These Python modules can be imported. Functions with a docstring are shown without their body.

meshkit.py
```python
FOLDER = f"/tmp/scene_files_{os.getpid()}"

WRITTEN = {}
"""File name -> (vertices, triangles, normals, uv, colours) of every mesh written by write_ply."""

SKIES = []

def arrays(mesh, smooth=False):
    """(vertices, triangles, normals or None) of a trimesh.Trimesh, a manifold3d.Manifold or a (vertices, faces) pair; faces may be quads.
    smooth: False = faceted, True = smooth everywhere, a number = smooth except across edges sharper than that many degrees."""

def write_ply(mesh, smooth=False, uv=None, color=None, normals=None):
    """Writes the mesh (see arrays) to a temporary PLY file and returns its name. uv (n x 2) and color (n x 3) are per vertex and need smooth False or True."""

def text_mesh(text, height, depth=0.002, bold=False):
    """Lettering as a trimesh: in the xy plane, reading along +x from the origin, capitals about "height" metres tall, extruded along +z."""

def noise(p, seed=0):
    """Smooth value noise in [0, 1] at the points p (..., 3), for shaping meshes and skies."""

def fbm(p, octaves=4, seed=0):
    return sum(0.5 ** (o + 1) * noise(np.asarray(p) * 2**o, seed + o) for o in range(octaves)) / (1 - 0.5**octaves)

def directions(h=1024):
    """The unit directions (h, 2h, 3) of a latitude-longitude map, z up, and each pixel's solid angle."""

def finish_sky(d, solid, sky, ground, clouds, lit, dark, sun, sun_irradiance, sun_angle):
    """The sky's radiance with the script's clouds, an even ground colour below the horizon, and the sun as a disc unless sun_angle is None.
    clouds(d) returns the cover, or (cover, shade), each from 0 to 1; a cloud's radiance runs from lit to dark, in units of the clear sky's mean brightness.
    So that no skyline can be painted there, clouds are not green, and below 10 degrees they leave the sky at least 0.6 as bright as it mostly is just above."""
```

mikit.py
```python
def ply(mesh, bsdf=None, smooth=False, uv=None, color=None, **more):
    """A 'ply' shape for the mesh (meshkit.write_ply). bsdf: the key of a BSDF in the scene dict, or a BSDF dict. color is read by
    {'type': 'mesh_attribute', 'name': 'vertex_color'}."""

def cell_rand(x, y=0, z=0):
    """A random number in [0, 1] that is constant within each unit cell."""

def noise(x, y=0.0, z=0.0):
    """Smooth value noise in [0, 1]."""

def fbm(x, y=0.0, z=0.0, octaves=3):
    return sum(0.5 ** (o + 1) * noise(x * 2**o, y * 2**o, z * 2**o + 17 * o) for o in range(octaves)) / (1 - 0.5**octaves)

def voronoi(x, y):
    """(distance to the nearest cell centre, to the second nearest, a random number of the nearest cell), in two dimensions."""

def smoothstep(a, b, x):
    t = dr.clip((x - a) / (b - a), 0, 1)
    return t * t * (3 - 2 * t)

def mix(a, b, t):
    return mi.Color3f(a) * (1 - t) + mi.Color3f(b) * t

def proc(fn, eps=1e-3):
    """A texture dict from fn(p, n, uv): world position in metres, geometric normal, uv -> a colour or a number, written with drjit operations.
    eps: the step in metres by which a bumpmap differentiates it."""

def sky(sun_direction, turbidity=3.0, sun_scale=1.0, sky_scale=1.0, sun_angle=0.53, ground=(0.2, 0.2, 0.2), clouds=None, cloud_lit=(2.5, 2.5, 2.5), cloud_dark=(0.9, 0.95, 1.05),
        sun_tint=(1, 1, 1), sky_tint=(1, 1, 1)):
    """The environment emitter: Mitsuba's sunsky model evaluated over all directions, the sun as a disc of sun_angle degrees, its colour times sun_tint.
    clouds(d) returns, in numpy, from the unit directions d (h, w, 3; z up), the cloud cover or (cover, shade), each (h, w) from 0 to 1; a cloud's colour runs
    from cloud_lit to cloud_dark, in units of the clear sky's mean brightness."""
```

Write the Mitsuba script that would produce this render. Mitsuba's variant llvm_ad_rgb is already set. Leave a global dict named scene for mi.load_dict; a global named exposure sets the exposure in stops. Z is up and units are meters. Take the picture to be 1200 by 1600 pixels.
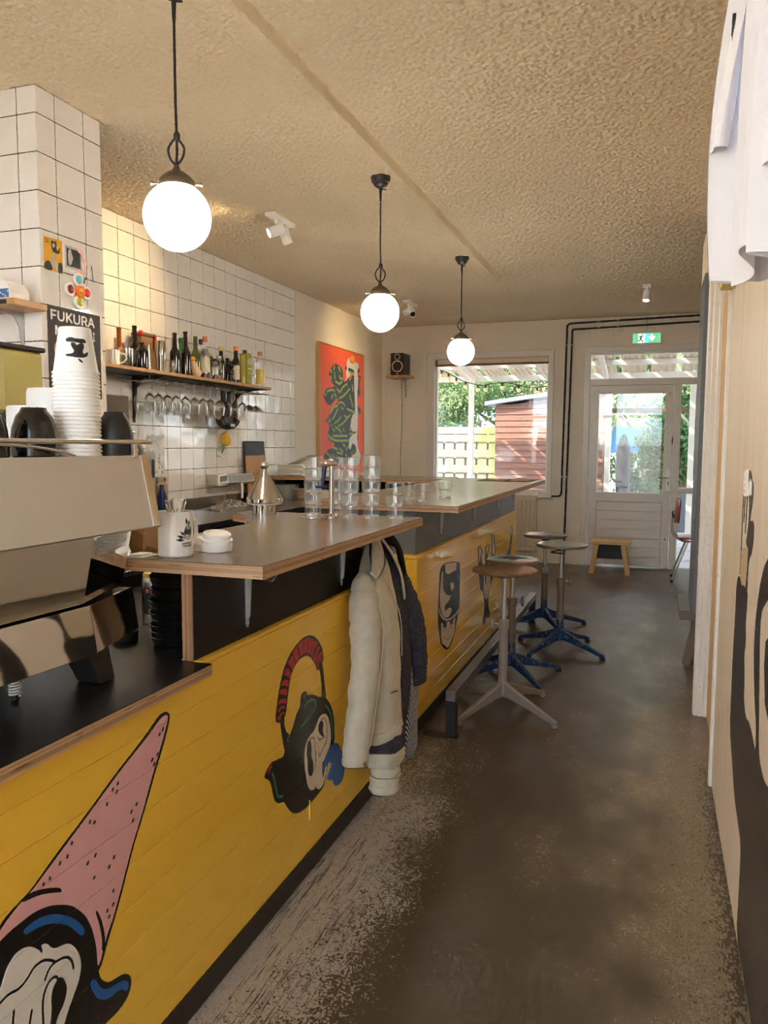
import math, random
import numpy as np, trimesh, shapely
import drjit as dr
import mitsuba as mi
import mikit, meshkit
from mikit import proc, noise, fbm, voronoi, cell_rand, smoothstep, mix
from shapely.geometry import Polygon, LineString, Point, box as sbox
from scipy.spatial import ConvexHull

T = mi.ScalarTransform4f
scene, labels = {'type': 'scene'}, {}
rng = np.random.default_rng(7)
random.seed(7)

# ------------------------------------------------------------------ camera, sky, exposure
exposure = 1.38
EYE = np.array([0.0, 0.0, 1.40])
PITCH, YAW, ROLL = math.radians(5.01), math.radians(19.26), math.radians(0.31)
fwd = np.array([-math.sin(YAW) * math.cos(PITCH), math.cos(YAW) * math.cos(PITCH), -math.sin(PITCH)])
rgt = np.array([math.cos(YAW), math.sin(YAW), 0.0])
upv = np.cross(rgt, fwd)
upv = upv * math.cos(ROLL) - rgt * math.sin(ROLL)
scene['camera'] = {'type': 'perspective', 'fov_axis': 'x', 'fov': math.degrees(2 * math.atan(600 / 1210.0)), 'near_clip': 0.02, 'far_clip': 200.0,
                   'to_world': T().look_at(origin=EYE.tolist(), target=(EYE + fwd).tolist(), up=upv.tolist())}


def sky_clouds(d):
    n = meshkit.fbm(d * 3.0 + 5.0, 4, 3)
    return np.clip((n - 0.34) * 3.2, 0, 1), np.clip((n - 0.6) * 1.2, 0, 0.5)


SUN = (-0.80, -0.60, 0.80)
scene['sky'] = mikit.sky(SUN, turbidity=3.0, sun_scale=3.4, sky_scale=12.5, ground=(0.45, 0.435, 0.41), clouds=sky_clouds, cloud_lit=(2.0, 2.05, 2.1), cloud_dark=(1.3, 1.35, 1.45))


# ------------------------------------------------------------------ helpers: colours and materials
def rgb(r, g=None, b=None):
    if g is None:
        r, g, b = r
    return {'type': 'rgb', 'value': [float(r), float(g), float(b)]}


def srgb(r, g, b):
    return [((c / 255) / 12.92 if c <= 10 else ((c / 255 + 0.055) / 1.055) ** 2.4) for c in (r, g, b)]


def tex(v):
    return v if isinstance(v, dict) else (float(v) if np.isscalar(v) else rgb(v))


def M(name, color, rough=0.5, metal=0.0, spec=0.5, bump=None, bump_scale=1.0, bump_eps=1e-3, **more):
    b = {'type': 'principled', 'base_color': tex(color), 'roughness': tex(rough), 'metallic': float(metal), 'specular': float(spec), **more}
    if bump is not None:
        b = {'type': 'bumpmap', 'arbitrary': proc(bump, bump_eps), 'scale': float(bump_scale), 'bsdf': b}
    scene['mat_' + name] = {'type': 'twosided', 'bsdf': b}
    return name



# ------------------------------------------------------------------ helpers: meshes are (vertices, triangles)
def cat(ms):
    ms = [m for m in ms if m is not None]
    vs, fs, k = [], [], 0
    for v, f in ms:
        vs.append(v)
        fs.append(np.asarray(f) + k)
        k += len(v)
    return np.vstack(vs), np.vstack(fs)


def tm(m):
    return np.asarray(m.vertices, float), np.asarray(m.faces, int)


_S = np.array([[sx, sy, sz] for sx in (-1, 1) for sy in (-1, 1) for sz in (-1, 1)], float)


def _box_points(h, b):
    out = []
    for s in _S:
        for a in range(3):
            q = h - b
            q = np.array(q)
            q[a] = h[a]
            out.append(s * q)
    return np.array(out)


def _oriented(v):
    h = ConvexHull(v)
    f = h.simplices.copy()
    c = v.mean(0)
    n = np.cross(v[f[:, 1]] - v[f[:, 0]], v[f[:, 2]] - v[f[:, 0]])
    flip = ((v[f[:, 0]] - c) * n).sum(1) < 0
    f[flip] = f[flip][:, ::-1]
    return f


_BOXF = _oriented(_box_points(np.array([1.0, 1.1, 1.2]), np.array([0.2, 0.21, 0.22])))


def box(x0, y0, z0, x1, y1, z1, b=0.002):
    lo, hi = np.minimum([x0, y0, z0], [x1, y1, z1]).astype(float), np.maximum([x0, y0, z0], [x1, y1, z1]).astype(float)
    h = (hi - lo) / 2
    bb = np.minimum(b, h * 0.45)
    return _box_points(h, bb) + (lo + hi) / 2, _BOXF


def hull(points):
    p = np.asarray(points, float)
    f = _oriented(p)
    used = np.unique(f)
    m = np.full(len(p), -1)
    m[used] = np.arange(len(used))
    return p[used], m[f]


def xf(m, t=(0, 0, 0), rx=0, ry=0, rz=0, s=1.0):
    v, f = m
    v = v * np.asarray(s)
    for a, d in ((0, rx), (1, ry), (2, rz)):
        if d:
            c, q = math.cos(math.radians(d)), math.sin(math.radians(d))
            R = np.eye(3)
            i, j = [(1, 2), (2, 0), (0, 1)][a]
            R[i, i], R[i, j], R[j, i], R[j, j] = c, -q, q, c
            v = v @ R.T
    return v + np.asarray(t, float), f


def loft(rings, cap=True):
    """Closed rings (m, n, 3), joined in order."""
    r = np.asarray(rings, float)
    m, n = r.shape[:2]
    v = r.reshape(-1, 3)
    i, j = np.meshgrid(np.arange(m - 1), np.arange(n), indexing='ij')
    a, b, c, d = i * n + j, i * n + (j + 1) % n, (i + 1) * n + (j + 1) % n, (i + 1) * n + j
    f = np.concatenate([np.stack([a, b, c], -1).reshape(-1, 3), np.stack([a, c, d], -1).reshape(-1, 3)])
    if cap:
        v = np.vstack([v, r[0].mean(0), r[-1].mean(0)])
        k = np.arange(n)
        f = np.vstack([f, np.stack([(k + 1) % n, k, np.full(n, m * n)], -1), np.stack([(m - 1) * n + k, (m - 1) * n + (k + 1) % n, np.full(n, m * n + 1)], -1)])
    return v, f


def lathe(profile, c=(0, 0, 0), n=28, sx=1.0, sy=1.0):
    """Profile of (radius, height) from bottom to top, turned about the z axis."""
    a = np.arange(n) / n * 2 * np.pi
    rings = [np.stack([r * np.cos(a) * sx, r * np.sin(a) * sy, np.full(n, z)], -1) for r, z in profile]
    m, _ = len(rings), 0
    v = np.vstack(rings)
    i, j = np.meshgrid(np.arange(m - 1), np.arange(n), indexing='ij')
    q, w, e, d = i * n + j, i * n + (j + 1) % n, (i + 1) * n + (j + 1) % n, (i + 1) * n + j
    f = np.concatenate([np.stack([q, w, e], -1).reshape(-1, 3), np.stack([q, e, d], -1).reshape(-1, 3)])
    area = np.linalg.norm(np.cross(v[f[:, 1]] - v[f[:, 0]], v[f[:, 2]] - v[f[:, 0]]), axis=1)
    return v + np.asarray(c, float), f[area > 1e-12]


def frame_of(d):
    d = d / np.linalg.norm(d)
    a = np.array([0, 0, 1.0]) if abs(d[2]) < 0.9 else np.array([1.0, 0, 0])
    u = np.cross(a, d)
    u /= np.linalg.norm(u)
    return u, np.cross(d, u)


def tube(pts, r, n=8):
    p = np.asarray(pts, float)
    r = np.broadcast_to(np.asarray(r, float), (len(p),))
    t = np.gradient(p, axis=0)
    t /= np.maximum(np.linalg.norm(t, axis=1, keepdims=True), 1e-9)
    u, w = frame_of(t[0])
    a = np.arange(n) / n * 2 * np.pi
    rings = []
    for k in range(len(p)):
        u = u - t[k] * (u @ t[k])
        u /= np.linalg.norm(u)
        w = np.cross(t[k], u)
        rings.append(p[k] + r[k] * (np.cos(a)[:, None] * u + np.sin(a)[:, None] * w))
    return loft(rings)


def cyl(p, q, r0, r1=None, n=20):
    p, q = np.asarray(p, float), np.asarray(q, float)
    u, w = frame_of(q - p)
    a = np.arange(n) / n * 2 * np.pi
    c = np.cos(a)[:, None] * u + np.sin(a)[:, None] * w
    return loft([p + c * r0, q + c * (r0 if r1 is None else r1)])


def spline(pts, k=8, closed=False):
    p = np.asarray(pts, float)
    n = len(p)
    if closed:
        g = lambda i: p[i % n]
        segs = n
    else:
        g = lambda i: p[min(max(i, 0), n - 1)]
        segs = n - 1
    out = []
    for i in range(segs):
        a, b, c, d = g(i - 1), g(i), g(i + 1), g(i + 2)
        for s in np.arange(k) / k:
            out.append(0.5 * (2 * b + (c - a) * s + (2 * a - 5 * b + 4 * c - d) * s * s + (3 * b - a - 3 * c + d) * s ** 3))
    if not closed:
        out.append(p[-1])
    return np.array(out)


def prism(poly, axis, a, b):
    """A shapely polygon drawn in the plane across the axis ('x': (y, z), 'y': (x, z), 'z': (x, y)), extruded from a to b."""
    out = []
    for g in getattr(poly, 'geoms', [poly]):
        if g.is_empty or g.geom_type != 'Polygon' or g.area < 1e-9:
            continue
        v, f = tm(trimesh.creation.extrude_polygon(g, abs(b - a), engine='earcut'))
        z = v[:, 2] + min(a, b)
        if axis == 'x':
            v = np.stack([z, v[:, 0], v[:, 1]], -1)
        elif axis == 'y':
            v, f = np.stack([v[:, 0], z, v[:, 1]], -1), f[:, ::-1]
        else:
            v = np.stack([v[:, 0], v[:, 1], z], -1)
        out.append((v, f))
    return cat(out) if out else None


def sphere(c, r, sub=2, s=(1, 1, 1)):
    v, f = tm(trimesh.creation.icosphere(subdivisions=sub, radius=1.0))
    return v * r * np.asarray(s) + np.asarray(c, float), f


def quad(a, b, c, d):
    return np.array([a, b, c, d], float), np.array([[0, 1, 2], [0, 2, 3]])


# ------------------------------------------------------------------ helpers: entries of the scene
_count = {}


def uniq(k):
    n = _count.get(k, 0)
    _count[k] = n + 1
    return k if n == 0 else '%s_%03d' % (k, n)


def P(mesh, mat, smooth=False, **more):
    return mikit.ply(mesh, 'mat_' + mat if isinstance(mat, str) else mat, smooth=smooth, **more)


def moved(d, t):
    return d if t is None else {**d, 'to_world': t}


def thing(name, label, cat_, group=None):
    k = uniq(name)
    labels[k] = {'label': label, 'category': cat_}
    if group:
        labels[k]['group'] = group
    return k


def struct(name):
    labels[name] = {'kind': 'structure'}
    return name


def part(parent, name, shape, mat=None, smooth=False, t=None, label=None, kind=None, **more):
    k = uniq(parent + '__' + name)
    scene[k] = moved(shape if isinstance(shape, dict) else P(shape, mat, smooth, **more), t)
    if label or kind:
        labels[k] = {**({'label': label} if label else {}), **({'kind': kind} if kind else {})}
    return k


def solo(name, shape, mat, label, cat_, group=None, smooth=False, t=None, kind=None):
    k = thing(name, label, cat_, group)
    if kind:
        labels[k]['kind'] = kind
    scene[k] = moved(shape if isinstance(shape, dict) else P(shape, mat, smooth), t)
    return k


def at(x, y, z, rz=0):
    return T().translate([x, y, z]).rotate([0, 0, 1], rz)

# ------------------------------------------------------------------ materials
def f_floor(p, n, uv):
    fine = 0.70 * fbm(p.x * 260, p.y * 190, 0.0, 4) + 0.18 * noise(p.x * 70, p.y * 420, 3.0) + 0.12 * noise(p.x * 60, p.y * 45, 5.0)
    scratch = smoothstep(0.60, 0.68, fbm(p.x * 330, p.y * 11, 8.0, 3)) * smoothstep(0.35, 0.5, noise(p.x * 20, p.y * 5, 2.0)) * smoothstep(-0.66, -0.92, p.x) * smoothstep(4.0, 2.8, p.y)
    mid = fbm(p.x * 6 + 3, p.y * 4, 2.0, 4)
    grit = noise(p.x * 300, p.y * 220, 1.0)
    bar = smoothstep(-0.56, -0.92, p.x + 0.42 * (mid - 0.5)) * smoothstep(4.1, 2.3, p.y + 1.2 * (mid - 0.5))
    wall = smoothstep(-0.30, 0.22, p.x + 0.6 * (mid - 0.5)) * smoothstep(5.0, 3.2, p.y)
    aisle = smoothstep(4.0, 5.4, p.y) * smoothstep(-0.6, 0.0, p.x) * smoothstep(8.2, 6.0, p.y)
    th = 0.75 - 0.44 * bar - 0.16 * wall - 0.10 * aisle - 0.34 * (mid - 0.5)
    a = smoothstep(th, th + 0.05, fine)
    coat = mix(srgb(74, 64, 52), srgb(85, 74, 60), smoothstep(0.3, 0.75, mid))
    coat = mix(coat, srgb(66, 57, 46), smoothstep(0.55, 0.8, fbm(p.x * 3.1, p.y * 1.3 + 9, 4.0, 3)) * 0.4)
    coat = mix(coat, srgb(128, 112, 90), wall * 0.75)
    worn = mix(mix(srgb(168, 161, 150), srgb(194, 188, 178), grit), srgb(152, 132, 104), wall * 0.8)
    c = mix(coat, worn, a * (0.5 + 0.4 * bar + 0.15 * aisle))
    crumbs = smoothstep(0.70, 0.74, fbm(p.x * 210, p.y * 100, 7.0, 4) + 0.28 * smoothstep(0.18, 0.255, p.x)) * smoothstep(3.9, 3.3, p.y) * smoothstep(0.0, 0.12, p.x)
    c = mix(c, srgb(46, 40, 34), scratch * 0.85)
    return mix(c, srgb(40, 33, 27), crumbs * 0.8)


def f_floor_rough(p, n, uv):
    return 0.17 + 0.20 * fbm(p.x * 6, p.y * 4, 3.0, 3) + 0.12 * noise(p.x * 180, p.y * 90)


def f_ply_h(p, n, uv):                       # plies lie flat: the stripes run along a worktop's edge
    k = noise(p.x * 3 + p.y * 3, p.z * 900, 1.0)
    line = cell_rand(dr.floor(p.z / 0.0024), 3)
    dark = smoothstep(0.86, 0.93, noise((p.x + p.y) * 14, dr.floor(p.z / 0.0024) * 3.7))
    c = mix(srgb(176, 140, 106), srgb(136, 98, 68), smoothstep(0.35, 0.65, line))
    return mix(mix(c, srgb(196, 166, 132), k * 0.4), srgb(84, 56, 38), dark * 0.7)


def f_ply_v(p, n, uv):                       # an upright board seen on its edge
    line = cell_rand(dr.floor(p.x / 0.0024), 5)
    k = noise(p.z * 5, p.x * 900)
    return mix(mix(srgb(160, 118, 84), srgb(120, 82, 54), smoothstep(0.35, 0.65, line)), srgb(178, 138, 104), k * 0.4)


def f_plywood(p, n, uv):                     # large face of a plywood sheet, grain upright
    w = noise(p.y * 9, p.z * 0.8) * 3
    g = fbm(p.y * 70 + w * 4, p.z * 2.2, 1.0, 3)
    h = fbm(p.y * 6, p.z * 0.5, 8.0, 2)
    s = noise(p.y * 300, p.z * 12, 3.0)
    return mix(mix(srgb(212, 196, 172), srgb(190, 170, 144), g), srgb(222, 207, 184), h * 0.5 + 0.12 * s)


def f_wood(p, n, uv):                        # shelves, bench, stool
    g = fbm(p.x * 26 + p.y * 9, p.z * 40, p.y * 30, 3)
    return mix(srgb(196, 152, 102), srgb(158, 112, 68), g)


def f_paint_bump(p, n, uv):                  # brush strokes and dents along painted boards
    return 0.6 * noise(p.y * 8, p.z * 130, p.x * 130) + 0.8 * fbm(p.y * 22, p.z * 30, p.x * 22, 2)


def f_yellow(p, n, uv):
    k = fbm(p.y * 2.5, p.z * 9, p.x * 2.5, 3)
    return mix(srgb(240, 190, 58), srgb(246, 202, 78), k)


def f_tile_bump(p, n, uv):
    return fbm(p.x * 9, p.y * 9, p.z * 9, 2)


def f_door_paint(p, n, uv):
    k = fbm(p.x * 3, p.y * 3, p.z * 2, 3)
    dirt = smoothstep(0.70, 0.76, fbm(p.x * 90, p.y * 90, p.z * 50, 3))
    return mix(mix(srgb(220, 213, 202), srgb(228, 222, 212), k), srgb(120, 108, 92), dirt * 0.3)


def f_denim(p, n, uv):
    k = fbm(p.x * 90, p.y * 90, p.z * 40, 3)
    fleck = smoothstep(0.80, 0.86, noise(p.x * 260, p.y * 260, p.z * 160))
    return mix(mix(srgb(42, 42, 50), srgb(72, 71, 82), k), srgb(168, 168, 176), fleck * 0.5)


def f_apron(p, n, uv):
    s = (p.y * 0.94 + p.z * 0.34) / 0.011
    return mix(srgb(32, 33, 42), srgb(190, 196, 206), smoothstep(0.42, 0.58, s - dr.floor(s)))


def f_stripe_dark(p, n, uv):
    s = (p.z - 0.7 * p.y) / 0.012 + noise(p.y * 30, p.z * 30)
    return mix(srgb(26, 24, 24), srgb(52, 46, 44), smoothstep(0.55, 0.7, s - dr.floor(s)))


def f_canvas(p, n, uv):
    return mix(srgb(190, 184, 164), srgb(210, 204, 186), fbm(p.x * 40, p.y * 40, p.z * 40, 3))


def f_cloth_bump(p, n, uv):
    return fbm(p.x * 420, p.y * 420, p.z * 420, 2) + 2.0 * fbm(p.x * 30, p.y * 30, p.z * 18, 3)


def f_board(p, n, uv):                       # stained shed boards
    g = fbm(p.x * 3, p.z * 70, p.y * 3, 3)
    m = fbm(p.x * 2.2, p.z * 5, 3.0, 3)
    return mix(mix(srgb(118, 84, 72), srgb(146, 108, 94), g), srgb(166, 144, 136), smoothstep(0.4, 0.7, m) * 0.8)


def f_fence(p, n, uv):
    g = fbm(p.x * 12, p.z * 30, p.y * 12, 3)
    moss = smoothstep(-3.2, -2.5, p.x + 1.1 * (fbm(p.x * 5, p.z * 4, 2.0, 3) - 0.5))
    return mix(mix(srgb(124, 122, 116), srgb(150, 148, 142), g), mix(srgb(104, 122, 62), srgb(136, 152, 74), g), moss * 0.75)


def f_stool_seat(p, n, uv):
    g = fbm(p.x * 12, p.y * 70, 3.0, 3)
    return mix(srgb(134, 102, 72), srgb(92, 64, 42), g)


def f_blue_worn(p, n, uv):                   # blue paint rubbed through to the steel
    w = fbm(p.x * 90, p.y * 90, p.z * 40, 4)
    k = smoothstep(0.56, 0.66, w + 0.55 * smoothstep(0.16, 0.32, p.z) - 0.02)
    return mix(mix(srgb(22, 52, 92), srgb(28, 66, 114), w), srgb(112, 98, 84), k)


def f_pavers(p, n, uv):
    d, e, c = voronoi(p.x * 5, p.y * 5)
    return mix(srgb(150, 148, 144), srgb(112, 110, 106), smoothstep(0.1, 0.02, e - d) + 0.3 * c)


def f_brushed(p, n, uv):
    return 0.15 + 0.12 * fbm(p.x * 6, p.y * 6, p.z * 6, 3)


M('floor_coat', proc(f_floor), proc(f_floor_rough), spec=0.45, bump=lambda p, n, uv: fbm(p.x * 55, p.y * 38, 0.0, 3) + 0.4 * noise(p.x * 260, p.y * 170, 1.0), bump_scale=0.0012, bump_eps=2e-3)
M('stucco_flat', srgb(210, 194, 166), 0.9, spec=0.2)
M('plaster', srgb(232, 222, 204), 0.75, spec=0.3, bump=lambda p, n, uv: fbm(p.x * 40, p.y * 40, p.z * 40, 3), bump_scale=0.0012, bump_eps=3e-3)
M('tile_glaze', srgb(238, 234, 228), 0.09, spec=0.55, bump=f_tile_bump, bump_scale=0.0022, bump_eps=4e-3)
M('grout', srgb(34, 31, 29), 0.9)
M('yellow_paint', proc(f_yellow), 0.26, spec=0.5, bump=f_paint_bump, bump_scale=0.0007, bump_eps=3e-3)
M('yellow_gloss', proc(f_yellow), 0.13, spec=0.6, bump=f_paint_bump, bump_scale=0.0010, bump_eps=3e-3)
M('paint_yellow_light', srgb(248, 212, 96), 0.3)
for _n, _c, _r in (('paint_black', (24, 22, 22), 0.28), ('paint_pink', (226, 170, 170), 0.35), ('paint_blue', (36, 92, 158), 0.35), ('paint_white', (226, 222, 212), 0.4),
                   ('paint_red', (172, 36, 34), 0.35), ('paint_green', (50, 112, 84), 0.35), ('paint_cream', (222, 204, 176), 0.4), ('paint_black_wall', (38, 34, 32), 0.30),
                   ('paint_beige_wall', (196, 178, 156), 0.5), ('paint_tan_wall', (176, 154, 124), 0.5), ('paint_white_wall', (240, 238, 232), 0.4), ('paint_pink_wall', (238, 196, 186), 0.4),
                   ('paint_slate', (62, 66, 78), 0.5), ('paint_lime', (150, 176, 78), 0.5), ('paint_orange', (238, 158, 62), 0.5), ('paint_coral', (240, 98, 62), 0.5)):
    M(_n, srgb(*_c), _r)
M('kick_black', srgb(30, 27, 25), 0.5)
M('ply_edge', proc(f_ply_h), 0.5)
M('ply_edge_upright', proc(f_ply_v), 0.5)
M('laminate_brown', srgb(90, 77, 62), 0.22, spec=0.55)
M('laminate_black', srgb(22, 20, 20), 0.34, spec=0.4)
M('panel_black', srgb(20, 18, 17), 0.5, spec=0.3)
M('panel_grey', srgb(98, 101, 100), 0.42)
M('plywood_face', proc(f_plywood), 0.42, spec=0.4)
M('wood', proc(f_wood), 0.45)
M('pine', proc(lambda p, n, uv: mix(srgb(222, 184, 118), srgb(200, 158, 94), fbm(p.x * 8, p.y * 60, p.z * 14, 3))), 0.4)
M('wood_dark_edge', srgb(108, 90, 72), 0.5)
M('white_wood', proc(f_door_paint), 0.38, bump=f_paint_bump, bump_scale=0.0005, bump_eps=3e-3)
M('grey_board', srgb(92, 96, 102), 0.45)
M('beige_paint', srgb(222, 206, 182), 0.5)
M('steel', srgb(196, 192, 186), proc(f_brushed), metal=1.0)
M('steel_mirror', srgb(208, 208, 208), 0.035, metal=1.0)
M('steel_satin', srgb(214, 215, 216), 0.34, metal=0.8)
M('chrome', srgb(214, 212, 208), 0.07, metal=1.0)
M('zinc', srgb(178, 178, 176), 0.42, metal=0.6)
M('iron_bare', srgb(138, 136, 132), 0.38, metal=1.0)
M('iron_dark', srgb(44, 42, 41), 0.45, metal=0.4)
M('bronze', srgb(92, 80, 66), 0.42, metal=0.85)
M('black_plastic', srgb(20, 20, 21), 0.35)
M('black_rubber', srgb(16, 16, 16), 0.6)
M('black_glaze', srgb(18, 18, 19), 0.12, spec=0.6)
M('black_matte', srgb(26, 26, 27), 0.45)
M('white_glaze', srgb(236, 234, 228), 0.12, spec=0.6)
M('white_paper', srgb(240, 240, 236), 0.55)
M('white_plastic', srgb(240, 239, 235), 0.35)
M('cream_plate', srgb(240, 228, 206), 0.3)
M('grey_plastic', srgb(150, 150, 148), 0.4)
M('lcd', srgb(96, 102, 92), 0.25)
M('ink', srgb(28, 28, 30), 0.5)
M('print_blue', srgb(60, 110, 170), 0.5)
M('kraft', srgb(136, 100, 66), 0.6)
M('olive_hopper', srgb(146, 134, 80), 0.12, spec=0.6)
M('navy', srgb(28, 38, 84), 0.3)
M('flask_beige', srgb(150, 130, 100), 0.35)
M('canvas', proc(f_canvas), 0.85, spec=0.2, sheen=0.3, bump=f_cloth_bump, bump_scale=0.0018, bump_eps=2e-3)
M('canvas_seam', srgb(186, 178, 156), 0.85)
M('denim', proc(f_denim), 0.85, spec=0.2, bump=f_cloth_bump, bump_scale=0.002, bump_eps=2e-3)
M('apron_stripe', proc(f_apron), 0.8, spec=0.2)
M('knit_dark', proc(f_stripe_dark), 0.9, spec=0.1)
M('white_cotton', srgb(236, 236, 242), 0.9, spec=0.2, sheen=0.4, bump=f_cloth_bump, bump_scale=0.0012, bump_eps=2e-3)
M('tea_towel', proc(lambda p, n, uv: mix(srgb(34, 34, 36), srgb(196, 190, 180), smoothstep(0.45, 0.55, noise(p.x * 130, p.y * 130, p.z * 130)))), 0.9)
M('red_shell', srgb(132, 22, 24), 0.25, spec=0.6)
M('stool_grey', srgb(132, 124, 115), 0.38)
M('stool_blue', proc(f_blue_worn), 0.42)
M('stool_wood', proc(f_stool_seat), 0.3)
M('stool_top_grey', srgb(122, 130, 126), 0.07, spec=0.9)
M('radiator_white', srgb(216, 204, 182), 0.4)
M('exit_green', srgb(20, 160, 96), 0.35)
M('speaker_black', srgb(24, 23, 23), 0.4)
M('ring_pink', srgb(238, 190, 176), 0.35)
M('ring_white', srgb(232, 226, 222), 0.35)
M('cone_dark', srgb(34, 33, 33), 0.6)
M('frame_wood', srgb(196, 158, 104), 0.5)
M('photo_yellow', srgb(204, 150, 34), 0.3)
M('photo_dark', srgb(30, 40, 46), 0.3)
M('photo_grey', srgb(176, 172, 166), 0.35)
M('bow_pink', srgb(240, 196, 190), 0.6)
M('bubble_teal', srgb(92, 184, 192), 0.3)
M('bubble_maroon', srgb(122, 38, 44), 0.3)
M('bubble_red', srgb(206, 52, 46), 0.3)
M('bubble_lime', srgb(188, 192, 40), 0.3)
M('bubble_orange', srgb(244, 120, 36), 0.3)
M('poster_dark', srgb(52, 45, 41), 0.55, spec=0.25)
M('poster_letter', srgb(214, 206, 198), 0.4)
M('neon_orange', srgb(240, 124, 60), 0.4)
M('glass_brown', srgb(44, 24, 12), 0.06, spec=0.6)
M('glass_black', srgb(20, 15, 12), 0.06, spec=0.6)
M('glass_green', srgb(66, 78, 26), 0.06, spec=0.6)
M('glass_bright_green', srgb(40, 120, 60), 0.08, spec=0.6)
M('glass_amber', srgb(146, 82, 22), 0.08, spec=0.6)
M('label_cream', srgb(232, 220, 188), 0.5)
M('label_orange', srgb(232, 132, 50), 0.5)
M('label_olive', srgb(132, 138, 38), 0.35)
M('label_yellow', srgb(208, 190, 100), 0.5)
M('cap_green', srgb(28, 88, 66), 0.4)
M('cap_copper', srgb(176, 104, 70), 0.35, metal=0.6)
M('cap_red', srgb(130, 36, 34), 0.4)
M('liquid_red', srgb(120, 20, 24), 0.2)
M('cork', srgb(190, 150, 100), 0.7)
M('skin_doll', srgb(228, 186, 150), 0.5)
M('flower_yellow', srgb(232, 182, 56), 0.6)
M('stem_green', srgb(96, 140, 70), 0.6)
M('toy_cream', srgb(226, 196, 160), 0.6)
M('can_metal', srgb(190, 186, 178), 0.2, metal=1.0)
M('can_pink', srgb(228, 96, 120), 0.35)
M('chip_brown', srgb(146, 110, 70), 0.3)
M('shed_board', proc(f_board), 0.7)
M('shed_roof', srgb(128, 140, 154), 0.5)
M('fence_wood', proc(f_fence), 0.8)
M('outdoor_white', srgb(206, 203, 194), 0.6)
M('roof_sheet', srgb(196, 186, 168), 0.6)
M('outdoor_brown', srgb(122, 100, 82), 0.7)
M('pavers', proc(f_pavers), 0.8)
M('parasol_cover', srgb(44, 46, 48), 0.7)
M('bark', srgb(126, 122, 104), 0.9)
M('tarp_blue', srgb(96, 152, 206), 0.5)
M('house_white', srgb(168, 174, 182), 0.7)
M('brick', srgb(150, 112, 96), 0.8)
M('bulb_glass', srgb(244, 228, 150), 0.3)
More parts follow.
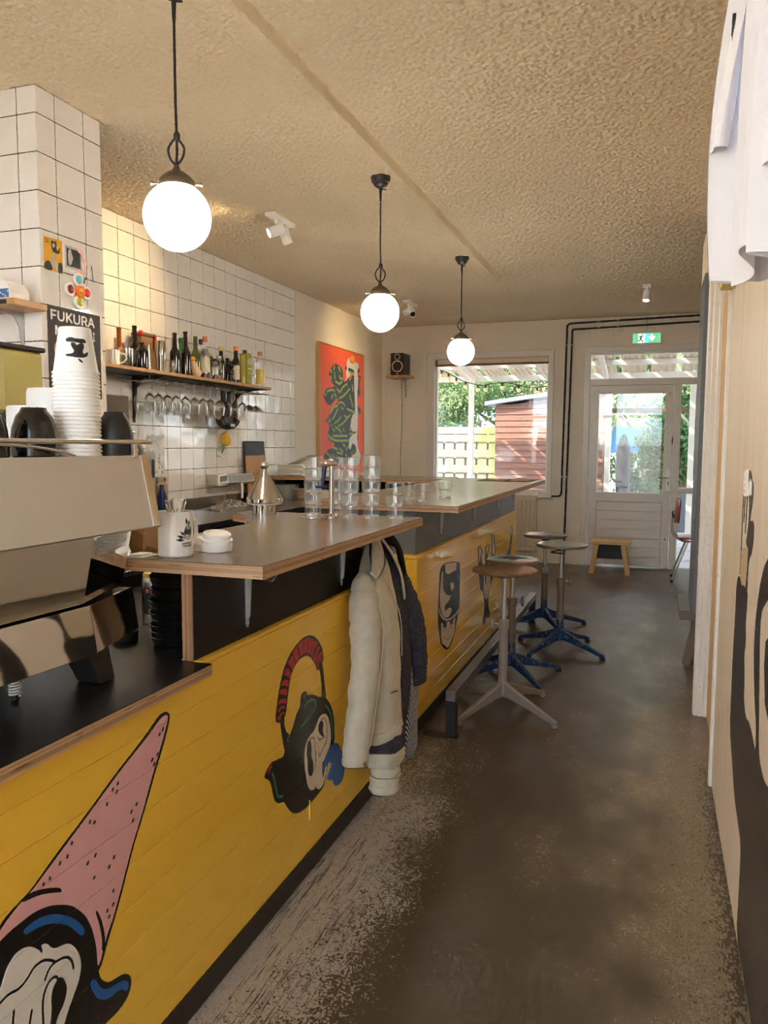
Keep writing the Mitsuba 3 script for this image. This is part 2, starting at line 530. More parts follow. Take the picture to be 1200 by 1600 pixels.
for _n, _c in (('leaf_green', (112, 138, 92)), ('leaf_light', (152, 172, 124)), ('leaf_dark', (76, 112, 78))):
    scene['mat_' + _n] = {'type': 'principledthin', 'base_color': rgb(srgb(*_c)), 'roughness': 0.5, 'diff_trans': 0.8, 'spec_trans': 0.0}
scene['mat_pane_glass'] = {'type': 'thindielectric', 'int_ior': 1.5}
scene['mat_glass_sheet'] = {'type': 'thindielectric', 'int_ior': 1.62, 'specular_transmittance': rgb(0.96, 0.97, 0.965)}
scene['mat_glass_sheet_green'] = {'type': 'thindielectric', 'int_ior': 1.52, 'specular_transmittance': rgb(0.5, 0.62, 0.22)}
scene['mat_glass_solid'] = {'type': 'dielectric', 'int_ior': 1.5}

# ------------------------------------------------------------------ the setting
ZC = 2.845
X_L, X_R, Y_B, Y_F = -3.27, 0.262, 9.27, -1.6
X_FAR = 2.3                                 # the back of the room is wider, behind the grey board

struct('floor')
scene['floor'] = P(box(-3.6, Y_F - 0.1, -0.12, X_FAR + 0.2, Y_B + 0.16, 0.0, 0.0), 'floor_coat')
struct('ceiling')
part('ceiling', 'slab', box(-3.6, Y_F - 0.25, ZC + 0.012, X_FAR + 0.2, Y_B + 0.25, ZC + 0.2, 0.0), 'stucco_flat')


def stucco_field(x0, x1, y0, y1, step):
    """Sprayed plaster as real relief, with the flat strip that hangs 3 cm lower along the room."""
    xs, ys = np.arange(x0, x1 + step, step), np.arange(y0, y1 + step, step)
    X, Y = np.meshgrid(xs, ys, indexing='ij')
    q = np.stack([X, Y, 0 * X], -1)
    h = meshkit.noise(q * 84 + 3, 1) * 0.62 + meshkit.noise(q * 150 + 11, 2) * 0.38
    h = np.clip((h - 0.34) / 0.32, 0, 1)
    wob = (meshkit.noise(q * 14, 4) - 0.5) * 0.010
    d = np.clip(np.minimum((X + 1.482 + wob) / 0.05, (-1.316 + wob * 0.5 - X) / 0.010), 0, 1) * np.clip((6.82 - Y) / 0.06, 0, 1)
    Z = ZC + 0.006 - 0.0078 * h - 0.040 * d * d * (3 - 2 * d)
    n, m = X.shape
    i, j = np.meshgrid(np.arange(n - 1), np.arange(m - 1), indexing='ij')
    a = i * m + j
    f = np.concatenate([np.stack([a, a + 1, a + m + 1], -1).reshape(-1, 3), np.stack([a, a + m + 1, a + m], -1).reshape(-1, 3)])
    return np.stack([X, Y, Z], -1).reshape(-1, 3), f


part('ceiling', 'stucco', stucco_field(-3.28, 0.40, 0.4, 5.2, 0.0056), 'stucco_flat', True)
part('ceiling', 'stucco', stucco_field(-3.28, 0.40, 5.2, 9.28, 0.0086), 'stucco_flat', True)
part('ceiling', 'stucco', stucco_field(-3.28, 0.40, Y_F, 0.4, 0.03), 'stucco_flat', True)
part('ceiling', 'stucco', stucco_field(0.40, X_FAR, 5.3, 9.28, 0.03), 'stucco_flat', True)

# left wall: plaster behind, tiles set one by one on dark grout
struct('wall_left')
part('wall_left', 'plaster', cat([box(-3.6, Y_F, 0, X_L - 0.006, 6.768, ZC, 0), box(-3.6, 6.768, 0, X_L, Y_B, ZC, 0)]), 'plaster')
part('wall_left', 'grout_bed', box(X_L - 0.007, 3.0, 0.985, X_L - 0.0022, 6.766, ZC, 0), 'grout')
_tiles = {}


def tile_mesh(w, h):
    k = (round(w, 4), round(h, 4))
    if k not in _tiles:
        _tiles[k] = P(box(-0.006, 0.0018, 0.0018, 0, w - 0.0018, h - 0.0018, 0.0012), 'tile_glaze')
    return _tiles[k]


zrows = [0.985] + [2.753 - 0.1545 * k for k in range(11, -1, -1)] + [ZC]
ycols = [4.041 + 0.1635 * k for k in range(-6, 17)] + [6.766]
for i in range(len(ycols) - 1):
    for j in range(len(zrows) - 1):
        w, h = ycols[i + 1] - ycols[i], zrows[j + 1] - zrows[j]
        a, b = rng.normal(0, 0.16, 2)
        part('wall_left', 'tile', tile_mesh(w, h), t=T().translate([X_L, ycols[i], zrows[j]]).rotate([0, 0, 1], float(a)).rotate([0, 1, 0], float(b)))

# the tiled pillar in front of it
struct('pillar')
PX, PY0, PY1 = -2.424, 2.62, 3.012
part('pillar', 'core', box(X_L - 0.006, PY0 + 0.0022, 0, PX - 0.0022, PY1, ZC, 0), 'grout')
pz = [0.91] + [2.737 - 0.1527 * k for k in range(11, -1, -1)] + [ZC]
pyc = [PY0 + 0.0, 2.728, 2.900, PY1]
for i in range(3):
    for j in range(len(pz) - 1):
        part('pillar', 'tile', tile_mesh(pyc[i + 1] - pyc[i], pz[j + 1] - pz[j]), t=T().translate([PX, pyc[i], pz[j]]))
pxc = [PX, -2.522, -2.686, -2.850, -3.014, -3.178, X_L]
for i in range(6):
    for j in range(len(pz) - 1):
        part('pillar', 'tile', tile_mesh(pxc[i] - pxc[i + 1], pz[j + 1] - pz[j]), t=T().translate([pxc[i + 1], PY0, pz[j]]).rotate([0, 0, 1], -90))

# back wall with its window and door openings
WX0, WX1, WZ0, WZ1 = -2.60, -1.19, 0.83, 2.45
DX0, DX1, DZ1 = -0.775, 0.50, 2.475
struct('wall_back')
part('wall_back', 'plaster', cat([box(a, Y_B, b, c, Y_B + 0.22, d, 0) for a, b, c, d in ((-3.6, 0, WX0, ZC), (WX0, 0, WX1, WZ0), (WX0, WZ1, WX1, ZC), (WX1, 0, DX0, ZC), (DX0, DZ1, DX1, ZC), (DX1, 0, X_FAR + 0.2, ZC))]), 'plaster')
part('wall_back', 'corner_trim', box(X_L, Y_B - 0.012, 0, X_L + 0.045, Y_B, ZC, 0.003), 'plaster')
struct('window_1')
part('window_1', 'casing', cat([box(-2.682, Y_B - 0.02, 0.79, -2.585, Y_B + 0.02, 2.505, 0.006), box(-1.215, Y_B - 0.02, 0.79, -1.15, Y_B + 0.02, 2.505, 0.006),
                                box(-2.682, Y_B - 0.021, 2.43, -1.15, Y_B + 0.02, 2.506, 0.006), box(-2.69, Y_B - 0.06, 0.775, -1.14, Y_B + 0.02, 0.82, 0.008)]), 'white_wood')
part('window_1', 'frame', cat([box(-2.605, Y_B + 0.02, 0.82, -2.565, Y_B + 0.09, 2.45, 0.006), box(-1.225, Y_B + 0.02, 0.82, -1.185, Y_B + 0.09, 2.45, 0.006),
                               box(-2.605, Y_B + 0.02, 2.41, -1.185, Y_B + 0.09, 2.45, 0.006), box(-2.605, Y_B + 0.02, 0.82, -1.185, Y_B + 0.09, 0.872, 0.006)]), 'white_wood')
part('window_1', 'pane', quad((-2.57, Y_B + 0.06, 0.86), (-1.22, Y_B + 0.06, 0.86), (-1.22, Y_B + 0.06, 2.42), (-2.57, Y_B + 0.06, 2.42)), 'pane_glass')

struct('door_1')
yf = Y_B - 0.015
part('door_1', 'frame', cat([box(-0.81, yf, 0, -0.735, Y_B + 0.1, 2.515, 0.006), box(0.425, yf, 0, 0.52, Y_B + 0.1, 2.515, 0.006), box(-0.81, yf - 0.001, 2.45, 0.52, Y_B + 0.1, 2.516, 0.006),
                             box(-0.74, yf + 0.005, 2.078, 0.43, Y_B + 0.1, 2.152, 0.006), box(0.172, yf + 0.005, 0, 0.253, Y_B + 0.1, 2.08, 0.006), box(0.25, yf + 0.005, 0.866, 0.43, Y_B + 0.09, 0.93, 0.006),
                             box(-0.77, yf + 0.02, 2.43, 0.46, Y_B + 0.08, 2.458, 0.004)]), 'white_wood')
part('door_1', 'transom_pane', quad((-0.74, Y_B + 0.05, 2.15), (0.43, Y_B + 0.05, 2.15), (0.43, Y_B + 0.05, 2.45), (-0.74, Y_B + 0.05, 2.45)), 'pane_glass')
part('door_1', 'side_pane', quad((0.25, Y_B + 0.05, 0.93), (0.43, Y_B + 0.05, 0.93), (0.43, Y_B + 0.05, 2.08), (0.25, Y_B + 0.05, 2.08)), 'pane_glass')
part('door_1', 'side_pane', quad((0.25, Y_B + 0.05, 0.0), (0.43, Y_B + 0.05, 0.0), (0.43, Y_B + 0.05, 0.87), (0.25, Y_B + 0.05, 0.87)), 'pane_glass')
leaf = part('door_1', 'leaf', cat([box(-0.731, yf + 0.012, 0.008, -0.633, Y_B + 0.045, 2.074, 0.004), box(0.084, yf + 0.012, 0.008, 0.169, Y_B + 0.045, 2.074, 0.004),
                                   box(-0.64, yf + 0.012, 1.986, 0.09, Y_B + 0.045, 2.074, 0.004), box(-0.64, yf + 0.0125, 0.757, 0.09, Y_B + 0.045, 0.862, 0.004), box(-0.70, yf + 0.03, 0.02, 0.1, Y_B + 0.03, 0.76, 0.002)]), 'white_wood')
for k in range(7):
    part(leaf, 'plank', box(-0.631, yf + 0.018, 0.024 + 0.1045 * k, 0.082, yf + 0.034, 0.125 + 0.1045 * k, 0.004), 'white_wood')
part(leaf, 'pane', quad((-0.64, Y_B + 0.02, 0.86), (0.09, Y_B + 0.02, 0.86), (0.09, Y_B + 0.02, 1.99), (-0.64, Y_B + 0.02, 1.99)), 'pane_glass')
part(leaf, 'handle_plate', box(0.117, yf + 0.004, 0.890, 0.163, yf + 0.014, 1.138, 0.003), 'white_plastic')
part(leaf, 'handle', cat([tube([(0.143, yf + 0.006, 1.04), (0.143, yf - 0.04, 1.04), (0.13, yf - 0.05, 1.04), (0.04, yf - 0.05, 1.038)], 0.008, 10), cyl((0.143, yf + 0.006, 1.04), (0.143, yf - 0.004, 1.04), 0.016)]), 'chrome', 40)
part(leaf, 'keyhole', cat([cyl((0.143, yf + 0.005, 0.985), (0.143, yf + 0.001, 0.985), 0.009), box(0.139, yf + 0.001, 0.955, 0.147, yf + 0.005, 0.985)]), 'black_plastic')
part(leaf, 'lock_rosette', cyl((0.128, yf + 0.012, 0.342), (0.128, yf + 0.003, 0.342), 0.03, n=28), 'white_glaze')
part(leaf, 'lock_slot', cat([cyl((0.128, yf + 0.003, 0.348), (0.128, yf + 0.001, 0.348), 0.008), box(0.124, yf + 0.001, 0.325, 0.132, yf + 0.003, 0.346), cyl((0.107, yf + 0.003, 0.342), (0.107, yf + 0.001, 0.342), 0.004), cyl((0.149, yf + 0.003, 0.342), (0.149, yf + 0.001, 0.342), 0.004)]), 'black_plastic')
part(leaf, 'hinge', cyl((0.170, yf + 0.01, 1.42), (0.170, yf + 0.01, 1.50), 0.006), 'iron_dark')
part(leaf, 'hook', cat([box(0.126, yf + 0.006, 1.96, 0.132, yf + 0.013, 2.0)]), 'iron_dark')

# right wall: a plywood sheet with painted figures, door casing, and the wide part behind
struct('wall_right')
part('wall_right', 'plywood_sheet', box(X_R, Y_F, 0.012, X_R + 0.018, 3.37, ZC, 0.001), 'plywood_face')
part('wall_right', 'studs', cat([box(X_R + 0.018, Y_F, 0, X_R + 0.14, 3.40, ZC, 0), box(0.32, 3.38, 0, 0.44, 4.3, ZC, 0), box(0.31, 4.27, 0, 0.44, 5.42, ZC, 0), box(0.44, 5.30, 0, X_FAR + 0.2, 5.42, ZC, 0), box(X_FAR, 5.3, 0, X_FAR + 0.2, Y_B, ZC, 0)]), 'plaster')
part('wall_right', 'edge_strip', box(0.25, 3.352, 0.0, 0.282, 3.392, ZC, 0.004), 'white_wood')
part('wall_right', 'door_lining', box(0.292, 3.395, 0.0, 0.322, 4.232, ZC - 0.5, 0.002), 'frame_wood')
part('wall_right', 'casing', cat([box(0.226, 4.232, 0.0, 0.262, 4.31, 2.40, 0.006), box(0.246, 4.225, 0.0, 0.30, 4.29, 2.40, 0.006), box(0.27, 4.218, 0.0, 0.318, 4.27, 2.40, 0.008)]), 'white_wood')
part('wall_right', 'casing_head', box(0.23, 3.40, 2.345, 0.312, 4.31, 2.44, 0.006), 'white_wood')
struct('wall_front')
part('wall_front', 'plaster', cat([box(-3.6, Y_F - 0.2, 0, -3.05, Y_F, ZC, 0), box(0.12, Y_F - 0.2, 0, X_R + 0.15, Y_F, ZC, 0), box(-3.05, Y_F - 0.2, 2.70, 0.12, Y_F, ZC, 0), box(-3.05, Y_F - 0.2, 0, -1.0, Y_F, 0.35, 0)]), 'plaster')
part('wall_front', 'mullion', cat([box(-1.05, Y_F - 0.15, 0, -0.95, Y_F - 0.05, 2.7, 0.004), box(-2.06, Y_F - 0.15, 0.35, -1.98, Y_F - 0.05, 2.7, 0.004), box(-3.05, Y_F - 0.15, 2.08, 0.12, Y_F - 0.05, 2.15, 0.004)]), 'white_wood')
MURALS = [  # group, part, material, stroke width in mm (0: filled), outlines as 'y,z' in mm on their own wall
    ('cone_painting', 'outline', 'paint_black', 0,
     '1456,792 1467,782 1467,767 1446,726 1409,668 1365,592 1331,543 1297,477 1265,418 1241,383 1220,342 1209,334 1210,329 1215,313 1226,299 1240,288 1259,283 1283,277 1299,267 1309,253 1310,237 1301,218 1280,208 1253,206 1224,208 1168,214 1095,250 1013,310 945,377 923,444 923,498 933,535 946,557 960,568 971,578 984,586 1012,594 1038,600 1068,616 1110,638 1179,670 1228,695 1280,721 1328,742 1378,765 1424,791 1440,794'),
    ('cone_painting', 'pink_paint', 'paint_pink', 0,
     '1453,786 1460,780 1459,770 1438,731 1401,671 1359,595 1325,545 1292,482 1259,421 1237,394 1230,380 1223,369 1216,352 1206,343 1206,380 1199,416 1191,441 1178,469 1165,486 1149,505 1129,522 1098,540 1077,549 1044,557 1016,556 991,555 969,551 953,543 940,535 945,547 957,561 970,569 987,579 1012,590 1040,597 1071,612 1114,633 1183,666 1233,691 1285,717 1333,738 1386,760 1432,784'),
    ('cone_painting', 'crease', 'paint_black', 0,
     '1035,599 1068,588 1094,576 1112,565 1115,558 1112,556 1090,568 1063,580 1040,586 1023,589 1017,593|1204,463 1208,463 1213,456 1220,439 1228,410 1231,382 1225,368 1219,371 1222,391 1217,420 1211,442'),
    ('cone_painting', 'blue_arc', 'paint_blue', 0,
     '1020,534 1022,538 1041,540 1064,537 1094,525 1125,503 1151,478 1167,456 1172,443 1168,436 1160,441 1153,451 1131,479 1106,499 1078,515 1052,524 1031,526 1024,527'),
    ('cone_painting', 'white_face', 'paint_white', 0,
     '949,445 960,460 968,471 978,491 988,500 1000,507 1016,507 1033,500 1047,487 1056,476 1060,467 1064,472 1059,484 1065,484 1074,479 1082,466 1095,456 1110,452 1125,447 1139,434 1150,416 1158,396 1159,375 1151,352 1138,336 1124,318 1114,303 1103,284 1078,283 1014,324 956,380 940,421'),
    ('cone_painting', 'face_stroke', 'paint_black', 5,
     '959,442 980,445 1005,440 1023,445 1040,455 1061,454 1078,444 1089,434|1065,415 1076,428 1093,431 1119,423 1133,407 1138,388|1095,399 1086,405 1072,402 1061,388 1057,367 1057,333 1054,313|991,407 987,383 982,366|1031,379 1025,357 1021,339'),
    ('cone_painting', 'eye', 'paint_black', 0,
     '1092,398 1105,393 1112,384 1119,365 1116,347 1107,333 1094,323 1085,307 1081,291 1069,300 1075,325 1079,346 1078,371 1085,388 1095,393'),
    ('cone_painting', 'blue_squiggle', 'paint_blue', 0,
     '1184,324 1192,329 1199,322 1207,303 1218,289 1236,277 1263,270 1288,261 1297,250 1298,237 1289,233 1280,247 1262,254 1239,255 1217,266 1201,281 1191,304'),
    ('cone_painting', 'speckle', 'paint_black', 3,
     '1440,759 1437,754|1427,752 1424,747|1418,709 1415,705|1399,704 1395,699|1406,691 1402,687|1282,699 1279,695|1266,693 1263,689|1278,683 1275,679|1247,670 1245,666|1341,628 1338,624|1323,620 1320,615|1328,598 1325,593|1196,657 1194,653|1209,650 1206,646|1145,639 1143,635|1132,619 1130,615|1113,616 1110,612|1209,582 1206,578|1187,577 1184,573|1264,549 1261,545|1249,536 1246,532|1203,538 1201,534|1086,600 1084,597|1070,598 1068,595|1259,479 1257,475|1258,450 1255,446|1239,447 1237,443|1245,431 1242,428'),
    ('kettle_painting', 'handle_outline', 'paint_black', 0,
     '1990,588 1989,601 1996,620 2005,653 2019,685 2036,716 2056,737 2083,759 2112,773 2155,787 2192,791 2231,788 2270,773 2304,748 2329,718 2339,692 2335,673 2321,671 2307,657 2291,652 2280,665 2270,682 2250,701 2224,720 2198,728 2166,729 2136,724 2111,711 2096,697 2084,676 2074,647 2066,623 2058,591 2051,578 2034,573 2012,572 1995,579'),
    ('kettle_painting', 'handle_post', 'paint_black', 0,
     '2018,579 2043,578 2045,553 2057,528 2077,512 2050,475 2042,488 2028,538|2304,658 2314,674 2330,670 2346,599 2354,561 2360,539 2321,551 2325,588 2314,632'),
    ('kettle_painting', 'body_outline', 'paint_black', 0,
     '2165,611 2175,615 2194,615 2205,605 2207,594 2236,590 2269,578 2293,563 2324,555 2353,544 2382,520 2412,483 2427,445 2432,403 2430,354 2396,339 2374,302 2356,264 2337,236 2302,232 2274,229 2233,226 2181,226 2131,237 2100,252 2071,278 2048,306 2039,318 2003,327 1981,344 1968,374 1958,407 1945,425 1919,441 1919,449 1935,462 1961,472 1994,465 2027,461 2041,458 2047,476 2071,499 2085,512 2103,525 2116,542 2128,560 2159,575 2159,597'),
    ('kettle_painting', 'red_band', 'paint_red', 0,
     '2008,636 2018,641 2041,637 2059,628 2055,618 2035,627 2007,630|2016,659 2022,669 2044,666 2064,656 2061,642 2041,651|2027,683 2036,693 2053,692 2076,680 2073,665 2053,675|2045,709 2059,726 2072,722 2092,701 2085,688 2064,701|2071,737 2094,753 2103,750 2118,723 2100,708 2085,727|2103,764 2130,774 2148,734 2127,726|2142,776 2176,784 2179,739 2160,736|2186,782 2221,781 2204,737 2185,739|2227,777 2258,766 2237,744 2229,727 2211,737|2260,762 2292,746 2263,738 2250,713 2235,726|2287,735 2311,727 2284,713 2270,688 2258,702|2325,711 2328,698 2301,694 2280,679 2285,695 2301,708|2328,688 2325,679 2301,682 2294,661 2290,676 2307,689|2001,608 2010,615 2029,619 2049,610 2052,603 2029,613 2012,609|2001,586 2007,593 2026,598 2043,595 2043,589 2029,596 2015,581|1935,452 1943,462 1959,466 1962,460 1950,451 1937,448'),
    ('kettle_painting', 'green_stroke', 'paint_green', 8,
     '2187,561 2203,571 2236,572 2266,560 2272,541 2242,525 2203,515 2158,507|2353,516 2382,490 2404,455 2415,394 2411,377|1964,437 1977,412 1990,372 2003,349 2031,339|2181,592 2191,601|2065,504 2068,496|2342,562 2339,552'),
    ('kettle_painting', 'cream_face', 'paint_cream', 0,
     '2338,494 2367,477 2389,442 2398,400 2396,367 2374,351 2345,335 2327,315 2345,314 2367,305 2363,289 2348,265 2330,245 2302,241 2278,256 2271,270 2261,262 2234,267 2211,288 2198,327 2185,372 2184,415 2196,439 2222,455 2262,460 2282,476 2303,493'),
    ('kettle_painting', 'face_patch', 'paint_black', 0,
     '2202,434 2215,446 2232,437 2238,409 2234,378 2251,360 2251,323 2234,314 2214,326 2206,355 2208,380 2200,400|2290,468 2307,477 2328,472 2335,452 2324,441 2338,418 2331,412 2306,430 2292,447|2327,327 2345,326 2367,308 2345,299 2329,270 2323,308'),
    ('kettle_painting', 'face_line', 'paint_black', 2.6,
     '2225,445 2245,442 2262,429 2263,399 2271,373 2268,345 2251,326|2285,429 2303,414 2327,412 2349,408|2317,479 2345,472 2360,440 2363,403 2352,383 2320,369|2296,375 2299,358 2320,369'),
    ('kettle_painting', 'blue_splash', 'paint_blue', 0,
     '2334,321 2345,329 2367,351 2404,358 2442,353 2473,332 2485,305 2530,296 2563,276 2554,260 2522,240 2517,216 2513,199 2489,187 2446,191 2427,207 2411,232 2374,243 2370,258 2396,278 2404,291 2389,304 2359,305 2334,291 2323,305'),
    ('kettle_painting', 'paint_drip', 'paint_yellow_light', 1.6,
     '2222,240 2223,172'),
    ('egg_painting', 'outline', 'paint_black', 0,
     '3896,753 3993,765 4095,757 4347,729 4343,670 4352,509 4339,451 4309,405 4270,365 4225,312 4149,280 4082,264 3986,305 3935,340 3898,404 3870,483 3871,545 3888,632'),
    ('egg_painting', 'cream_paint', 'paint_cream', 0,
     '4007,759 4258,733 4252,690 4083,691 4017,709|3931,726 3973,727 3961,685 3964,633 4015,594 4104,568 4157,564 4076,534 4018,538 4005,514 4034,493 4070,505 4161,492 4155,468 4095,450 4043,457 3985,475 3942,505 3905,556 3908,628|4116,637 4193,624 4210,597 4149,585|3880,554 3921,509 3985,470 4066,443 4157,435 4266,436 4338,459 4315,428 4204,423 4067,431 3950,470 3893,515|3930,456 3972,446 3981,415 4054,398 4059,435 4119,418 4128,401 4190,387 4204,415 4238,422 4246,371 4225,324 4149,296 4082,273 4029,306 3956,335 3937,384'),
    ('egg_painting', 'face_line', 'paint_black', 2.5,
     '3991,356 4034,350 4050,331 4101,330 4117,319 4192,344|3988,409 4018,388 4054,394|4113,400 4152,372 4198,381|4093,351 4084,384'),
    ('fork_painting', 'outline', 'paint_black', 0,
     '4845,590 4951,568 4979,508 5018,471 5009,437 4949,443 4899,482 4883,544|4950,584 5305,530 5375,497 5312,453 5247,437 5212,385 5165,341 5192,325 5182,285 5265,231 5228,206 5099,228 5089,199 5015,208 5012,247 5058,273 5051,363 4998,424 4979,508|4823,745 4891,747 4976,701 4930,687 4998,571 4845,595|5046,722 5120,731 5197,719 5186,694 5138,659 5147,548 5059,562|5251,787 5359,772 5370,704 5415,666 5405,623 5305,524 5225,536 5263,642'),
    ('fork_painting', 'cream_paint', 'paint_cream', 0,
     '5023,557 5060,557 5059,480 5094,443 5098,540 5226,526 5253,463 5191,389 5139,351 5075,363 5025,419 5013,503|4857,736 4891,738 4940,703 4900,691 4875,645 4866,646|5074,714 5120,723 5164,718 5155,698 5103,664 5093,665|5283,775 5338,767 5343,707 5379,670 5372,631 5301,640'),
    ('fork_painting', 'red_tip', 'paint_red', 3,
     '4890,761 4907,720|5117,757 5114,709|5335,799 5311,764 5348,706'),
    ('fork_painting', 'face_line', 'paint_black', 3,
     '5075,523 5075,456|5137,519 5156,448|5046,420 5072,400 5110,390 5134,404 5082,432'),
    ('knife_painting', 'outline', 'paint_black', 0,
     '5842,565 5888,588 5967,608 5992,689 6017,764 6068,765 6099,731 6080,661 6025,541 5995,509 5829,532'),
    ('knife_painting', 'cream_paint', 'paint_cream', 0,
     '6025,757 6069,754 6063,693 6018,692'),
    ('arm_painting', 'black_paint', 'paint_black_wall', 0,
     '2645,999 2719,966 2716,887 2734,706 2728,552 2723,470 2613,408 2516,339 2395,313 2287,293 2285,190 2289,81 2300,44 2146,-27 1887,-54 1497,-6 1060,138 1416,1499 1777,1225 2042,1133 2124,1083 2192,989 2213,912 2205,844 2146,740 2099,704 2088,637 2103,639 2235,665 2311,643 2387,681 2379,740 2423,792 2391,849 2424,886 2397,970 2437,998 2526,1002 2569,975'),
    ('arm_painting', 'gap_paint', 'paint_beige_wall', 0,
     '2041,1021 2116,974 2056,769 2024,652 1946,635 1885,635 1727,678 1489,766 1586,1090 1945,1060'),
    ('arm_painting', 'gap_streak', 'paint_black_wall', 0,
     '2000,938 2002,880 1961,800 1865,772 1766,793 1852,964 1943,964'),
    ('arm_painting', 'wrist', 'paint_tan_wall', 0,
     '2624,1086 2436,1109 2432,1052 2433,1008 2464,985 2508,991 2544,975 2593,986 2625,1005'),
    ('arm_painting', 'hand_shadow_side', 'paint_black_wall', 0,
     '2515,1330 2457,1329 2432,1304 2381,1296 2381,1249 2419,1207 2444,1175 2411,1189 2359,1193 2326,1182 2332,1127 2372,1092 2406,1083 2425,1036 2414,989 2456,986 2440,1025 2433,1074 2427,1106 2476,1109 2498,1115 2459,1164 2452,1213 2482,1269'),
    ('arm_painting', 'finger_line', 'paint_black_wall', 5,
     '2619,1250 2627,1166 2617,1092 2625,1005|2574,1245 2585,1170|2514,1249 2531,1143|2384,1185 2413,1165 2390,1137'),
    ('arm_painting', 'fingertip', 'paint_white_wall', 0,
     '2605,1248 2632,1279 2624,1313 2588,1327 2527,1330 2489,1255|2467,1259 2480,1291 2448,1306 2413,1294 2415,1262'),
    ('arm_painting', 'nail', 'paint_pink_wall', 9,
     '2620,1303 2577,1301|2620,1282 2573,1282|2616,1264 2565,1263'),
    ('picture', 'slate_paint', 'paint_slate', 0,
     '7677,2248 7765,2242 7848,2218 7888,2177 7896,2078 7957,2074 8080,2138 8181,2165 8391,2183 8431,2167 8378,2096 8392,2021 8406,1964 8313,1921 8327,1836 8421,1802 8426,1754 8367,1732 8261,1738 8184,1679 8095,1610 8108,1555 8210,1538 8355,1502 8343,1434 8211,1424 8108,1433 8263,1386 8330,1319 8160,1273 8033,1218 7959,1159 7382,1173 7365,1282 7448,1333 7604,1359 7673,1404 7536,1430 7448,1473 7448,1508 7503,1526 7514,1587 7470,1621 7405,1645 7481,1661 7537,1754 7650,1803 7742,1843 7765,1889 7696,1885 7604,1828 7548,1798 7471,1803 7427,1827 7384,1859 7352,1908 7406,1938 7449,1975 7605,1994 7673,2008 7582,2036 7549,2086 7504,2108 7504,2134 7538,2172 7605,2222|7944,2218 8005,2269 8104,2288 8206,2279 8390,2250 8390,2221 8311,2195 8105,2187 7968,2202'),
    ('picture', 'green_stroke', 'paint_lime', 26,
     '7538,2168 7571,2149|7650,2217 7627,2180|7765,2219 7812,2179|7650,2147 7661,2095|7549,2103 7560,2087|7789,2132 7812,2099 7872,2112|7684,2062 7789,2043 7860,2075|7719,1985 7801,1959 7884,2014 8006,2059|7789,1886 7933,1935 8081,2009|8081,1935 8144,1874 8170,1819|7460,1941 7582,1967 7650,1962|7604,1915 7571,1878|7661,1928 7696,1903|7384,1910 7427,1905|7754,1835 7860,1850 7945,1817|7537,1719 7627,1785 7742,1808|7604,1660 7673,1716 7742,1772|7837,1794 7884,1778|8007,1784 8132,1770 8261,1747|7650,1617 7742,1647 7825,1694|7766,1589 7909,1633 8007,1682 8107,1723|7933,1707 8007,1691|7503,1631 7548,1650|7559,1597 7582,1589|7673,1573 7766,1557 7837,1527|7604,1554 7650,1537|7897,1560 7921,1542|8082,1564 8133,1555|7459,1499 7559,1456 7719,1435 8033,1437|7604,1483 8008,1488|8083,1508 8185,1518|7885,1395 7946,1377|7593,1364 7731,1345|7790,1350 7885,1317|7983,1340 8058,1377|7719,1305 7873,1294|7426,1316 7459,1290|7503,1289 7547,1262|7604,1288 7627,1261|7696,1269 7731,1241|7971,1284 8021,1256|8160,1273 8147,1301|8238,1291 8212,1320|8303,1319 8277,1338|7861,1230 7947,1247|8080,2111 8130,2143|8259,2087 8364,2152|8156,2052 8182,1997|7981,2203 8130,2189 8259,2186|8261,1795 8367,1752'),
    ('picture', 'white_drip', 'paint_white', 0,
     '7957,2074 7993,2140 7968,2184 8005,2215 7993,2268 8017,2334 8079,2350 8079,2304 8181,2291 8258,2327 8337,2311 8363,2276 8311,2242 8338,2150 8339,2017 8312,1997 8327,1836 8329,1540 8289,1529 8262,1548 8248,1737 8234,1954 8207,2140 8232,2226 8130,2235 8042,2245 8030,2198 8092,2186 8105,2150 8005,2123|8183,1735 8248,1737 8262,1548 8185,1537 8108,1592 8133,1668|8058,1405 8070,1461 8159,1499 8289,1529 8315,1520 8316,1396 8370,1318 8438,1269 8411,1221 8371,1149 8009,1158 8109,1245 8317,1300 8263,1386 8159,1414 8121,1339 8071,1339'),
    ('picture', 'orange_flame', 'paint_orange', 0,
     '8079,2341 8167,2387 8232,2366 8219,2327 8232,2301 8130,2318'),
    ('beast_painting', 'black_paint', 'paint_black_wall', 0, '1500,1010 1380,1040 1290,960 1210,900 1100,930 1040,830 950,800 900,690 960,560 1060,500 1180,540 1290,470 1420,420 1520,520 1600,640 1640,820'),
    ('beast_painting', 'gap_paint', 'paint_beige_wall', 0, '1330,860 1230,820 1170,720 1090,690 1080,620 1180,610 1300,640 1400,560 1480,640 1500,760 1430,800'),
    ('beast_painting', 'black_paint', 'paint_black_wall', 0, '880,430 780,470 690,400 600,430 520,330 560,200 700,130 860,160 960,240 1010,330'),
    ('beast_painting', 'black_paint', 'paint_black_wall', 0, '820,1330 720,1300 650,1180 560,1120 540,980 640,900 760,960 830,1080 900,1150 900,1260'),
]

# ------------------------------------------------------------------ pendant lamps and spotlights
scene['mat_globe_glass'] = {'type': 'twosided', 'bsdf': {'type': 'diffuse', 'reflectance': rgb(0.8, 0.78, 0.72)}}
GLOBE = [23.5, 21.2, 18.0]


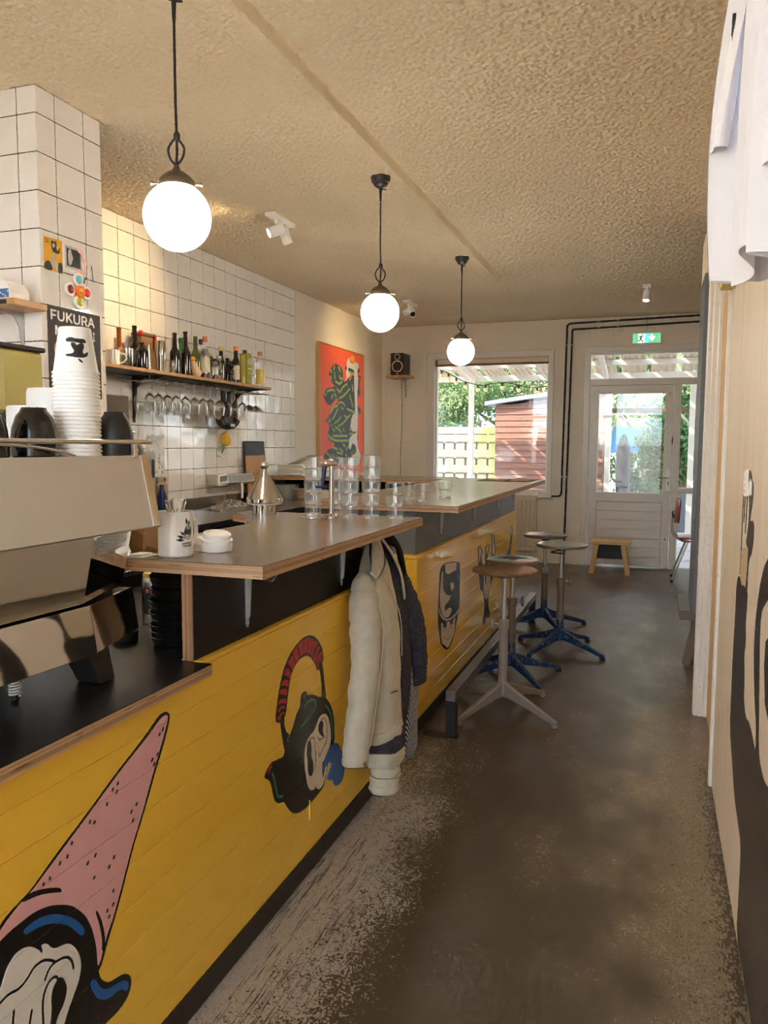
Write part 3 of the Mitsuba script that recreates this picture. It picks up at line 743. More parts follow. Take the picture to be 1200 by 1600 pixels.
def pendant(x, y, label):
    k = thing('pendant_lamp', label, 'lamp', 'globe pendant lamps above the bar')
    zc, r, top = 2.104, 0.104, ZC - 0.040
    m = sphere((x, y, zc), r, 4)
    scene[uniq(k + '__globe')] = {**P(m, 'globe_glass', True), 'emitter': {'type': 'area', 'radiance': rgb(GLOBE)}}
    part(k, 'gallery', lathe([(0.052, zc + 0.088), (0.056, zc + 0.090), (0.056, zc + 0.108), (0.050, zc + 0.114), (0.040, zc + 0.124), (0.026, zc + 0.134), (0.013, zc + 0.141), (0.009, zc + 0.150), (0.007, zc + 0.158), (0.0, zc + 0.158)], (x, y, 0), 32), 'bronze', 50)
    for a in (25, 205):
        c, s = math.cos(math.radians(a)), math.sin(math.radians(a))
        part(k, 'screw', cat([cyl((x + c * 0.053, y + s * 0.053, zc + 0.100), (x + c * 0.072, y + s * 0.072, zc + 0.100), 0.0028, n=8), cyl((x + c * 0.070, y + s * 0.070, zc + 0.100), (x + c * 0.079, y + s * 0.079, zc + 0.100), 0.004, 0.007, n=10)]), 'bronze', 40)
    z0 = zc + 0.156
    part(k, 'cord', tube([(x, y, z0), (x + 0.003, y, z0 + 0.05), (x + 0.002, y, z0 + 0.10), (x, y, z0 + 0.2), (x, y, top - 0.05)], 0.0042, 8), 'black_rubber', True)
    part(k, 'cord_knot', cat([tube(spline([(x, y, z0), (x + 0.022, y, z0 + 0.02), (x + 0.026, y + 0.004, z0 + 0.05), (x + 0.010, y, z0 + 0.075), (x, y, z0 + 0.085)], 6), 0.0035, 8),
                              tube(spline([(x, y, z0), (x - 0.020, y, z0 + 0.02), (x - 0.026, y - 0.004, z0 + 0.05), (x - 0.012, y, z0 + 0.075), (x + 0.002, y, z0 + 0.085)], 6), 0.0035, 8), sphere((x + 0.003, y, z0 + 0.088), 0.011, 2, (1, 0.8, 1.3))]), 'black_rubber', True)
    part(k, 'ceiling_cup', lathe([(0.0, top - 0.055), (0.010, top - 0.054), (0.024, top - 0.050), (0.036, top - 0.040), (0.038, top - 0.028), (0.046, top - 0.026), (0.052, top - 0.008), (0.052, top + 0.002)], (x, y, 0), 32), 'iron_dark', 40)
    part(k, 'strain_relief', cat([cyl((x, y, top - 0.054), (x, y, top - 0.12), 0.008, 0.005, 12), cyl((x + 0.008, y, top - 0.062), (x + 0.03, y, top - 0.066), 0.003, n=8)]), 'black_rubber', 40)


pendant(-1.438, 2.14, 'nearest and largest white globe pendant lamp hanging in front of the tiled pillar')
pendant(-1.423, 3.99, 'middle white globe pendant lamp, hanging beside the red painting')
pendant(-1.428, 5.84, 'farthest and smallest white globe pendant lamp, hanging before the back window')


def spot(x, y, along, heads, label):
    """A white ceiling plate with adjustable heads; heads: (offset along the plate, direction, lit)."""
    k = thing('ceiling_spotlight', label, 'spotlight', 'white ceiling spotlights')
    L = 0.15 if len(heads) > 1 else 0.045
    a = math.degrees(math.atan2(along[1], along[0]))
    part(k, 'plate', xf(box(-L, -0.035, -0.022, L, 0.035, 0.0, 0.003), (x, y, ZC), rz=a), 'white_plastic')
    for off, d, lit in heads:
        d = np.asarray(d, float) / np.linalg.norm(d)
        b = np.array([x + along[0] * off, y + along[1] * off, ZC - 0.02])
        c = b + np.array([0, 0, -0.075])
        part(k, 'arm', cat([cyl(b, b + [0, 0, -0.03], 0.008), tube([b + [0, 0, -0.025], b + [0.022, 0, -0.04], c + [0.02, 0, 0]], 0.006)]), 'white_plastic', 40)
        u, w = frame_of(d)
        ang = np.arange(24) / 24 * 2 * np.pi
        ring = np.cos(ang)[:, None] * u + np.sin(ang)[:, None] * w
        h = part(k, 'head', loft([c - d * 0.05 + ring * 0.030, c - d * 0.046 + ring * 0.033, c + d * 0.05 + ring * 0.033, c + d * 0.05 + ring * 0.029, c + d * 0.036 + ring * 0.027]), 'white_plastic', 40)
        lens = loft([c + d * 0.034 + ring * 0.0268, c + d * 0.040 + ring * 0.0268])
        if lit:
            scene[uniq(h + '__lens')] = {**P(lens, 'globe_glass'), 'emitter': {'type': 'area', 'radiance': rgb(26, 20, 11)}}
            scene[uniq(h + '__beam')] = {'type': 'spot', 'intensity': rgb(np.array([2.6, 1.85, 0.9]) * lit), 'cutoff_angle': 52.0, 'beam_width': 8.0, 'to_world': T().look_at(origin=(c + d * 0.052).tolist(), target=(c + d).tolist(), up=u.tolist())}
        else:
            part(h, 'lens', lens, 'black_plastic')


spot(-2.33, 4.62, (0.0, 1.0), [(-0.07, (-0.75, -0.55, -0.42), 0.75), (0.07, (0.15, 0.5, -1.0), 0)], 'white twin spotlight on the ceiling above the tiled wall, one head lit')
spot(-2.42, 7.70, (0.0, 1.0), [(-0.07, (-0.8, 0.35, -0.45), 0.28), (0.07, (0.45, -0.8, -0.5), 0)], 'white twin spotlight on the ceiling half hidden behind the middle globe lamp')
spot(-0.125, 7.52, (0.0, 1.0), [(0.0, (-0.1, -0.35, -1.0), 0.15)], 'single white spotlight on the ceiling in front of the green exit sign')

# ------------------------------------------------------------------ the bar: two fronts of yellow boards, murals, worktops
def smooth_outline(p, k=2):
    p = np.asarray(p, float)
    for _ in range(k):
        q = np.roll(p, -1, 0)
        p = np.stack([p * 0.75 + q * 0.25, p * 0.25 + q * 0.75], 1).reshape(-1, 2)
    return p


def parse(s):
    return [np.array([[float(v) for v in q.split(',')] for q in o.split()]) / 1000 for o in s.split('|')]


def mural_shapes(width, text):
    for o in parse(text):
        if width:
            yield LineString(spline(np.c_[o, o[:, 0] * 0], 5)[:, :2] if len(o) > 2 else o).buffer(width / 2000, quad_segs=6)
        else:
            yield Polygon(smooth_outline(o)).buffer(0) if len(o) > 8 else Polygon(o).buffer(-0.001).buffer(0.0021)


def mural(parent, group, x, label, clip=None, side=1, step=0.0003, start=0.0004, root=None):
    """Paint of one figure on the wall at x: each colour a thin coat of its own, broken at the joints of the boards."""
    if root is None:
        root = uniq(parent + '__' + group)
        labels[root] = {'label': label}
    n = 0
    for g, name, mat, width, text in MURALS:
        if g == group:
            n += 1
            for s in mural_shapes(width, text):
                m = prism(s if clip is None else s.intersection(clip), 'x', x, x + side * (start + step * n))
                if m is not None:
                    part(root, name, m, mat)


SEAMS = [0.066, 0.145, 0.232, 0.320, 0.410, 0.500, 0.592, 0.680, 0.768, 0.856]


def board_front(k, x, y0, y1, name='plank', under=None, mat='yellow_paint'):
    """Horizontal painted boards facing the aisle, each its own part; returns what of the wall is board and not joint."""
    clips = []
    for i in range(len(SEAMS) - 1):
        a, b = SEAMS[i] + 0.0007, SEAMS[i + 1] - 0.0007
        d = rng.uniform(0, 0.0004)
        if under is not None and b > 0.84:
            ell = Polygon([(y0, a), (y1, a), (y1, b), (under, b), (under, 0.8372), (y0, 0.8372)])
            part(k, name, prism(ell, 'x', x - 0.018, x), mat)
        else:
            part(k, name, box(x - 0.018 - d, y0, a, x, y1, b, 0.0011), mat)
        clips.append(sbox(y0 + 0.001, a - 0.0002, y1 - 0.001, b + 0.0002))
    return shapely.union_all(clips)


LOW0, LOW1 = -0.6, 2.832
XB = -1.030
k = low_bar = thing('bar_counter', 'near bar front of yellow boards with a painted kettle and a painted cone', 'bar')
clip = board_front(k, XB, LOW0, LOW1, under=1.602)
part(k, 'cap_board', box(XB - 0.06, 1.603, 0.856, XB, LOW1, 0.868, 0.003), 'yellow_paint', label='narrow yellow board along the top')
part(k, 'end_board', box(-1.33, LOW1 - 0.02, 0.066, XB - 0.0005, LOW1 + 0.0, 0.868, 0.003), 'yellow_paint')
part(k, 'kickboard', box(-1.3, LOW0, 0.0, XB + 0.008, LOW1 + 0.016, 0.066, 0.003), 'kick_black', label='black kickboard')
part(k, 'carcass', box(-1.30, LOW0, 0.066, XB - 0.0185, LOW1 - 0.02, 0.83, 0.0), 'panel_black')
part(k, 'upright_panel', box(-1.083, 1.600, 0.866, -1.052, LOW1, 1.085, 0.0015), 'ply_edge_upright', label='black panel on edge with bare plywood end')
part(k, 'panel_face', box(-1.052, 1.603, 0.868, -1.0505, LOW1 - 0.001, 1.0848, 0.0004), 'panel_black', label='matte black face')
mural(k, 'cone_painting', XB, 'painted pink cone with black head and white face', clip)
mural(k, 'kettle_painting', XB, 'painted black kettle with striped red handle and cream face', clip)


def bracket(parent, x, y, ztop, reach, drop, mat='zinc'):
    """A pressed steel shelf bracket: leg down the panel, arm out under the top, rib between."""
    legp = Polygon([(y - 0.010, ztop), (y + 0.010, ztop), (y + 0.0065, ztop - drop + 0.01), (y + 0.003, ztop - drop), (y - 0.003, ztop - drop), (y - 0.0065, ztop - drop + 0.01)])
    b = part(parent, 'bracket', cat([prism(legp, 'x', x, x + 0.004), box(x, y - 0.010, ztop - 0.004, x + reach, y + 0.010, ztop, 0.001)]), mat)
    rib = Polygon([(x + 0.003, ztop - drop + 0.02), (x + 0.011, ztop - drop + 0.03), (x + 0.016, ztop - 0.06), (x + 0.03, ztop - 0.025), (x + 0.06, ztop - 0.012), (x + reach - 0.01, ztop - 0.008), (x + reach - 0.01, ztop - 0.003), (x + 0.003, ztop - 0.003)])
    part(b, 'rib', prism(rib, 'y', y - 0.0025, y + 0.0025), mat)
    part(b, 'screw', cyl((x + 0.003, y, ztop - drop + 0.012), (x + 0.006, y, ztop - drop + 0.012), 0.0035, n=10), 'chrome')


def double_hook(parent, x, y, z, out=1):
    m = [box(x, y - 0.012, z - 0.03, x + 0.004, y + 0.012, z + 0.012, 0.001)]
    for s in (-1, 1):
        m.append(tube(spline([(x + 0.003, y, z - 0.012), (x + 0.012, y + s * 0.012, z - 0.026), (x + 0.024, y + s * 0.026, z - 0.024), (x + 0.030, y + s * 0.032, z - 0.004)], 5), 0.0024, 8))
        m.append(sphere((x + 0.030, y + s * 0.032, z - 0.003), 0.004, 1))
    m.append(tube(spline([(x + 0.003, y, z - 0.015), (x + 0.02, y, z - 0.034), (x + 0.034, y, z - 0.024)], 5), 0.0026, 8))
    part(parent, 'coat_hook', cat(m), 'chrome', 40)


for yy in (1.862, 2.545):
    bracket(k, -1.0505, yy, 1.0845, 0.16, 0.19)
for yy in (1.965, 2.72):
    double_hook(k, -1.0505, yy, 1.040)

ZT = 1.116


def top_slab(k, outline, z, th=0.031, lam='laminate_brown'):
    p = Polygon(outline)
    part(k, 'board', prism(p, 'z', z - th, z - 0.0016), 'ply_edge')
    part(k, 'laminate', prism(p.buffer(-0.0004), 'z', z - 0.0016, z), lam)


k = thing('worktop', 'brown topped plywood bar worktop carrying the stacks of water glasses', 'worktop')
top_slab(k, [(-0.85, 1.583), (-0.85, 2.892), (-1.62, 2.892), (-1.62, 2.765), (-1.53, 2.705), (-1.41, 2.50), (-1.36, 2.44), (-1.36, 1.583)], ZT)

k = thing('work_top', 'low black worktop with plywood edge under the espresso machine', 'worktop')
top_slab(k, [(-1.0, -0.6), (-1.0, 1.602), (-1.0845, 1.602), (-1.0845, 2.80), (-1.80, 2.80), (-1.80, -0.6)], 0.866, 0.0285, 'laminate_black')
k = thing('under_counter', 'steel and black cabinet behind the near bar under the low worktop', 'cabinet')
part(k, 'body', box(-1.78, -0.5, 0.05, -1.31, 2.6, 0.8365, 0.004), 'panel_black')

HB0, HB1 = 3.50, 6.285
XH = -1.050
k = high_bar = thing('bar_counter', 'far bar front of glossy yellow boards with painted fork and egg behind the stools', 'bar')
clip = board_front(k, XH, HB0, HB1, mat='yellow_gloss')
part(k, 'cap_board', box(XH - 0.075, HB0 - 0.0, 0.856, XH + 0.004, HB1, 0.872, 0.004), 'yellow_paint')
for i in range(len(SEAMS) - 1):
    part(k, 'end_plank', box(-1.62, HB0 - 0.018, SEAMS[i] + 0.0007, XH - 0.026, HB0, SEAMS[i + 1] - 0.0007, 0.0016), 'yellow_paint')
part(k, 'corner_post', box(XH - 0.0265, HB0 - 0.020, 0.066, XH + 0.001, HB0 + 0.001, 0.858, 0.003), 'yellow_paint')
part(k, 'end_cap', box(-1.62, HB0 - 0.024, 0.857, XH + 0.004, HB0 + 0.05, 0.8722, 0.004), 'yellow_paint')
part(k, 'kickboard', box(-1.55, HB0 - 0.004, 0.0, XH + 0.004, HB1, 0.066, 0.003), 'kick_black', label='black kickboard')
part(k, 'carcass', box(-1.60, HB0 + 0.001, 0.066, XH - 0.0185, HB1 - 0.02, 0.85, 0.0), 'panel_black')
part(k, 'upright_panel', box(-1.60, HB0 + 0.022, 0.871, XH - 0.020, HB1 - 0.01, 1.0845, 0.002), 'panel_grey', label='matte grey upper panel')
part(k, 'far_end_board', box(-1.3, HB1 - 0.02, 0.0, XH - 0.001, HB1 + 0.0, 0.868, 0.003), 'yellow_paint')
mural(k, 'egg_painting', XH, 'painted egg shaped figure in black and cream', clip)
mural(k, 'fork_painting', XH, 'painted fork figure with a face and red tipped tines', clip)
mural(k, 'knife_painting', XH, 'painted black knife with cream tip', clip)
for yy in (3.98, 4.78, 5.58, 6.22):
    bracket(k, XH - 0.020, yy, 1.0845, 0.17, 0.165)
for yy in (4.70, 5.50, 6.16):
    double_hook(k, XH - 0.020, yy, 1.052)

k = thing('worktop', 'long worktop of the far bar with three single glasses on it', 'worktop')
top_slab(k, [(-0.85, 3.47), (-0.85, 6.42), (-1.62, 6.42), (-1.62, 3.47)], ZT)
k = thing('worktop', 'worktop across the back of the bar ending at the left wall', 'worktop')
top_slab(k, [(-3.268, 6.12), (-1.6205, 6.12), (-1.6205, 6.60), (-3.268, 6.60)], ZT)
k = thing('back_cabinet', 'dark cabinet with open shelf under the worktop across the back of the bar', 'cabinet')
part(k, 'back_panel', box(-3.266, 6.55, 0.0, -1.605, 6.58, 1.084, 0.002), 'panel_black')
part(k, 'shelf', box(-3.266, 6.13, 0.845, -1.605, 6.55, 0.868, 0.002), 'panel_black')
part(k, 'base', box(-3.266, 6.15, 0.0, -1.605, 6.55, 0.845, 0.002), 'panel_black')
part(k, 'end_panel', box(-1.6205, 6.13, 0.0, -1.601, 6.58, 1.084, 0.002), 'panel_black')

k = thing('foot_rail', 'bare steel foot rail of square tube along the far bar', 'foot rail')
part(k, 'tube', box(-0.908, 3.50, 0.178, -0.858, 6.15, 0.230, 0.003), 'iron_bare')
for yy in (3.53, 4.85, 6.10):
    part(k, 'post', box(-0.907, yy - 0.024, 0.006, -0.859, yy + 0.024, 0.1785, 0.003), 'iron_dark')
    part(k, 'foot_plate', box(-1.02, yy - 0.03, 0.0, -0.85, yy + 0.03, 0.006, 0.001), 'iron_dark')


# ------------------------------------------------------------------ stools
def stool(x, y, zs, rs, rot, mat, seat_mat, knob_deg, label, rim_mat, ring=False, hub=0.115, collar=0.50, legr=0.345):
    k = thing('bar_stool', label, 'stool', 'adjustable steel stools at the far bar')
    part(k, 'seat', lathe([(0.0, zs - 0.022), (rs * 0.9, zs - 0.022), (rs, zs - 0.016), (rs + 0.001, zs - 0.005), (rs - 0.008, zs), (rs * 0.7, zs - 0.005), (0.0, zs - 0.008)], (x, y, 0), 40), seat_mat, 50)
    if rim_mat:
        part(k, 'seat_rim', lathe([(rs - 0.004, zs - 0.024), (rs + 0.0025, zs - 0.020), (rs + 0.0025, zs - 0.007), (rs - 0.002, zs - 0.0035)], (x, y, 0), 40), rim_mat, 50)
    part(k, 'seat_mount', lathe([(0.0, zs - 0.05), (0.028, zs - 0.05), (0.032, zs - 0.026), (0.07, zs - 0.021)], (x, y, 0), 24), mat, 40)
    part(k, 'spindle', cyl((x, y, collar - 0.06), (x, y, zs - 0.03), 0.0135, n=18), 'zinc', 40)
    part(k, 'column', lathe([(0.026, hub - 0.02), (0.025, hub + 0.05), (0.023, collar - 0.045)], (x, y, 0), 24), mat, 40)
    c = part(k, 'collar', lathe([(0.023, collar - 0.05), (0.029, collar - 0.048), (0.030, collar - 0.004), (0.026, collar), (0.0, collar)], (x, y, 0), 24), mat, 40)
    a = math.radians(knob_deg)
    d = np.array([math.cos(a), math.sin(a), 0])
    o = np.array([x, y, collar - 0.022])
    part(c, 'clamp_screw', cyl(o + d * 0.025, o + d * 0.056, 0.006, n=12), 'zinc', 40)
    part(c, 'knob', loft([o + d * q + r * (np.cos(np.arange(22) / 22 * 2 * np.pi)[:, None] * np.cross(d, [0, 0, 1]) + np.sin(np.arange(22) / 22 * 2 * np.pi)[:, None] * np.array([0, 0, 1.0])) for q, r in ((0.053, 0.012), (0.057, 0.029), (0.064, 0.032), (0.070, 0.029), (0.073, 0.012))]), mat if mat != 'stool_blue' else 'stool_grey', 40)
    for j in range(4):
        b = math.radians(rot + 90 * j)
        u, s = np.array([math.cos(b), math.sin(b), 0]), np.array([-math.sin(b), math.cos(b), 0])
        base = np.array([x, y, 0.0])
        rings = []
        for q, zt, zb, w in ((0.012, hub + 0.055, hub - 0.03, 0.015), (0.05, hub + 0.035, hub - 0.028, 0.015), (0.20, hub - 0.020, 0.045, 0.0125), (legr - 0.015, 0.040, 0.014, 0.011), (legr + 0.005, 0.030, 0.012, 0.008)):
            rings.append([base + u * q + s * w * e + [0, 0, z] for e, z in ((-1, zt - 0.004), (-0.6, zt), (0.6, zt), (1, zt - 0.004), (0.8, zb), (-0.8, zb))])
        l = part(k, 'leg', loft(rings), mat, 30)
        part(l, 'glide', lathe([(0.0, 0.0), (0.017, 0.0), (0.019, 0.005), (0.018, 0.014), (0.0, 0.015)], base + u * (legr - 0.008), 16), 'stool_grey' if mat != 'stool_blue' else 'iron_dark', 40)
    if ring:
        part(k, 'tilt_rod', tube(spline([(x, y, zs - 0.045), (x - 0.06, y - 0.10, zs - 0.05), (x + 0.03, y - 0.14, zs - 0.05)], 5), 0.005, 8), 'iron_dark', 40)


stool(-0.722, 3.985, 0.757, 0.168, 60, 'stool_grey', 'stool_wood', 196, 'nearest bar stool with round wooden seat and grey steel base', None, hub=0.105, collar=0.487)
stool(-0.785, 4.590, 0.722, 0.155, 40, 'stool_blue', 'stool_top_grey', 20, 'blue based bar stool with grey seat directly behind the wooden seated one', 'stool_blue', hub=0.10, collar=0.485)
stool(-0.775, 5.975, 0.722, 0.160, 31, 'stool_blue', 'stool_top_grey', -78, 'farthest bar stool, beside the end of the far bar', 'stool_blue', hub=0.10, collar=0.475)
stool(-0.580, 5.327, 0.735, 0.166, -29, 'stool_blue', 'stool_top_grey', 12, 'bar stool with pale seat and blue legs standing farthest out in the aisle', 'stool_blue', True, hub=0.10, collar=0.50)

# ------------------------------------------------------------------ painting, speaker, pipes, exit sign, radiator, blind
k = thing('painting', 'tall red painting of a green and grey statue with a candle on the left wall', 'painting')
fy0, fy1, fz0, fz1 = 7.25, 8.515, 1.05, 2.43
part(k, 'canvas', box(-3.262, fy0 + 0.012, fz0 + 0.01, -3.237, fy1 - 0.012, fz1 - 0.01, 0.001), 'paint_coral', label='red painted canvas')
part(k, 'frame', cat([box(-3.268, fy0, fz0, -3.226, fy0 + 0.012, fz1, 0.001), box(-3.268, fy1 - 0.012, fz0, -3.226, fy1, fz1, 0.001), box(-3.268, fy0, fz1 - 0.012, -3.226, fy1, fz1, 0.001), box(-3.268, fy0, fz0, -3.226, fy1, fz0 + 0.012, 0.001)]), 'frame_wood')
mural(None, 'picture', -3.237, '', sbox(fy0 + 0.013, fz0 + 0.012, fy1 - 0.013, fz1 - 0.012), start=0.0002, root=k)

sx, sy = -2.985, 9.085
k = thing('wall_shelf', 'small wooden shelf on a bracket under the loudspeaker', 'shelf')
part(k, 'board', box(sx - 0.135, 8.96, 2.203, sx + 0.135, Y_B - 0.001, 2.230, 0.003), 'wood')
part(k, 'bracket', cat([box(sx + 0.015, Y_B - 0.006, 1.98, sx + 0.035, Y_B - 0.001, 2.203, 0.001), prism(Polygon([(Y_B - 0.006, 2.0), (Y_B - 0.014, 2.02), (Y_B - 0.04, 2.17), (9.02, 2.195), (9.02, 2.203), (Y_B - 0.006, 2.203)]), 'x', sx + 0.022, sx + 0.028)]), 'zinc')
k = thing('loudspeaker', 'black loudspeaker with pink ringed woofer on the small wall shelf', 'speaker')
cab = Polygon([(sx - 0.085, 2.231), (sx + 0.085, 2.231), (sx + 0.085, 2.497), (sx - 0.085, 2.497)]).buffer(-0.018).buffer(0.018)
part(k, 'cabinet', prism(cab, 'y', 9.0, Y_B - 0.03), 'speaker_black', 30)
for r, zc, mt, nm in ((0.070, 2.338, 'ring_pink', 'woofer'), (0.035, 2.452, 'ring_white', 'tweeter')):
    w = part(k, nm, xf(lathe([(r * 0.8, 0.0), (r * 0.45, -0.012), (r * 0.25, -0.014), (0.0, -0.008)], n=30), (sx, 8.992, zc), rx=90), 'cone_dark', 40)
    part(w, 'ring', xf(lathe([(r * 0.80, 0.0), (r * 0.84, 0.006), (r * 0.95, 0.006), (r, 0.0), (r, -0.009)], n=36), (sx, 8.998, zc), rx=90), mt, 40)
part(k, 'badge', cyl((sx, 9.0, 2.248), (sx, 8.998, 2.248), 0.006), 'chrome')
solo('speaker_cable', tube(spline([(sx - 0.02, Y_B - 0.03, 2.20), (sx - 0.025, Y_B - 0.006, 2.0), (sx - 0.022, Y_B - 0.006, 1.6), (sx - 0.035, Y_B - 0.006, 1.3), (sx - 0.035, Y_B - 0.006, 1.0)], 8), 0.0028, 6), 'wood_dark_edge', 'thin cable running down the wall from the loudspeaker', 'cable', smooth=True)

k = thing('exit_sign', 'lit green emergency exit sign above the back door', 'exit sign')
ex0, ex1, ez0, ez1, ey = -0.291, 0.015, 2.532, 2.647, Y_B - 0.055
part(k, 'housing', box(ex0, ey, ez0, ex1, ey + 0.03, ez1, 0.004), 'white_plastic')


def lit(parent, name, mesh, r):
    scene[uniq(parent + '__' + name)] = {**P(mesh, 'globe_glass'), 'emitter': {'type': 'area', 'radiance': rgb(r)}}


lit(k, 'green_panel', box(ex0 + 0.004, ey - 0.002, ez0 + 0.004, ex1 - 0.004, ey, ez1 - 0.004, 0.0004), (0.006, 0.22, 0.09))
lit(k, 'white_panel', box(ex0 + 0.062, ey - 0.003, ez0 + 0.006, ex0 + 0.132, ey - 0.002, ez1 - 0.006, 0.0002), (0.5, 0.53, 0.56))
lit(k, 'cyan_panel', box(ex0 + 0.134, ey - 0.003, ez0 + 0.006, ex0 + 0.175, ey - 0.002, ez1 - 0.006, 0.0002), (0.01, 0.3, 0.38))
zc = (ez0 + ez1) / 2
ar = Polygon([(ex0 + 0.201, ez1 - 0.014), (ex0 + 0.215, ez1 - 0.014), (ex0 + 0.215, zc + 0.008), (ex0 + 0.232, zc + 0.022), (ex0 + 0.244, zc + 0.010), (ex0 + 0.208, zc - 0.034), (ex0 + 0.170, zc + 0.010), (ex0 + 0.182, zc + 0.022), (ex0 + 0.201, zc + 0.008)])
lit(k, 'arrow', prism(ar, 'y', ey - 0.004, ey - 0.003), (0.5, 0.54, 0.54))
run = [LineString(q).buffer(w) for q, w in (([(0.098, 0.078), (0.088, 0.05)], 0.008), ([(0.088, 0.052), (0.104, 0.034), (0.116, 0.014)], 0.005), ([(0.088, 0.050), (0.080, 0.030), (0.066, 0.030)], 0.005), ([(0.098, 0.080), (0.082, 0.080), (0.076, 0.066)], 0.004), ([(0.099, 0.076), (0.110, 0.066), (0.118, 0.072)], 0.004))] + [Point(0.110, 0.094).buffer(0.0085)]
part(k, 'running_figure', prism(shapely.affinity.translate(shapely.union_all(run), ex0, ez0), 'y', ey - 0.004, ey - 0.003), 'exit_green')
part(k, 'cable', tube([((ex0 + ex1) / 2, Y_B - 0.03, ez1 - 0.01), ((ex0 + ex1) / 2 - 0.002, Y_B - 0.012, 2.75), ((ex0 + ex1) / 2 - 0.002, Y_B - 0.012, ZC)], 0.004, 6), 'zinc')


def round_path(p, r=0.05, k=6):
    p = [np.asarray(q, float) for q in p]
    out = [p[0]]
    for a, b, c in zip(p, p[1:], p[2:]):
        u, w = (a - b) / np.linalg.norm(a - b), (c - b) / np.linalg.norm(c - b)
        for s in np.linspace(0, 1, k):
            out.append((b + u * r) * (1 - s) ** 2 + 2 * s * (1 - s) * b + (b + w * r) * s * s)
    return np.array(out + [p[-1]])


yp = Y_B - 0.03
k = thing('heating_pipe', 'outer of two black pipes running over the door and down to the radiator', 'pipe', 'black pipes on the back wall')
part(k, 'pipe', tube(round_path([(1.6, yp, 2.84), (-1.01, yp, 2.79), (-1.03, yp, 0.80), (-1.30, yp, 0.80)]), 0.0105, 10), 'black_rubber', 40)
k2 = thing('heating_pipe', 'inner of two black pipes running over the door and down to the floor', 'pipe', 'black pipes on the back wall')
part(k2, 'pipe', tube(round_path([(1.6, yp, 2.775), (-0.95, yp, 2.722), (-0.985, yp, 0.04), (-0.985, yp + 0.02, 0.0)], 0.018), 0.0105, 10), 'black_rubber', 40)
for kk, pp in ((k, ((-1.012, 2.55), (-1.025, 1.03), (-0.66, 2.80), (-0.45, 2.803))), (k2, ((-0.952, 2.55), (-0.968, 1.03), (-0.66, 2.732), (-0.45, 2.735)))):
    for a, b in pp:
        part(kk, 'clip', cat([cyl((a, yp - 0.014, b), (a, Y_B, b), 0.004), xf(box(-0.016, -0.014, -0.008, 0.016, 0.014, 0.008, 0.003), (a, yp, b))]), 'zinc')

k = thing('radiator', 'cream panel radiator under the back window at the far end of the bar', 'radiator')
part(k, 'panel', box(-2.45, Y_B - 0.075, 0.14, -1.31, Y_B - 0.055, 0.80, 0.006), 'radiator_white')
part(k, 'back_panel', box(-2.45, Y_B - 0.045, 0.14, -1.31, Y_B - 0.03, 0.80, 0.006), 'radiator_white')
for i in range(24):
    a = -1.345 - 0.047 * i
    part(k, 'rib', hull([(a + q * s, Y_B - 0.0745 - d, z) for s, d in ((0.016, 0.0), (0.009, 0.010)) for q in (-1, 1) for z in ((0.19 + d, 0.755 - d))]), 'radiator_white')
part(k, 'top_grille', box(-2.45, Y_B - 0.078, 0.797, -1.31, Y_B - 0.028, 0.803, 0.001), 'radiator_white')
part(k, 'valve', cat([cyl((-1.285, Y_B - 0.05, 0.78), (-1.285, Y_B - 0.05, 0.86), 0.018), cyl((-1.31, Y_B - 0.05, 0.80), (-1.22, Y_B - 0.05, 0.80), 0.010)]), 'white_plastic', 40)
part(k, 'foot', box(-1.40, Y_B - 0.07, 0.0, -1.37, Y_B - 0.04, 0.145, 0.002), 'radiator_white')
part(k, 'foot', box(-2.40, Y_B - 0.07, 0.0, -2.37, Y_B - 0.04, 0.145, 0.002), 'radiator_white')

k = thing('roller_blind', 'rolled up beige blind in a cassette at the top of the back window', 'blind')
part(k, 'cassette', box(-2.575, Y_B + 0.005, 2.372, -1.205, Y_B + 0.05, 2.425, 0.005), 'beige_paint')
part(k, 'roll', cyl((-2.56, Y_B + 0.026, 2.366), (-1.22, Y_B + 0.026, 2.366), 0.018), 'kraft', 40)
part(k, 'end_cap', box(-1.222, Y_B + 0.0, 2.35, -1.204, Y_B + 0.052, 2.427, 0.004), 'black_plastic')
part(k, 'end_cap', box(-2.577, Y_B + 0.0, 2.35, -2.559, Y_B + 0.052, 2.427, 0.004), 'black_plastic')

k = thing('brochure', 'open paper leaflet lying at the far end of the far bar', 'paper')
part(k, 'page', hull([(-1.10, 6.05, ZT), (-0.93, 6.08, ZT), (-1.10, 6.36, ZT), (-0.90, 6.38, ZT), (-1.02, 6.2, ZT + 0.022), (-1.04, 6.3, ZT + 0.018)]), 'kraft')
part(k, 'page', hull([(-1.30, 6.0, ZT), (-1.12, 6.04, ZT), (-1.30, 6.36, ZT), (-1.10, 6.38, ZT), (-1.2, 6.2, ZT + 0.012)]), 'kraft')
part(k, 'cover', box(-1.32, 5.98, ZT, -0.90, 6.40, ZT + 0.003, 0.001), 'ink')

# ------------------------------------------------------------------ seats at the back
k = thing('low_bench', 'small pine stool bench with splayed legs in front of the back door', 'bench')
part(k, 'seat', box(-0.652, 8.66, 0.325, -0.222, 8.90, 0.362, 0.004), 'pine')
for s, a in ((1, -0.575), (-1, -0.30)):
    for q in (8.70, 8.86):
        part(k, 'leg', hull([(a + e * 0.024 + o, q + g * 0.022, z) for e in (-1, 1) for g in (-1, 1) for z, o in ((0.0, -s * 0.055), (0.326, 0.0))]), 'pine')
part(k, 'brace', box(-0.575, 8.765, 0.16, -0.30, 8.795, 0.327, 0.003), 'kick_black', label='dark board between the legs')

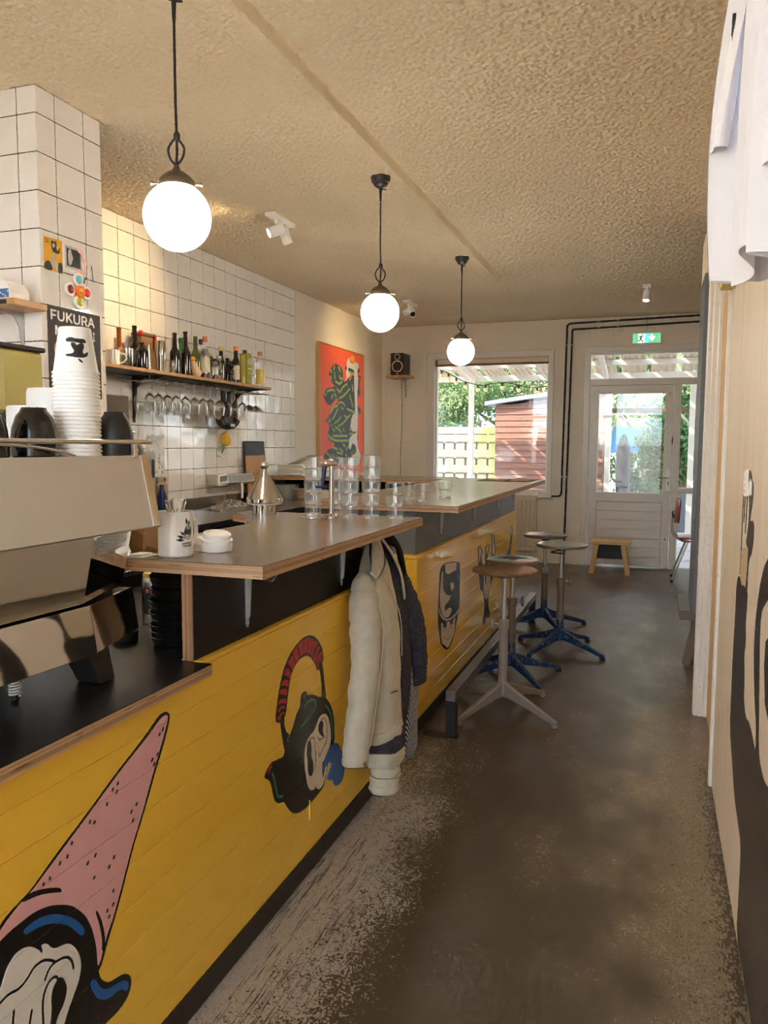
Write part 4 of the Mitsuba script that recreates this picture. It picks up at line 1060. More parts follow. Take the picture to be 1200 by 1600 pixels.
k = thing('red_chair', 'chair with dark red shell back and bent steel tube frame at the back door', 'chair')
cx, cy = 0.42, 8.62
u = np.linspace(-1, 1, 15)
rows = []
for w in np.linspace(0, 1, 9):
    z = 0.605 + 0.245 * w
    hw = 0.20 * (1 - 0.35 * abs(2 * w - 1) ** 3.0)
    rows.append([(0.205 + 0.015 * w + 0.035 * (q * q), cy + hw * q, z) for q in u])
rows = np.array(rows)
th = np.array([0.012, 0, 0])
ringv = [np.vstack([r, (r + th)[::-1]]) for r in rows]
part(k, 'backrest', loft(ringv), 'red_shell', 40)
seat_rows = []
for w in np.linspace(0, 1, 7):
    hw = 0.20 * (1 - 0.2 * abs(2 * w - 1) ** 3)
    seat_rows.append(np.vstack([[(0.24 + 0.38 * w, cy + hw * q, 0.455 - 0.02 * (1 - q * q) + 0.02 * w) for q in u], [(0.24 + 0.38 * w, cy + hw * q, 0.442 - 0.02 * (1 - q * q) + 0.02 * w) for q in u[::-1]]]))
part(k, 'seat', loft(seat_rows), 'red_shell', 40)
for s in (-1, 1):
    y = cy + s * 0.165
    part(k, 'back_tube', tube(round_path([(0.20, y, 0.72), (0.185, y, 0.50), (0.28, y, 0.425), (0.60, y, 0.42)], 0.04), 0.010, 10), 'chrome', 40)
    l = part(k, 'leg', tube([(0.34, y, 0.42), (0.20, y + s * 0.02, 0.015)], 0.010, 10), 'chrome', 40)
    part(l, 'foot', cyl((0.203, y + s * 0.02, 0.022), (0.197, y + s * 0.02, 0.0), 0.012, n=12), 'black_rubber')
    l = part(k, 'leg', tube([(0.46, y, 0.42), (0.60, y + s * 0.02, 0.015)], 0.010, 10), 'chrome', 40)
    part(l, 'foot', cyl((0.597, y + s * 0.02, 0.022), (0.603, y + s * 0.02, 0.0), 0.012, n=12), 'black_rubber')
part(k, 'bracket', cat([box(0.185, cy - 0.175, 0.66, 0.205, cy - 0.15, 0.70, 0.003), box(0.185, cy + 0.15, 0.66, 0.205, cy + 0.175, 0.70, 0.003)]), 'black_rubber')

k = thing('partition_board', 'tall narrow grey board standing on the bench end beside the white door casing', 'board')
part(k, 'board', box(0.236, 4.95, 0.386, 0.302, 5.42, 2.40, 0.004), 'grey_board')
part(k, 'upper_box', box(0.24, 4.95, 2.40, 0.302, 5.42, 2.66, 0.003), 'beige_paint', label='beige box above')
k = thing('wall_bench', 'end of a grey topped plank bench sticking out below the grey board', 'bench')
part(k, 'seat', box(0.175, 5.05, 0.328, 0.306, 5.62, 0.384, 0.003), 'wood_dark_edge')
part(k, 'seat_top', box(0.174, 5.05, 0.384, 0.306, 5.62, 0.3858, 0.0005), 'grey_board')
part(k, 'leg', hull([(a + o, b, z) for z, o in ((0.0, -0.02), (0.328, 0.045)) for a in (0.225, 0.275) for b in (5.25, 5.31)]), 'wood_dark_edge')
part(k, 'side_board', box(0.262, 5.33, 0.0, 0.30, 5.60, 0.328, 0.003), 'grey_board')

# paint on the plywood wall
mural('wall_right', 'arm_painting', X_R, 'black and beige painted figure with a raised hand', sbox(0.3, 0.02, 3.34, 2.8), side=-1)
mural('wall_right', 'beast_painting', X_R, 'bold black and beige painted shapes low on the plywood, beside the camera', None, side=-1)
ORD = ['first', 'second', 'third', 'fourth', 'fifth', 'sixth', 'seventh', 'eighth', 'ninth', 'tenth', 'eleventh', 'twelfth', 'thirteenth', 'fourteenth', 'fifteenth', 'sixteenth', 'seventeenth', 'eighteenth', 'nineteenth', 'twentieth', 'twenty-first', 'twenty-second']

# ------------------------------------------------------------------ espresso machine and what stands on it
def sheared(m, y0, dxdy, dzdy=0.0):
    v, f = m
    v = v.copy()
    v[:, 0] += (v[:, 1] - y0) * dxdy
    v[:, 2] += (v[:, 1] - y0) * dzdy
    return v, f


k = machine = thing('espresso_machine', 'wide steel espresso machine with mirror panels on the low black worktop', 'coffee machine')
MY0, MY1 = 0.35, 1.52
part(k, 'body', box(-1.62, MY0 + 0.02, 1.0, -1.20, MY1 - 0.02, 1.355, 0.006), 'black_matte')
part(k, 'top_tray', box(-1.60, MY0, 1.352, -1.122, MY1 - 0.005, 1.369, 0.003), 'steel')
sec = Polygon([(-1.121, 1.3715), (-1.1165, 1.3715), (-1.0845, 1.209), (-1.0875, 1.2055), (-1.13, 1.2055), (-1.15, 1.36)])
part(k, 'back_panel', prism(sec, 'y', MY0, MY1 - 0.022), 'steel_satin', label='large satin steel panel facing the aisle')
part(k, 'end_trim', prism(sec.buffer(0.0012), 'y', MY1 - 0.022, MY1 + 0.004), 'chrome', label='bright end strip')
mid = Polygon([(-1.100, 1.2045), (-1.096, 1.2045), (-1.128, 1.062), (-1.134, 1.062), (-1.15, 1.10), (-1.13, 1.2045)])
part(k, 'upper_mirror', sheared(prism(mid, 'y', MY0, 1.308), 1.25, 0.045), 'steel_mirror', label='mirror polished panel')
low = Polygon([(-1.122, 1.0585), (-1.110, 1.0600), (-1.094, 0.960), (-1.098, 0.9575), (-1.16, 0.98), (-1.15, 1.0585)])
part(k, 'lower_mirror', sheared(prism(low, 'y', MY0, 1.305), 1.25, 0.045), 'steel_mirror', label='mirror polished splash panel')


part(k, 'upper_corner', sheared(prism(mid, 'y', 1.311, 1.548), 1.311, -0.36), 'steel_mirror')
part(k, 'lower_corner', sheared(prism(low, 'y', 1.309, 1.556), 1.309, -0.33, -0.04), 'steel_mirror')
for i in range(9):
    part(k, 'vent_slat', sheared(box(-1.1025, 1.33, 1.196 - 0.0048 * i, -1.0955, 1.52, 1.1985 - 0.0048 * i, 0.0004), 1.311, -0.36), 'zinc', t=T().translate([-0.0011 * i, 0, 0]))
part(k, 'foot', hull([(a, b, 0.980) for a in (-1.235, -1.16) for b in (1.335, 1.415)] + [(a, b, 0.868) for a in (-1.205, -1.145) for b in (1.375, 1.425)]), 'black_matte')
part(k, 'foot', hull([(a, b, 0.980) for a in (-1.235, -1.16) for b in (0.50, 0.58)] + [(a, b, 0.868) for a in (-1.205, -1.145) for b in (0.50, 0.55)]), 'black_matte')
part(k, 'foot', hull([(a, b, 1.0) for a in (-1.58, -1.51) for b in (1.335, 1.415)] + [(a, b, 0.868) for a in (-1.56, -1.50) for b in (1.375, 1.425)]), 'black_matte')
part(k, 'rail', cat([tube([(-1.114, MY0 - 0.02, 1.402), (-1.114, 1.53, 1.402)], 0.0052, 12), sphere((-1.114, 1.53, 1.402), 0.0056, 2)]), 'chrome', 40)
for y in (0.5, 0.98, 1.478):
    part(k, 'rail_post', box(-1.1225, y - 0.007, 1.366, -1.1125, y + 0.007, 1.4035, 0.002), 'chrome')
part(k, 'cup_wire', tube(spline([(-1.15, 0.95, 1.402), (-1.15, 1.16, 1.394), (-1.15, 1.26, 1.385), (-1.155, 1.33, 1.372)], 6), 0.003, 8), 'chrome', True)
part(k, 'side_tube', tube(spline([(-1.20, 1.50, 1.412), (-1.18, 1.535, 1.410), (-1.165, 1.56, 1.392), (-1.16, 1.565, 1.36), (-1.16, 1.565, 1.30)], 6), 0.0055, 10), 'zinc', True)
hx = np.linspace(0, 6 * 2 * np.pi, 110)
part(k, 'coiled_cable', tube(np.stack([-1.238 + 0.011 * np.cos(hx), 1.228 + 0.011 * np.sin(hx), 0.872 + 0.0055 * hx / np.pi / 2 * 1.1 + 0.004], -1), 0.0022, 6), 'white_plastic', True)
part(k, 'cable_plug', cyl((-1.238, 1.228, 0.8675), (-1.238, 1.228, 0.985), 0.0075), 'black_rubber')


def paper_cup():
    prof = [(0.0455, 0.0), (0.0492, 0.0015), (0.0498, 0.0035), (0.0485, 0.0062), (0.0462, 0.0068), (0.0330, 0.098), (0.0322, 0.100), (0.0315, 0.100), (0.0312, 0.093), (0.0, 0.093)]
    return P(lathe(prof, n=40), 'white_paper', 35)


PC = paper_cup()
cup_x, cup_y, cup_z = -1.20, 1.392, 1.3695
for i in range(22):
    top = i == 21
    c = solo('paper_cup', PC, None, 'upside down white paper cup with a printed black figure on top of its tall stack' if top else ORD[21 - i] + ' white paper cup from the top of the tall stack on the espresso machine', 'cup', 'stack of paper cups on the espresso machine',
             t=at(cup_x + float(rng.normal(0, 0.0003)), cup_y + float(rng.normal(0, 0.0003)), cup_z + 0.00845 * i, float(rng.uniform(0, 360))))


def wrapped(shape, c, rfun, ang0, z0, w=0.0003, size=0.004):
    """A flat print bent round a round thing: shapely shape (along the surface, up) onto radius rfun(z)."""
    ms = []
    for g in getattr(shape, 'geoms', [shape]):
        if g.geom_type != 'Polygon' or g.area < 1e-9:
            continue
        m = trimesh.creation.extrude_polygon(g, 1.0, engine='earcut')
        v, f = trimesh.remesh.subdivide_to_size(m.vertices * [1, 1, size * 0.5], m.faces, size)
        v = v / [1, 1, size * 0.5]
        z = z0 + v[:, 1]
        r = rfun(z)
        a = ang0 + v[:, 0] / r
        r = r + 0.0001 + v[:, 2] * w
        ms.append((np.stack([c[0] + r * np.cos(a), c[1] + r * np.sin(a), z], -1), f))
    return cat(ms)


s = 0.000295
fig = [[(565, 935), (600, 920), (640, 932), (700, 930), (712, 955), (690, 965), (600, 955), (570, 955)], [(600, 960), (630, 960), (640, 982), (665, 962), (690, 965), (695, 990), (678, 1020), (690, 1045), (715, 1020), (725, 1040), (700, 1065), (650, 1070), (600, 1062), (565, 1060), (560, 1045), (610, 1040), (625, 1020), (605, 990)], [(640, 1070), (672, 1085), (682, 1105), (660, 1100)]]
shape = shapely.union_all([Polygon(smooth_outline([((x - 645) * s, (1005 - y) * s) for x, y in q], 1)).buffer(0) for q in fig])
part(c, 'print', wrapped(shape, (cup_x, cup_y), lambda z: 0.0462 - (z - cup_z - 21 * 0.00845 - 0.0068) * 0.1448, math.atan2(0 - cup_y, 0 - cup_x) + 0.10, cup_z + 21 * 0.00845 + 0.052), 'ink', label='black printed figure')

for i, (x, y, sc, lab) in enumerate(((-1.235, 1.17, 1.0, 'glossy black cup turned upside down at the left end of the machine top'), (-1.225, 1.292, 1.02, 'glossy black cup turned upside down left of the paper cup stack'), (-1.168, 1.475, (0.9, 0.9, 1.0), 'matte black cup turned upside down right of the paper cup stack'))):
    k = thing('black_cup', lab, 'cup', 'black cups on the espresso machine')
    mt = 'black_matte' if i == 2 else 'black_glaze'
    part(k, 'bowl', xf(lathe([(0.0445, 0.0), (0.0465, 0.002), (0.0463, 0.03), (0.043, 0.058), (0.035, 0.082), (0.026, 0.094), (0.024, 0.100), (0.021, 0.100), (0.019, 0.096), (0.0, 0.095)], n=36), (x, y, 1.3695), s=sc), mt, 40)
    h = np.array([0.3, -0.95, 0]) if i < 2 else np.array([-0.6, 0.8, 0])
    part(k, 'handle', tube(spline([np.array([x, y, 1.39]) + h * (0.044 if i < 2 else 0.039), np.array([x, y, 1.385]) + h * 0.068, np.array([x, y, 1.41]) + h * 0.074, np.array([x, y, 1.435]) + h * 0.060, np.array([x, y, 1.440]) + h * 0.042], 6), 0.0048, 10), mt, True)

# behind the machine
k = thing('coffee_grinder', 'coffee grinder with tall olive yellow hopper and black lid at the pillar', 'grinder')
part(k, 'hopper', box(-2.34, 2.10, 1.50, -2.125, 2.30, 1.725, 0.012), 'olive_hopper', label='olive yellow hopper')
part(k, 'lid', box(-2.346, 2.094, 1.725, -2.119, 2.306, 1.742, 0.005), 'black_plastic')
part(k, 'body', box(-2.36, 2.08, 0.93, -2.105, 2.32, 1.50, 0.02), 'black_matte')
k2 = thing('back_counter', 'dark side counter behind the espresso machine carrying grinder and tubs', 'counter')
part(k2, 'top', box(-2.65, 0.6, 0.905, -1.82, 2.55, 0.929, 0.003), 'laminate_black')
part(k2, 'body', box(-2.62, 0.62, 0.0, -1.86, 2.53, 0.905, 0.003), 'panel_black')
k = thing('white_tub', 'large white tub with a small blue sticker left of the paper cup stack', 'tub')
part(k, 'tub', lathe([(0.0, 0.93), (0.080, 0.93), (0.088, 0.95), (0.082, 1.55), (0.078, 1.562), (0.074, 1.562), (0.070, 1.545), (0.0, 1.54)], (-1.745, 1.93, 0), 36), 'white_plastic', 40)
part(k, 'sticker', wrapped(sbox(-0.011, 0, 0.016, 0.034), (-1.745, 1.93), lambda z: 0.082 + (1.55 - z) * 0.01, math.atan2(-1.93, 1.745) + 0.50, 1.513), 'print_blue', label='blue sticker')
solo('white_tub', lathe([(0.0, 0.93), (0.060, 0.93), (0.064, 0.95), (0.064, 1.508), (0.060, 1.515), (0.0, 1.512)], (-1.90, 1.98, 0), 32), 'white_plastic', 'lower white tub between the olive hopper and the tub with sticker', 'tub', smooth=40)

# ------------------------------------------------------------------ on the pillar
k = thing('wall_shelf', 'short wooden shelf on a steel bracket on the tiled pillar at the left edge', 'shelf')
part(k, 'board', box(-3.05, 2.44, 1.938, -2.39, 2.617, 1.965, 0.003), 'wood')
part(k, 'bracket', cat([box(-2.535, 2.612, 1.80, -2.517, 2.617, 1.938, 0.001), prism(Polygon([(2.616, 1.81), (2.606, 1.82), (2.600, 1.88), (2.57, 1.92), (2.48, 1.931), (2.48, 1.938), (2.616, 1.938)]), 'x', -2.529, -2.523)]), 'zinc')
part(k, 'label_strip', box(-2.50, 2.4385, 1.943, -2.43, 2.4405, 1.960, 0.0003), 'ink', label='dark label on the edge')
k = thing('cassette_box', 'white rounded box with a dark picture on the shelf at the left edge', 'box')
part(k, 'box', prism(Polygon([(-2.62, 1.966), (-2.43, 1.966), (-2.43, 2.0), (-2.45, 2.035), (-2.48, 2.046), (-2.62, 2.046)]), 'y', 2.46, 2.56), 'white_plastic')
part(k, 'picture', box(-2.505, 2.4585, 1.972, -2.436, 2.46, 2.006, 0.0003), 'print_blue')
part(k, 'picture_patch', prism(shapely.union_all([Point(-2.50 + 0.012 * i, 1.978 + 0.006 * (i * 7 % 4)).buffer(0.004) for i in range(6)]), 'y', 2.4578, 2.4586), 'bow_pink')

PXF = PX + 0.0004


def flat(parent, name, shape, d0, d1, mat, label=None):
    return part(parent, name, prism(shape, 'x', PXF + d0, PXF + d1), mat, label=label)


k = thing('photo_print', 'yellow photo print with a black figure at the top left of the pillar', 'photo')
flat(k, 'sheet', sbox(2.641, 2.118, 2.747, 2.254), 0, 0.0006, 'photo_yellow')
flat(k, 'black_shape', shapely.union_all([Polygon(smooth_outline(q, 1)) for q in ([(2.683, 2.24), (2.689, 2.246), (2.694, 2.240), (2.706, 2.242), (2.712, 2.248), (2.716, 2.236), (2.712, 2.216), (2.724, 2.206), (2.730, 2.224), (2.735, 2.222), (2.730, 2.196), (2.712, 2.196), (2.690, 2.200), (2.684, 2.222)], [(2.641, 2.142), (2.662, 2.160), (2.680, 2.150), (2.690, 2.118), (2.641, 2.118)], [(2.722, 2.160), (2.747, 2.164), (2.747, 2.118), (2.716, 2.118)])]), 0.0006, 0.0009, 'photo_dark')
flat(k, 'pale_shape', shapely.union_all([Polygon(smooth_outline(q, 1)) for q in ([(2.690, 2.194), (2.704, 2.192), (2.708, 2.165), (2.722, 2.130), (2.716, 2.120), (2.698, 2.140), (2.684, 2.130), (2.686, 2.165)], [(2.688, 2.232), (2.700, 2.236), (2.708, 2.228), (2.700, 2.216), (2.690, 2.218)])]), 0.0009, 0.0012, 'photo_grey')
flat(k, 'scribble', shapely.union_all([LineString([(2.646 + a, 2.244 - 0.007 * j), (2.656 + a, 2.247 - 0.007 * j), (2.672, 2.243 - 0.007 * j)]).buffer(0.0011) for j, a in enumerate((0, 0.002, 0.004))]), 0.0006, 0.0009, 'ink')
k = thing('photo_print', 'dark black and white photo print with a white border beside the pink hair clips', 'photo')
flat(k, 'border', sbox(2.765, 2.150, 2.866, 2.246), 0, 0.0005, 'photo_grey')
flat(k, 'image', sbox(2.773, 2.160, 2.858, 2.236), 0.0005, 0.0008, 'photo_dark')
flat(k, 'pale_shape', Polygon(smooth_outline([(2.785, 2.232), (2.80, 2.236), (2.806, 2.21), (2.815, 2.20), (2.806, 2.185), (2.800, 2.165), (2.786, 2.165), (2.780, 2.195)], 2)), 0.0008, 0.0011, 'photo_grey')


def bow(k, y, z, s, tilt, mat):
    for q in (-1, 1):
        pts = [(0, 0), (0.018 * q, 0.013), (0.030 * q, 0.012), (0.032 * q, -0.008), (0.022 * q, -0.013)]
        c, d = math.cos(tilt), math.sin(tilt)
        pts = [(y + s * (a * c - b * d), z + s * (a * d + b * c)) for a, b in pts]
        m = hull([(PXF + 0.0005, a, b) for a, b in pts] + [(PXF + 0.007, y * 0.35 + a * 0.65, z * 0.35 + b * 0.65) for a, b in pts])
        part(k, 'loop', m, mat)
    part(k, 'knot', sphere((PXF + 0.006, y, z), 0.0055 * s, 2), mat, True)


k = thing('bow_clip', 'pale pink ribbon bow on the corner of the dark photo', 'hair bow')
bow(k, 2.866, 2.222, 1.0, -1.0, 'bow_pink')
part(k, 'tail', hull([(PXF + a, b, c) for a in (0.0005, 0.003) for b, c in ((2.868, 2.218), (2.874, 2.222), (2.902, 2.188), (2.884, 2.180))]), 'bow_pink')
k = thing('bow_clip', 'pink bow with darker edges above the round spinner magnet', 'hair bow')
bow(k, 2.862, 2.150, 1.0, 0.25, 'bow_pink')
part(k, 'tail', hull([(PXF + a, b, c) for a in (0.0005, 0.003) for b, c in ((2.858, 2.146), (2.864, 2.146), (2.856, 2.112), (2.846, 2.118))]), 'bow_pink')
k = thing('spinner_toy', 'five lobed white spinner with coloured bubbles and orange centre on the pillar', 'toy')
sy_, sz_ = 2.832, 2.058
for dy, dz, mt in ((0.0, 0.052, 'bubble_teal'), (-0.054, 0.002, 'bubble_maroon'), (0.050, 0.004, 'bubble_red'), (0.0, -0.044, 'bubble_lime')):
    c = part(k, 'lobe', xf(lathe([(0.0, 0.0), (0.028, 0.0), (0.031, 0.005), (0.028, 0.010), (0.022, 0.011), (0.0, 0.009)], n=28), (PXF + 0.003, sy_ + dy, sz_ + dz), ry=90), 'white_plastic', 40)
    part(c, 'bubble', sphere((PXF + 0.012, sy_ + dy, sz_ + dz), 0.0195, 3, (0.45, 1, 1)), mt, True)
part(k, 'centre', xf(lathe([(0.0, 0.0), (0.026, 0.0), (0.027, 0.012), (0.02, 0.018), (0.0, 0.02)], n=28), (PXF + 0.005, sy_ + 0.002, sz_), ry=90), 'bubble_orange', 40)
part(k, 'mane', cat([sphere((PXF + 0.02, sy_ + 0.002 + 0.022 * math.cos(a), sz_ + 0.022 * math.sin(a)), 0.006, 1) for a in np.arange(12) / 12 * 2 * np.pi]), 'bubble_orange', True)
part(k, 'smile', prism(LineString([(sy_ - 0.008, sz_ - 0.002), (sy_ - 0.002, sz_ - 0.009), (sy_ + 0.006, sz_ - 0.009), (sy_ + 0.012, sz_ - 0.001)]).buffer(0.0016), 'x', PXF + 0.0245, PXF + 0.0265), 'bubble_maroon')
part(k, 'face', xf(cyl((0, 0, 0), (0, 0, 0.005), 0.014, n=20), (PXF + 0.02, sy_ + 0.002, sz_), ry=90), 'flower_yellow')
solo('arrow_magnet', prism(shapely.union_all([LineString([(2.892, 2.132), (2.878, 2.112)]).buffer(0.0022), Polygon([(2.866, 2.098), (2.868, 2.122), (2.886, 2.108)])]), 'x', PXF, PXF + 0.002), 'ink', 'small black arrow magnet below the lower pink bow', 'magnet')
solo('hair_pin', tube([(PXF + 0.002, 2.928, 2.19), (PXF + 0.003, 2.936, 2.12)], 0.0016, 6), 'iron_dark', 'thin dark hair pin at the right edge of the pillar', 'hair pin')

k = thing('poster', 'dark brown poster with big pale letters on the pillar behind the cup stack', 'poster')
py0, py1, pz0, pz1 = 2.648, 2.976, 1.600, 1.976
flat(k, 'sheet', sbox(py0, pz0, py1, pz1), 0, 0.0006, 'poster_dark')


def letters(text, h, width, y, z, x, mat, k, name='letter'):
    m = meshkit.text_mesh(text, h, 0.0004, bold=True)
    v, f = tm(m)
    sc = width / (v[:, 0].max() - v[:, 0].min())
    v = np.stack([x + v[:, 2], y + (v[:, 0] - v[:, 0].min()) * sc, z + v[:, 1]], -1)
    return part(k, name, (v, f), mat)


letters('FUKURA', 0.040, 0.272, py0 + 0.020, 1.918, PXF + 0.0006, 'poster_letter', k, 'lettering')
letters('M', 0.038, 0.046, py0 + 0.044, 1.857, PXF + 0.0006, 'poster_letter', k, 'lettering')
letters('I', 0.038, 0.012, py1 - 0.050, 1.857, PXF + 0.0006, 'poster_letter', k, 'lettering')
lp = spline([(py0 + 0.06, 1.742, 0), (py0 + 0.04, 1.79, 0), (py0 + 0.05, 1.822, 0), (py0 + 0.075, 1.815, 0), (py0 + 0.10, 1.80, 0), (py0 + 0.09, 1.76, 0), (py0 + 0.068, 1.73, 0)], 6)[:, :2]
flat(k, 'orange_line', LineString(lp).buffer(0.004), 0.0006, 0.001, 'neon_orange')
part(k, 'edge_strip', box(PXF + 0.0, py1, pz0, PXF + 0.001, py1 + 0.014, pz1, 0.0003), 'label_cream')

# ------------------------------------------------------------------ on the near bar
MUG = (-1.137, 1.660)
k = thing('utensil_mug', 'white mug with black printed plant, full of spoons, at the end of the near bar', 'mug')
part(k, 'body', lathe([(0.0, ZT), (0.040, ZT), (0.0435, ZT + 0.004), (0.0440, ZT + 0.110), (0.0432, ZT + 0.1135), (0.0405, ZT + 0.113), (0.040, ZT + 0.02), (0.0, ZT + 0.012)], (*MUG, 0), 40), 'white_glaze', 40)
part(k, 'handle', tube(spline([(MUG[0] + 0.2 * q, MUG[1] + 0.98 * q, ZT + z) for q, z in ((0.042, 0.088), (0.066, 0.084), (0.072, 0.055), (0.062, 0.026), (0.042, 0.024))], 6), 0.0055, 10), 'white_glaze', True)
lf = []
for a, L, o in ((178, 0.024, (-0.004, 0.010)), (160, 0.022, (-0.004, 0.014)), (140, 0.018, (-0.003, 0.020)), (100, 0.020, (0.003, 0.046)), (75, 0.016, (0.007, 0.044))):
    c, s = math.cos(math.radians(a)), math.sin(math.radians(a))
    lf.append(Polygon([(o[0], o[1]), (o[0] + 0.5 * L * c - 0.17 * L * s, o[1] + 0.5 * L * s + 0.17 * L * c), (o[0] + L * c, o[1] + L * s), (o[0] + 0.5 * L * c + 0.17 * L * s, o[1] + 0.5 * L * s - 0.17 * L * c)]))
for cx0, cy0, r in ((0.004, 0.022, 0.010), (0.006, 0.036, 0.009), (0.010, 0.028, 0.007), (0.001, 0.030, 0.006)):
    for f in (1.0, 0.55):
        lf.append(Point(cx0, cy0).buffer(r * f).exterior.buffer(0.0009))
tx = [LineString([(-0.010 + 0.004 * i, 0.0 - 0.0062 * j), (-0.0085 + 0.004 * i, 0.0035 - 0.0062 * j)]).buffer(0.0007) for i in range(7) for j in range(2)] + [LineString([(-0.010, -0.0062 * j), (0.016, -0.0062 * j)]).buffer(0.0004) for j in range(2)]
part(k, 'print', wrapped(shapely.union_all(lf + tx), MUG, lambda z: 0.0440 + 0 * z, math.atan2(-MUG[1], -MUG[0]) + 0.62, ZT + 0.034), 'ink', label='black printed plant')
SPOONS = ['steel teaspoon at the left side of the printed mug', 'steel teaspoon leaning to the front left in the printed mug', 'tall bright spoon handle at the front of the printed mug', 'white stirrer at the front of the printed mug', 'white stirrer leaning right in the printed mug', 'steel teaspoon leaning far right in the printed mug', 'tall bright spoon handle at the back right of the printed mug', 'white stirrer in the middle of the printed mug', 'steel teaspoon leaning far left in the printed mug']
for i, (a, lean, L, kind) in enumerate(((200, 0.016, 0.135, 0), (240, 0.024, 0.132, 0), (285, 0.014, 0.146, 1), (310, 0.020, 0.137, 2), (335, 0.026, 0.135, 2), (20, 0.028, 0.138, 0), (60, 0.024, 0.142, 1), (0, 0.018, 0.140, 2), (170, 0.028, 0.130, 0))):
    c, s = math.cos(math.radians(a)), math.sin(math.radians(a))
    b = np.array([MUG[0] - c * 0.012, MUG[1] - s * 0.012, ZT + 0.014])
    e = np.array([MUG[0] + c * lean, MUG[1] + s * lean, ZT + L])
    m = [tube([b, e], [0.0022, 0.0026], 8)]
    d = (e - b) / np.linalg.norm(e - b)
    u = np.cross(d, [c, s, 0.3])
    u /= np.linalg.norm(u)
    if kind != 1:
        w = np.cross(d, u)
        m.append(loft([[e + d * q + u * (hw * math.cos(t)) + w * (0.0012 * math.sin(t) + bend) for t in np.arange(12) / 12 * 2 * np.pi] for q, hw, bend in ((-0.022, 0.0025, 0), (-0.012, 0.0058, 0.001), (-0.002, 0.0072, 0.002), (0.006, 0.0055, 0.0012), (0.010, 0.002, 0))]))
    else:
        m.append(tube([e - d * 0.03, e], [0.003, 0.0048], 8))
    solo('teaspoon', cat(m), ('steel', 'chrome', 'white_plastic')[kind], SPOONS[i], 'spoon', ('steel teaspoons in the mug', 'dark spoons in the mug', 'white stirrers in the mug')[kind], smooth=40)


def lid(r=0.041):
    return P(lathe([(r, 0.0), (r + 0.001, 0.002), (r, 0.0045), (r - 0.003, 0.006), (r - 0.004, 0.017), (r - 0.006, 0.019), (r - 0.008, 0.0185), (r - 0.010, 0.015), (0.0, 0.0145)], n=36), 'white_plastic', 35)


LID = lid()
for i in range(8):
    solo('cup_lid', LID, None, 'white lid on top of the leaning stack of cup lids' if i == 7 else ORD[7 - i] + ' lid from the top of the leaning stack of white cup lids', 'lid', 'leaning stack of cup lids',
         t=T().translate([-1.090 + 0.0004 * i, 1.772, ZT + 0.0005 + 0.0042 * i]).rotate([0.6, 0.8, 0], 1.4 * i))
for i in range(2):
    solo('cup_lid', LID, None, ('lower', 'upper')[i] + ' of two white cup lids stacked flat right behind the mug', 'lid', t=at(-1.128, 1.782, ZT + 0.0175 * i))
solo('napkin_holder', hull([(x, y, z) for x, y in ((-1.30, 1.85), (-1.245, 1.99), (-1.225, 1.985), (-1.245, 1.86)) for z in (ZT, ZT + 0.012)]), 'white_plastic', 'flat pointed white plastic piece lying behind the cup lids', 'spatula')
solo('snack_bag', hull([(-1.262 + a * (0.022 + 0.006 * math.sin(7 * z + b)), 1.70 + b * (0.028 + 0.004 * math.cos(9 * z + a)), ZT + 0.075 * z) for a in (-1, -0.3, 1) for b in (-1, 0.4, 1) for z in (0.0, 0.25, 0.6, 0.85, 1.0) if not (z == 1.0 and abs(a) == 1)]), 'chip_brown', 'small brown bag of biscuits left of the printed mug', 'bag')
solo('receipt_paper', cat([box(-1.24, 1.60, ZT, -1.19, 1.66, ZT + 0.002, 0.0005), box(-1.235, 1.605, ZT + 0.0045, -1.20, 1.65, ZT + 0.0065, 0.0005)]), 'white_paper', 'small white printed paper lying left of the printed mug', 'paper')

# low side: plates and tin under the near bar
k = thing('tea_tin', 'steel tin with pink and black label behind the black bowls', 'tin')
part(k, 'body', lathe([(0.0, 0.8665), (0.042, 0.8665), (0.044, 0.872), (0.044, 0.990), (0.040, 1.006), (0.0, 1.008)], (-1.390, 1.930, 0), 36), 'can_metal', 40)
part(k, 'lid', lathe([(0.0395, 1.002), (0.041, 1.006), (0.038, 1.016), (0.030, 1.020), (0.008, 1.022), (0.008, 1.03), (0.0, 1.032)], (-1.390, 1.930, 0), 36), 'label_yellow', 40)
aa = math.atan2(-1.93, 1.39) + 0.1
part(k, 'label_band', wrapped(sbox(-0.05, -0.08, 0.05, 0.0), (-1.39, 1.93), lambda z: 0.0442 + 0 * z, aa, 0.978), 'black_matte', label='black label')
part(k, 'label_print', wrapped(shapely.union_all([sbox(-0.040 + 0.016 * i, -0.016, -0.029 + 0.016 * i, -0.004) for i in range(5)] + [sbox(-0.03, -0.074, 0.03, -0.064)]), (-1.39, 1.93), lambda z: 0.0446 + 0 * z, aa, 0.978), 'can_pink', label='pink print')
part(k, 'label_blot', wrapped(shapely.union_all([Point(-0.02 + 0.013 * i, -0.036 - 0.006 * (i % 2)).buffer(0.008) for i in range(4)]), (-1.39, 1.93), lambda z: 0.0446 + 0 * z, aa, 0.978), 'white_paper')
BOWL = P(lathe([(0.0, 0.0), (0.052, 0.0), (0.060, 0.003), (0.066, 0.020), (0.0675, 0.023), (0.0655, 0.0245), (0.063, 0.021), (0.057, 0.006), (0.0, 0.004)], n=40), 'black_glaze', 35)
for i in range(12):
    solo('black_bowl', BOWL, None, 'top black bowl of the stack beside the bare plywood end' if i == 11 else ORD[11 - i] + ' shallow black bowl from the top of the stack beside the bare plywood end', 'bowl', 'stack of black bowls',
         t=at(-1.196 + float(rng.normal(0, 0.002)), 1.742 + float(rng.normal(0, 0.002)), 0.8665 + 0.0162 * i))
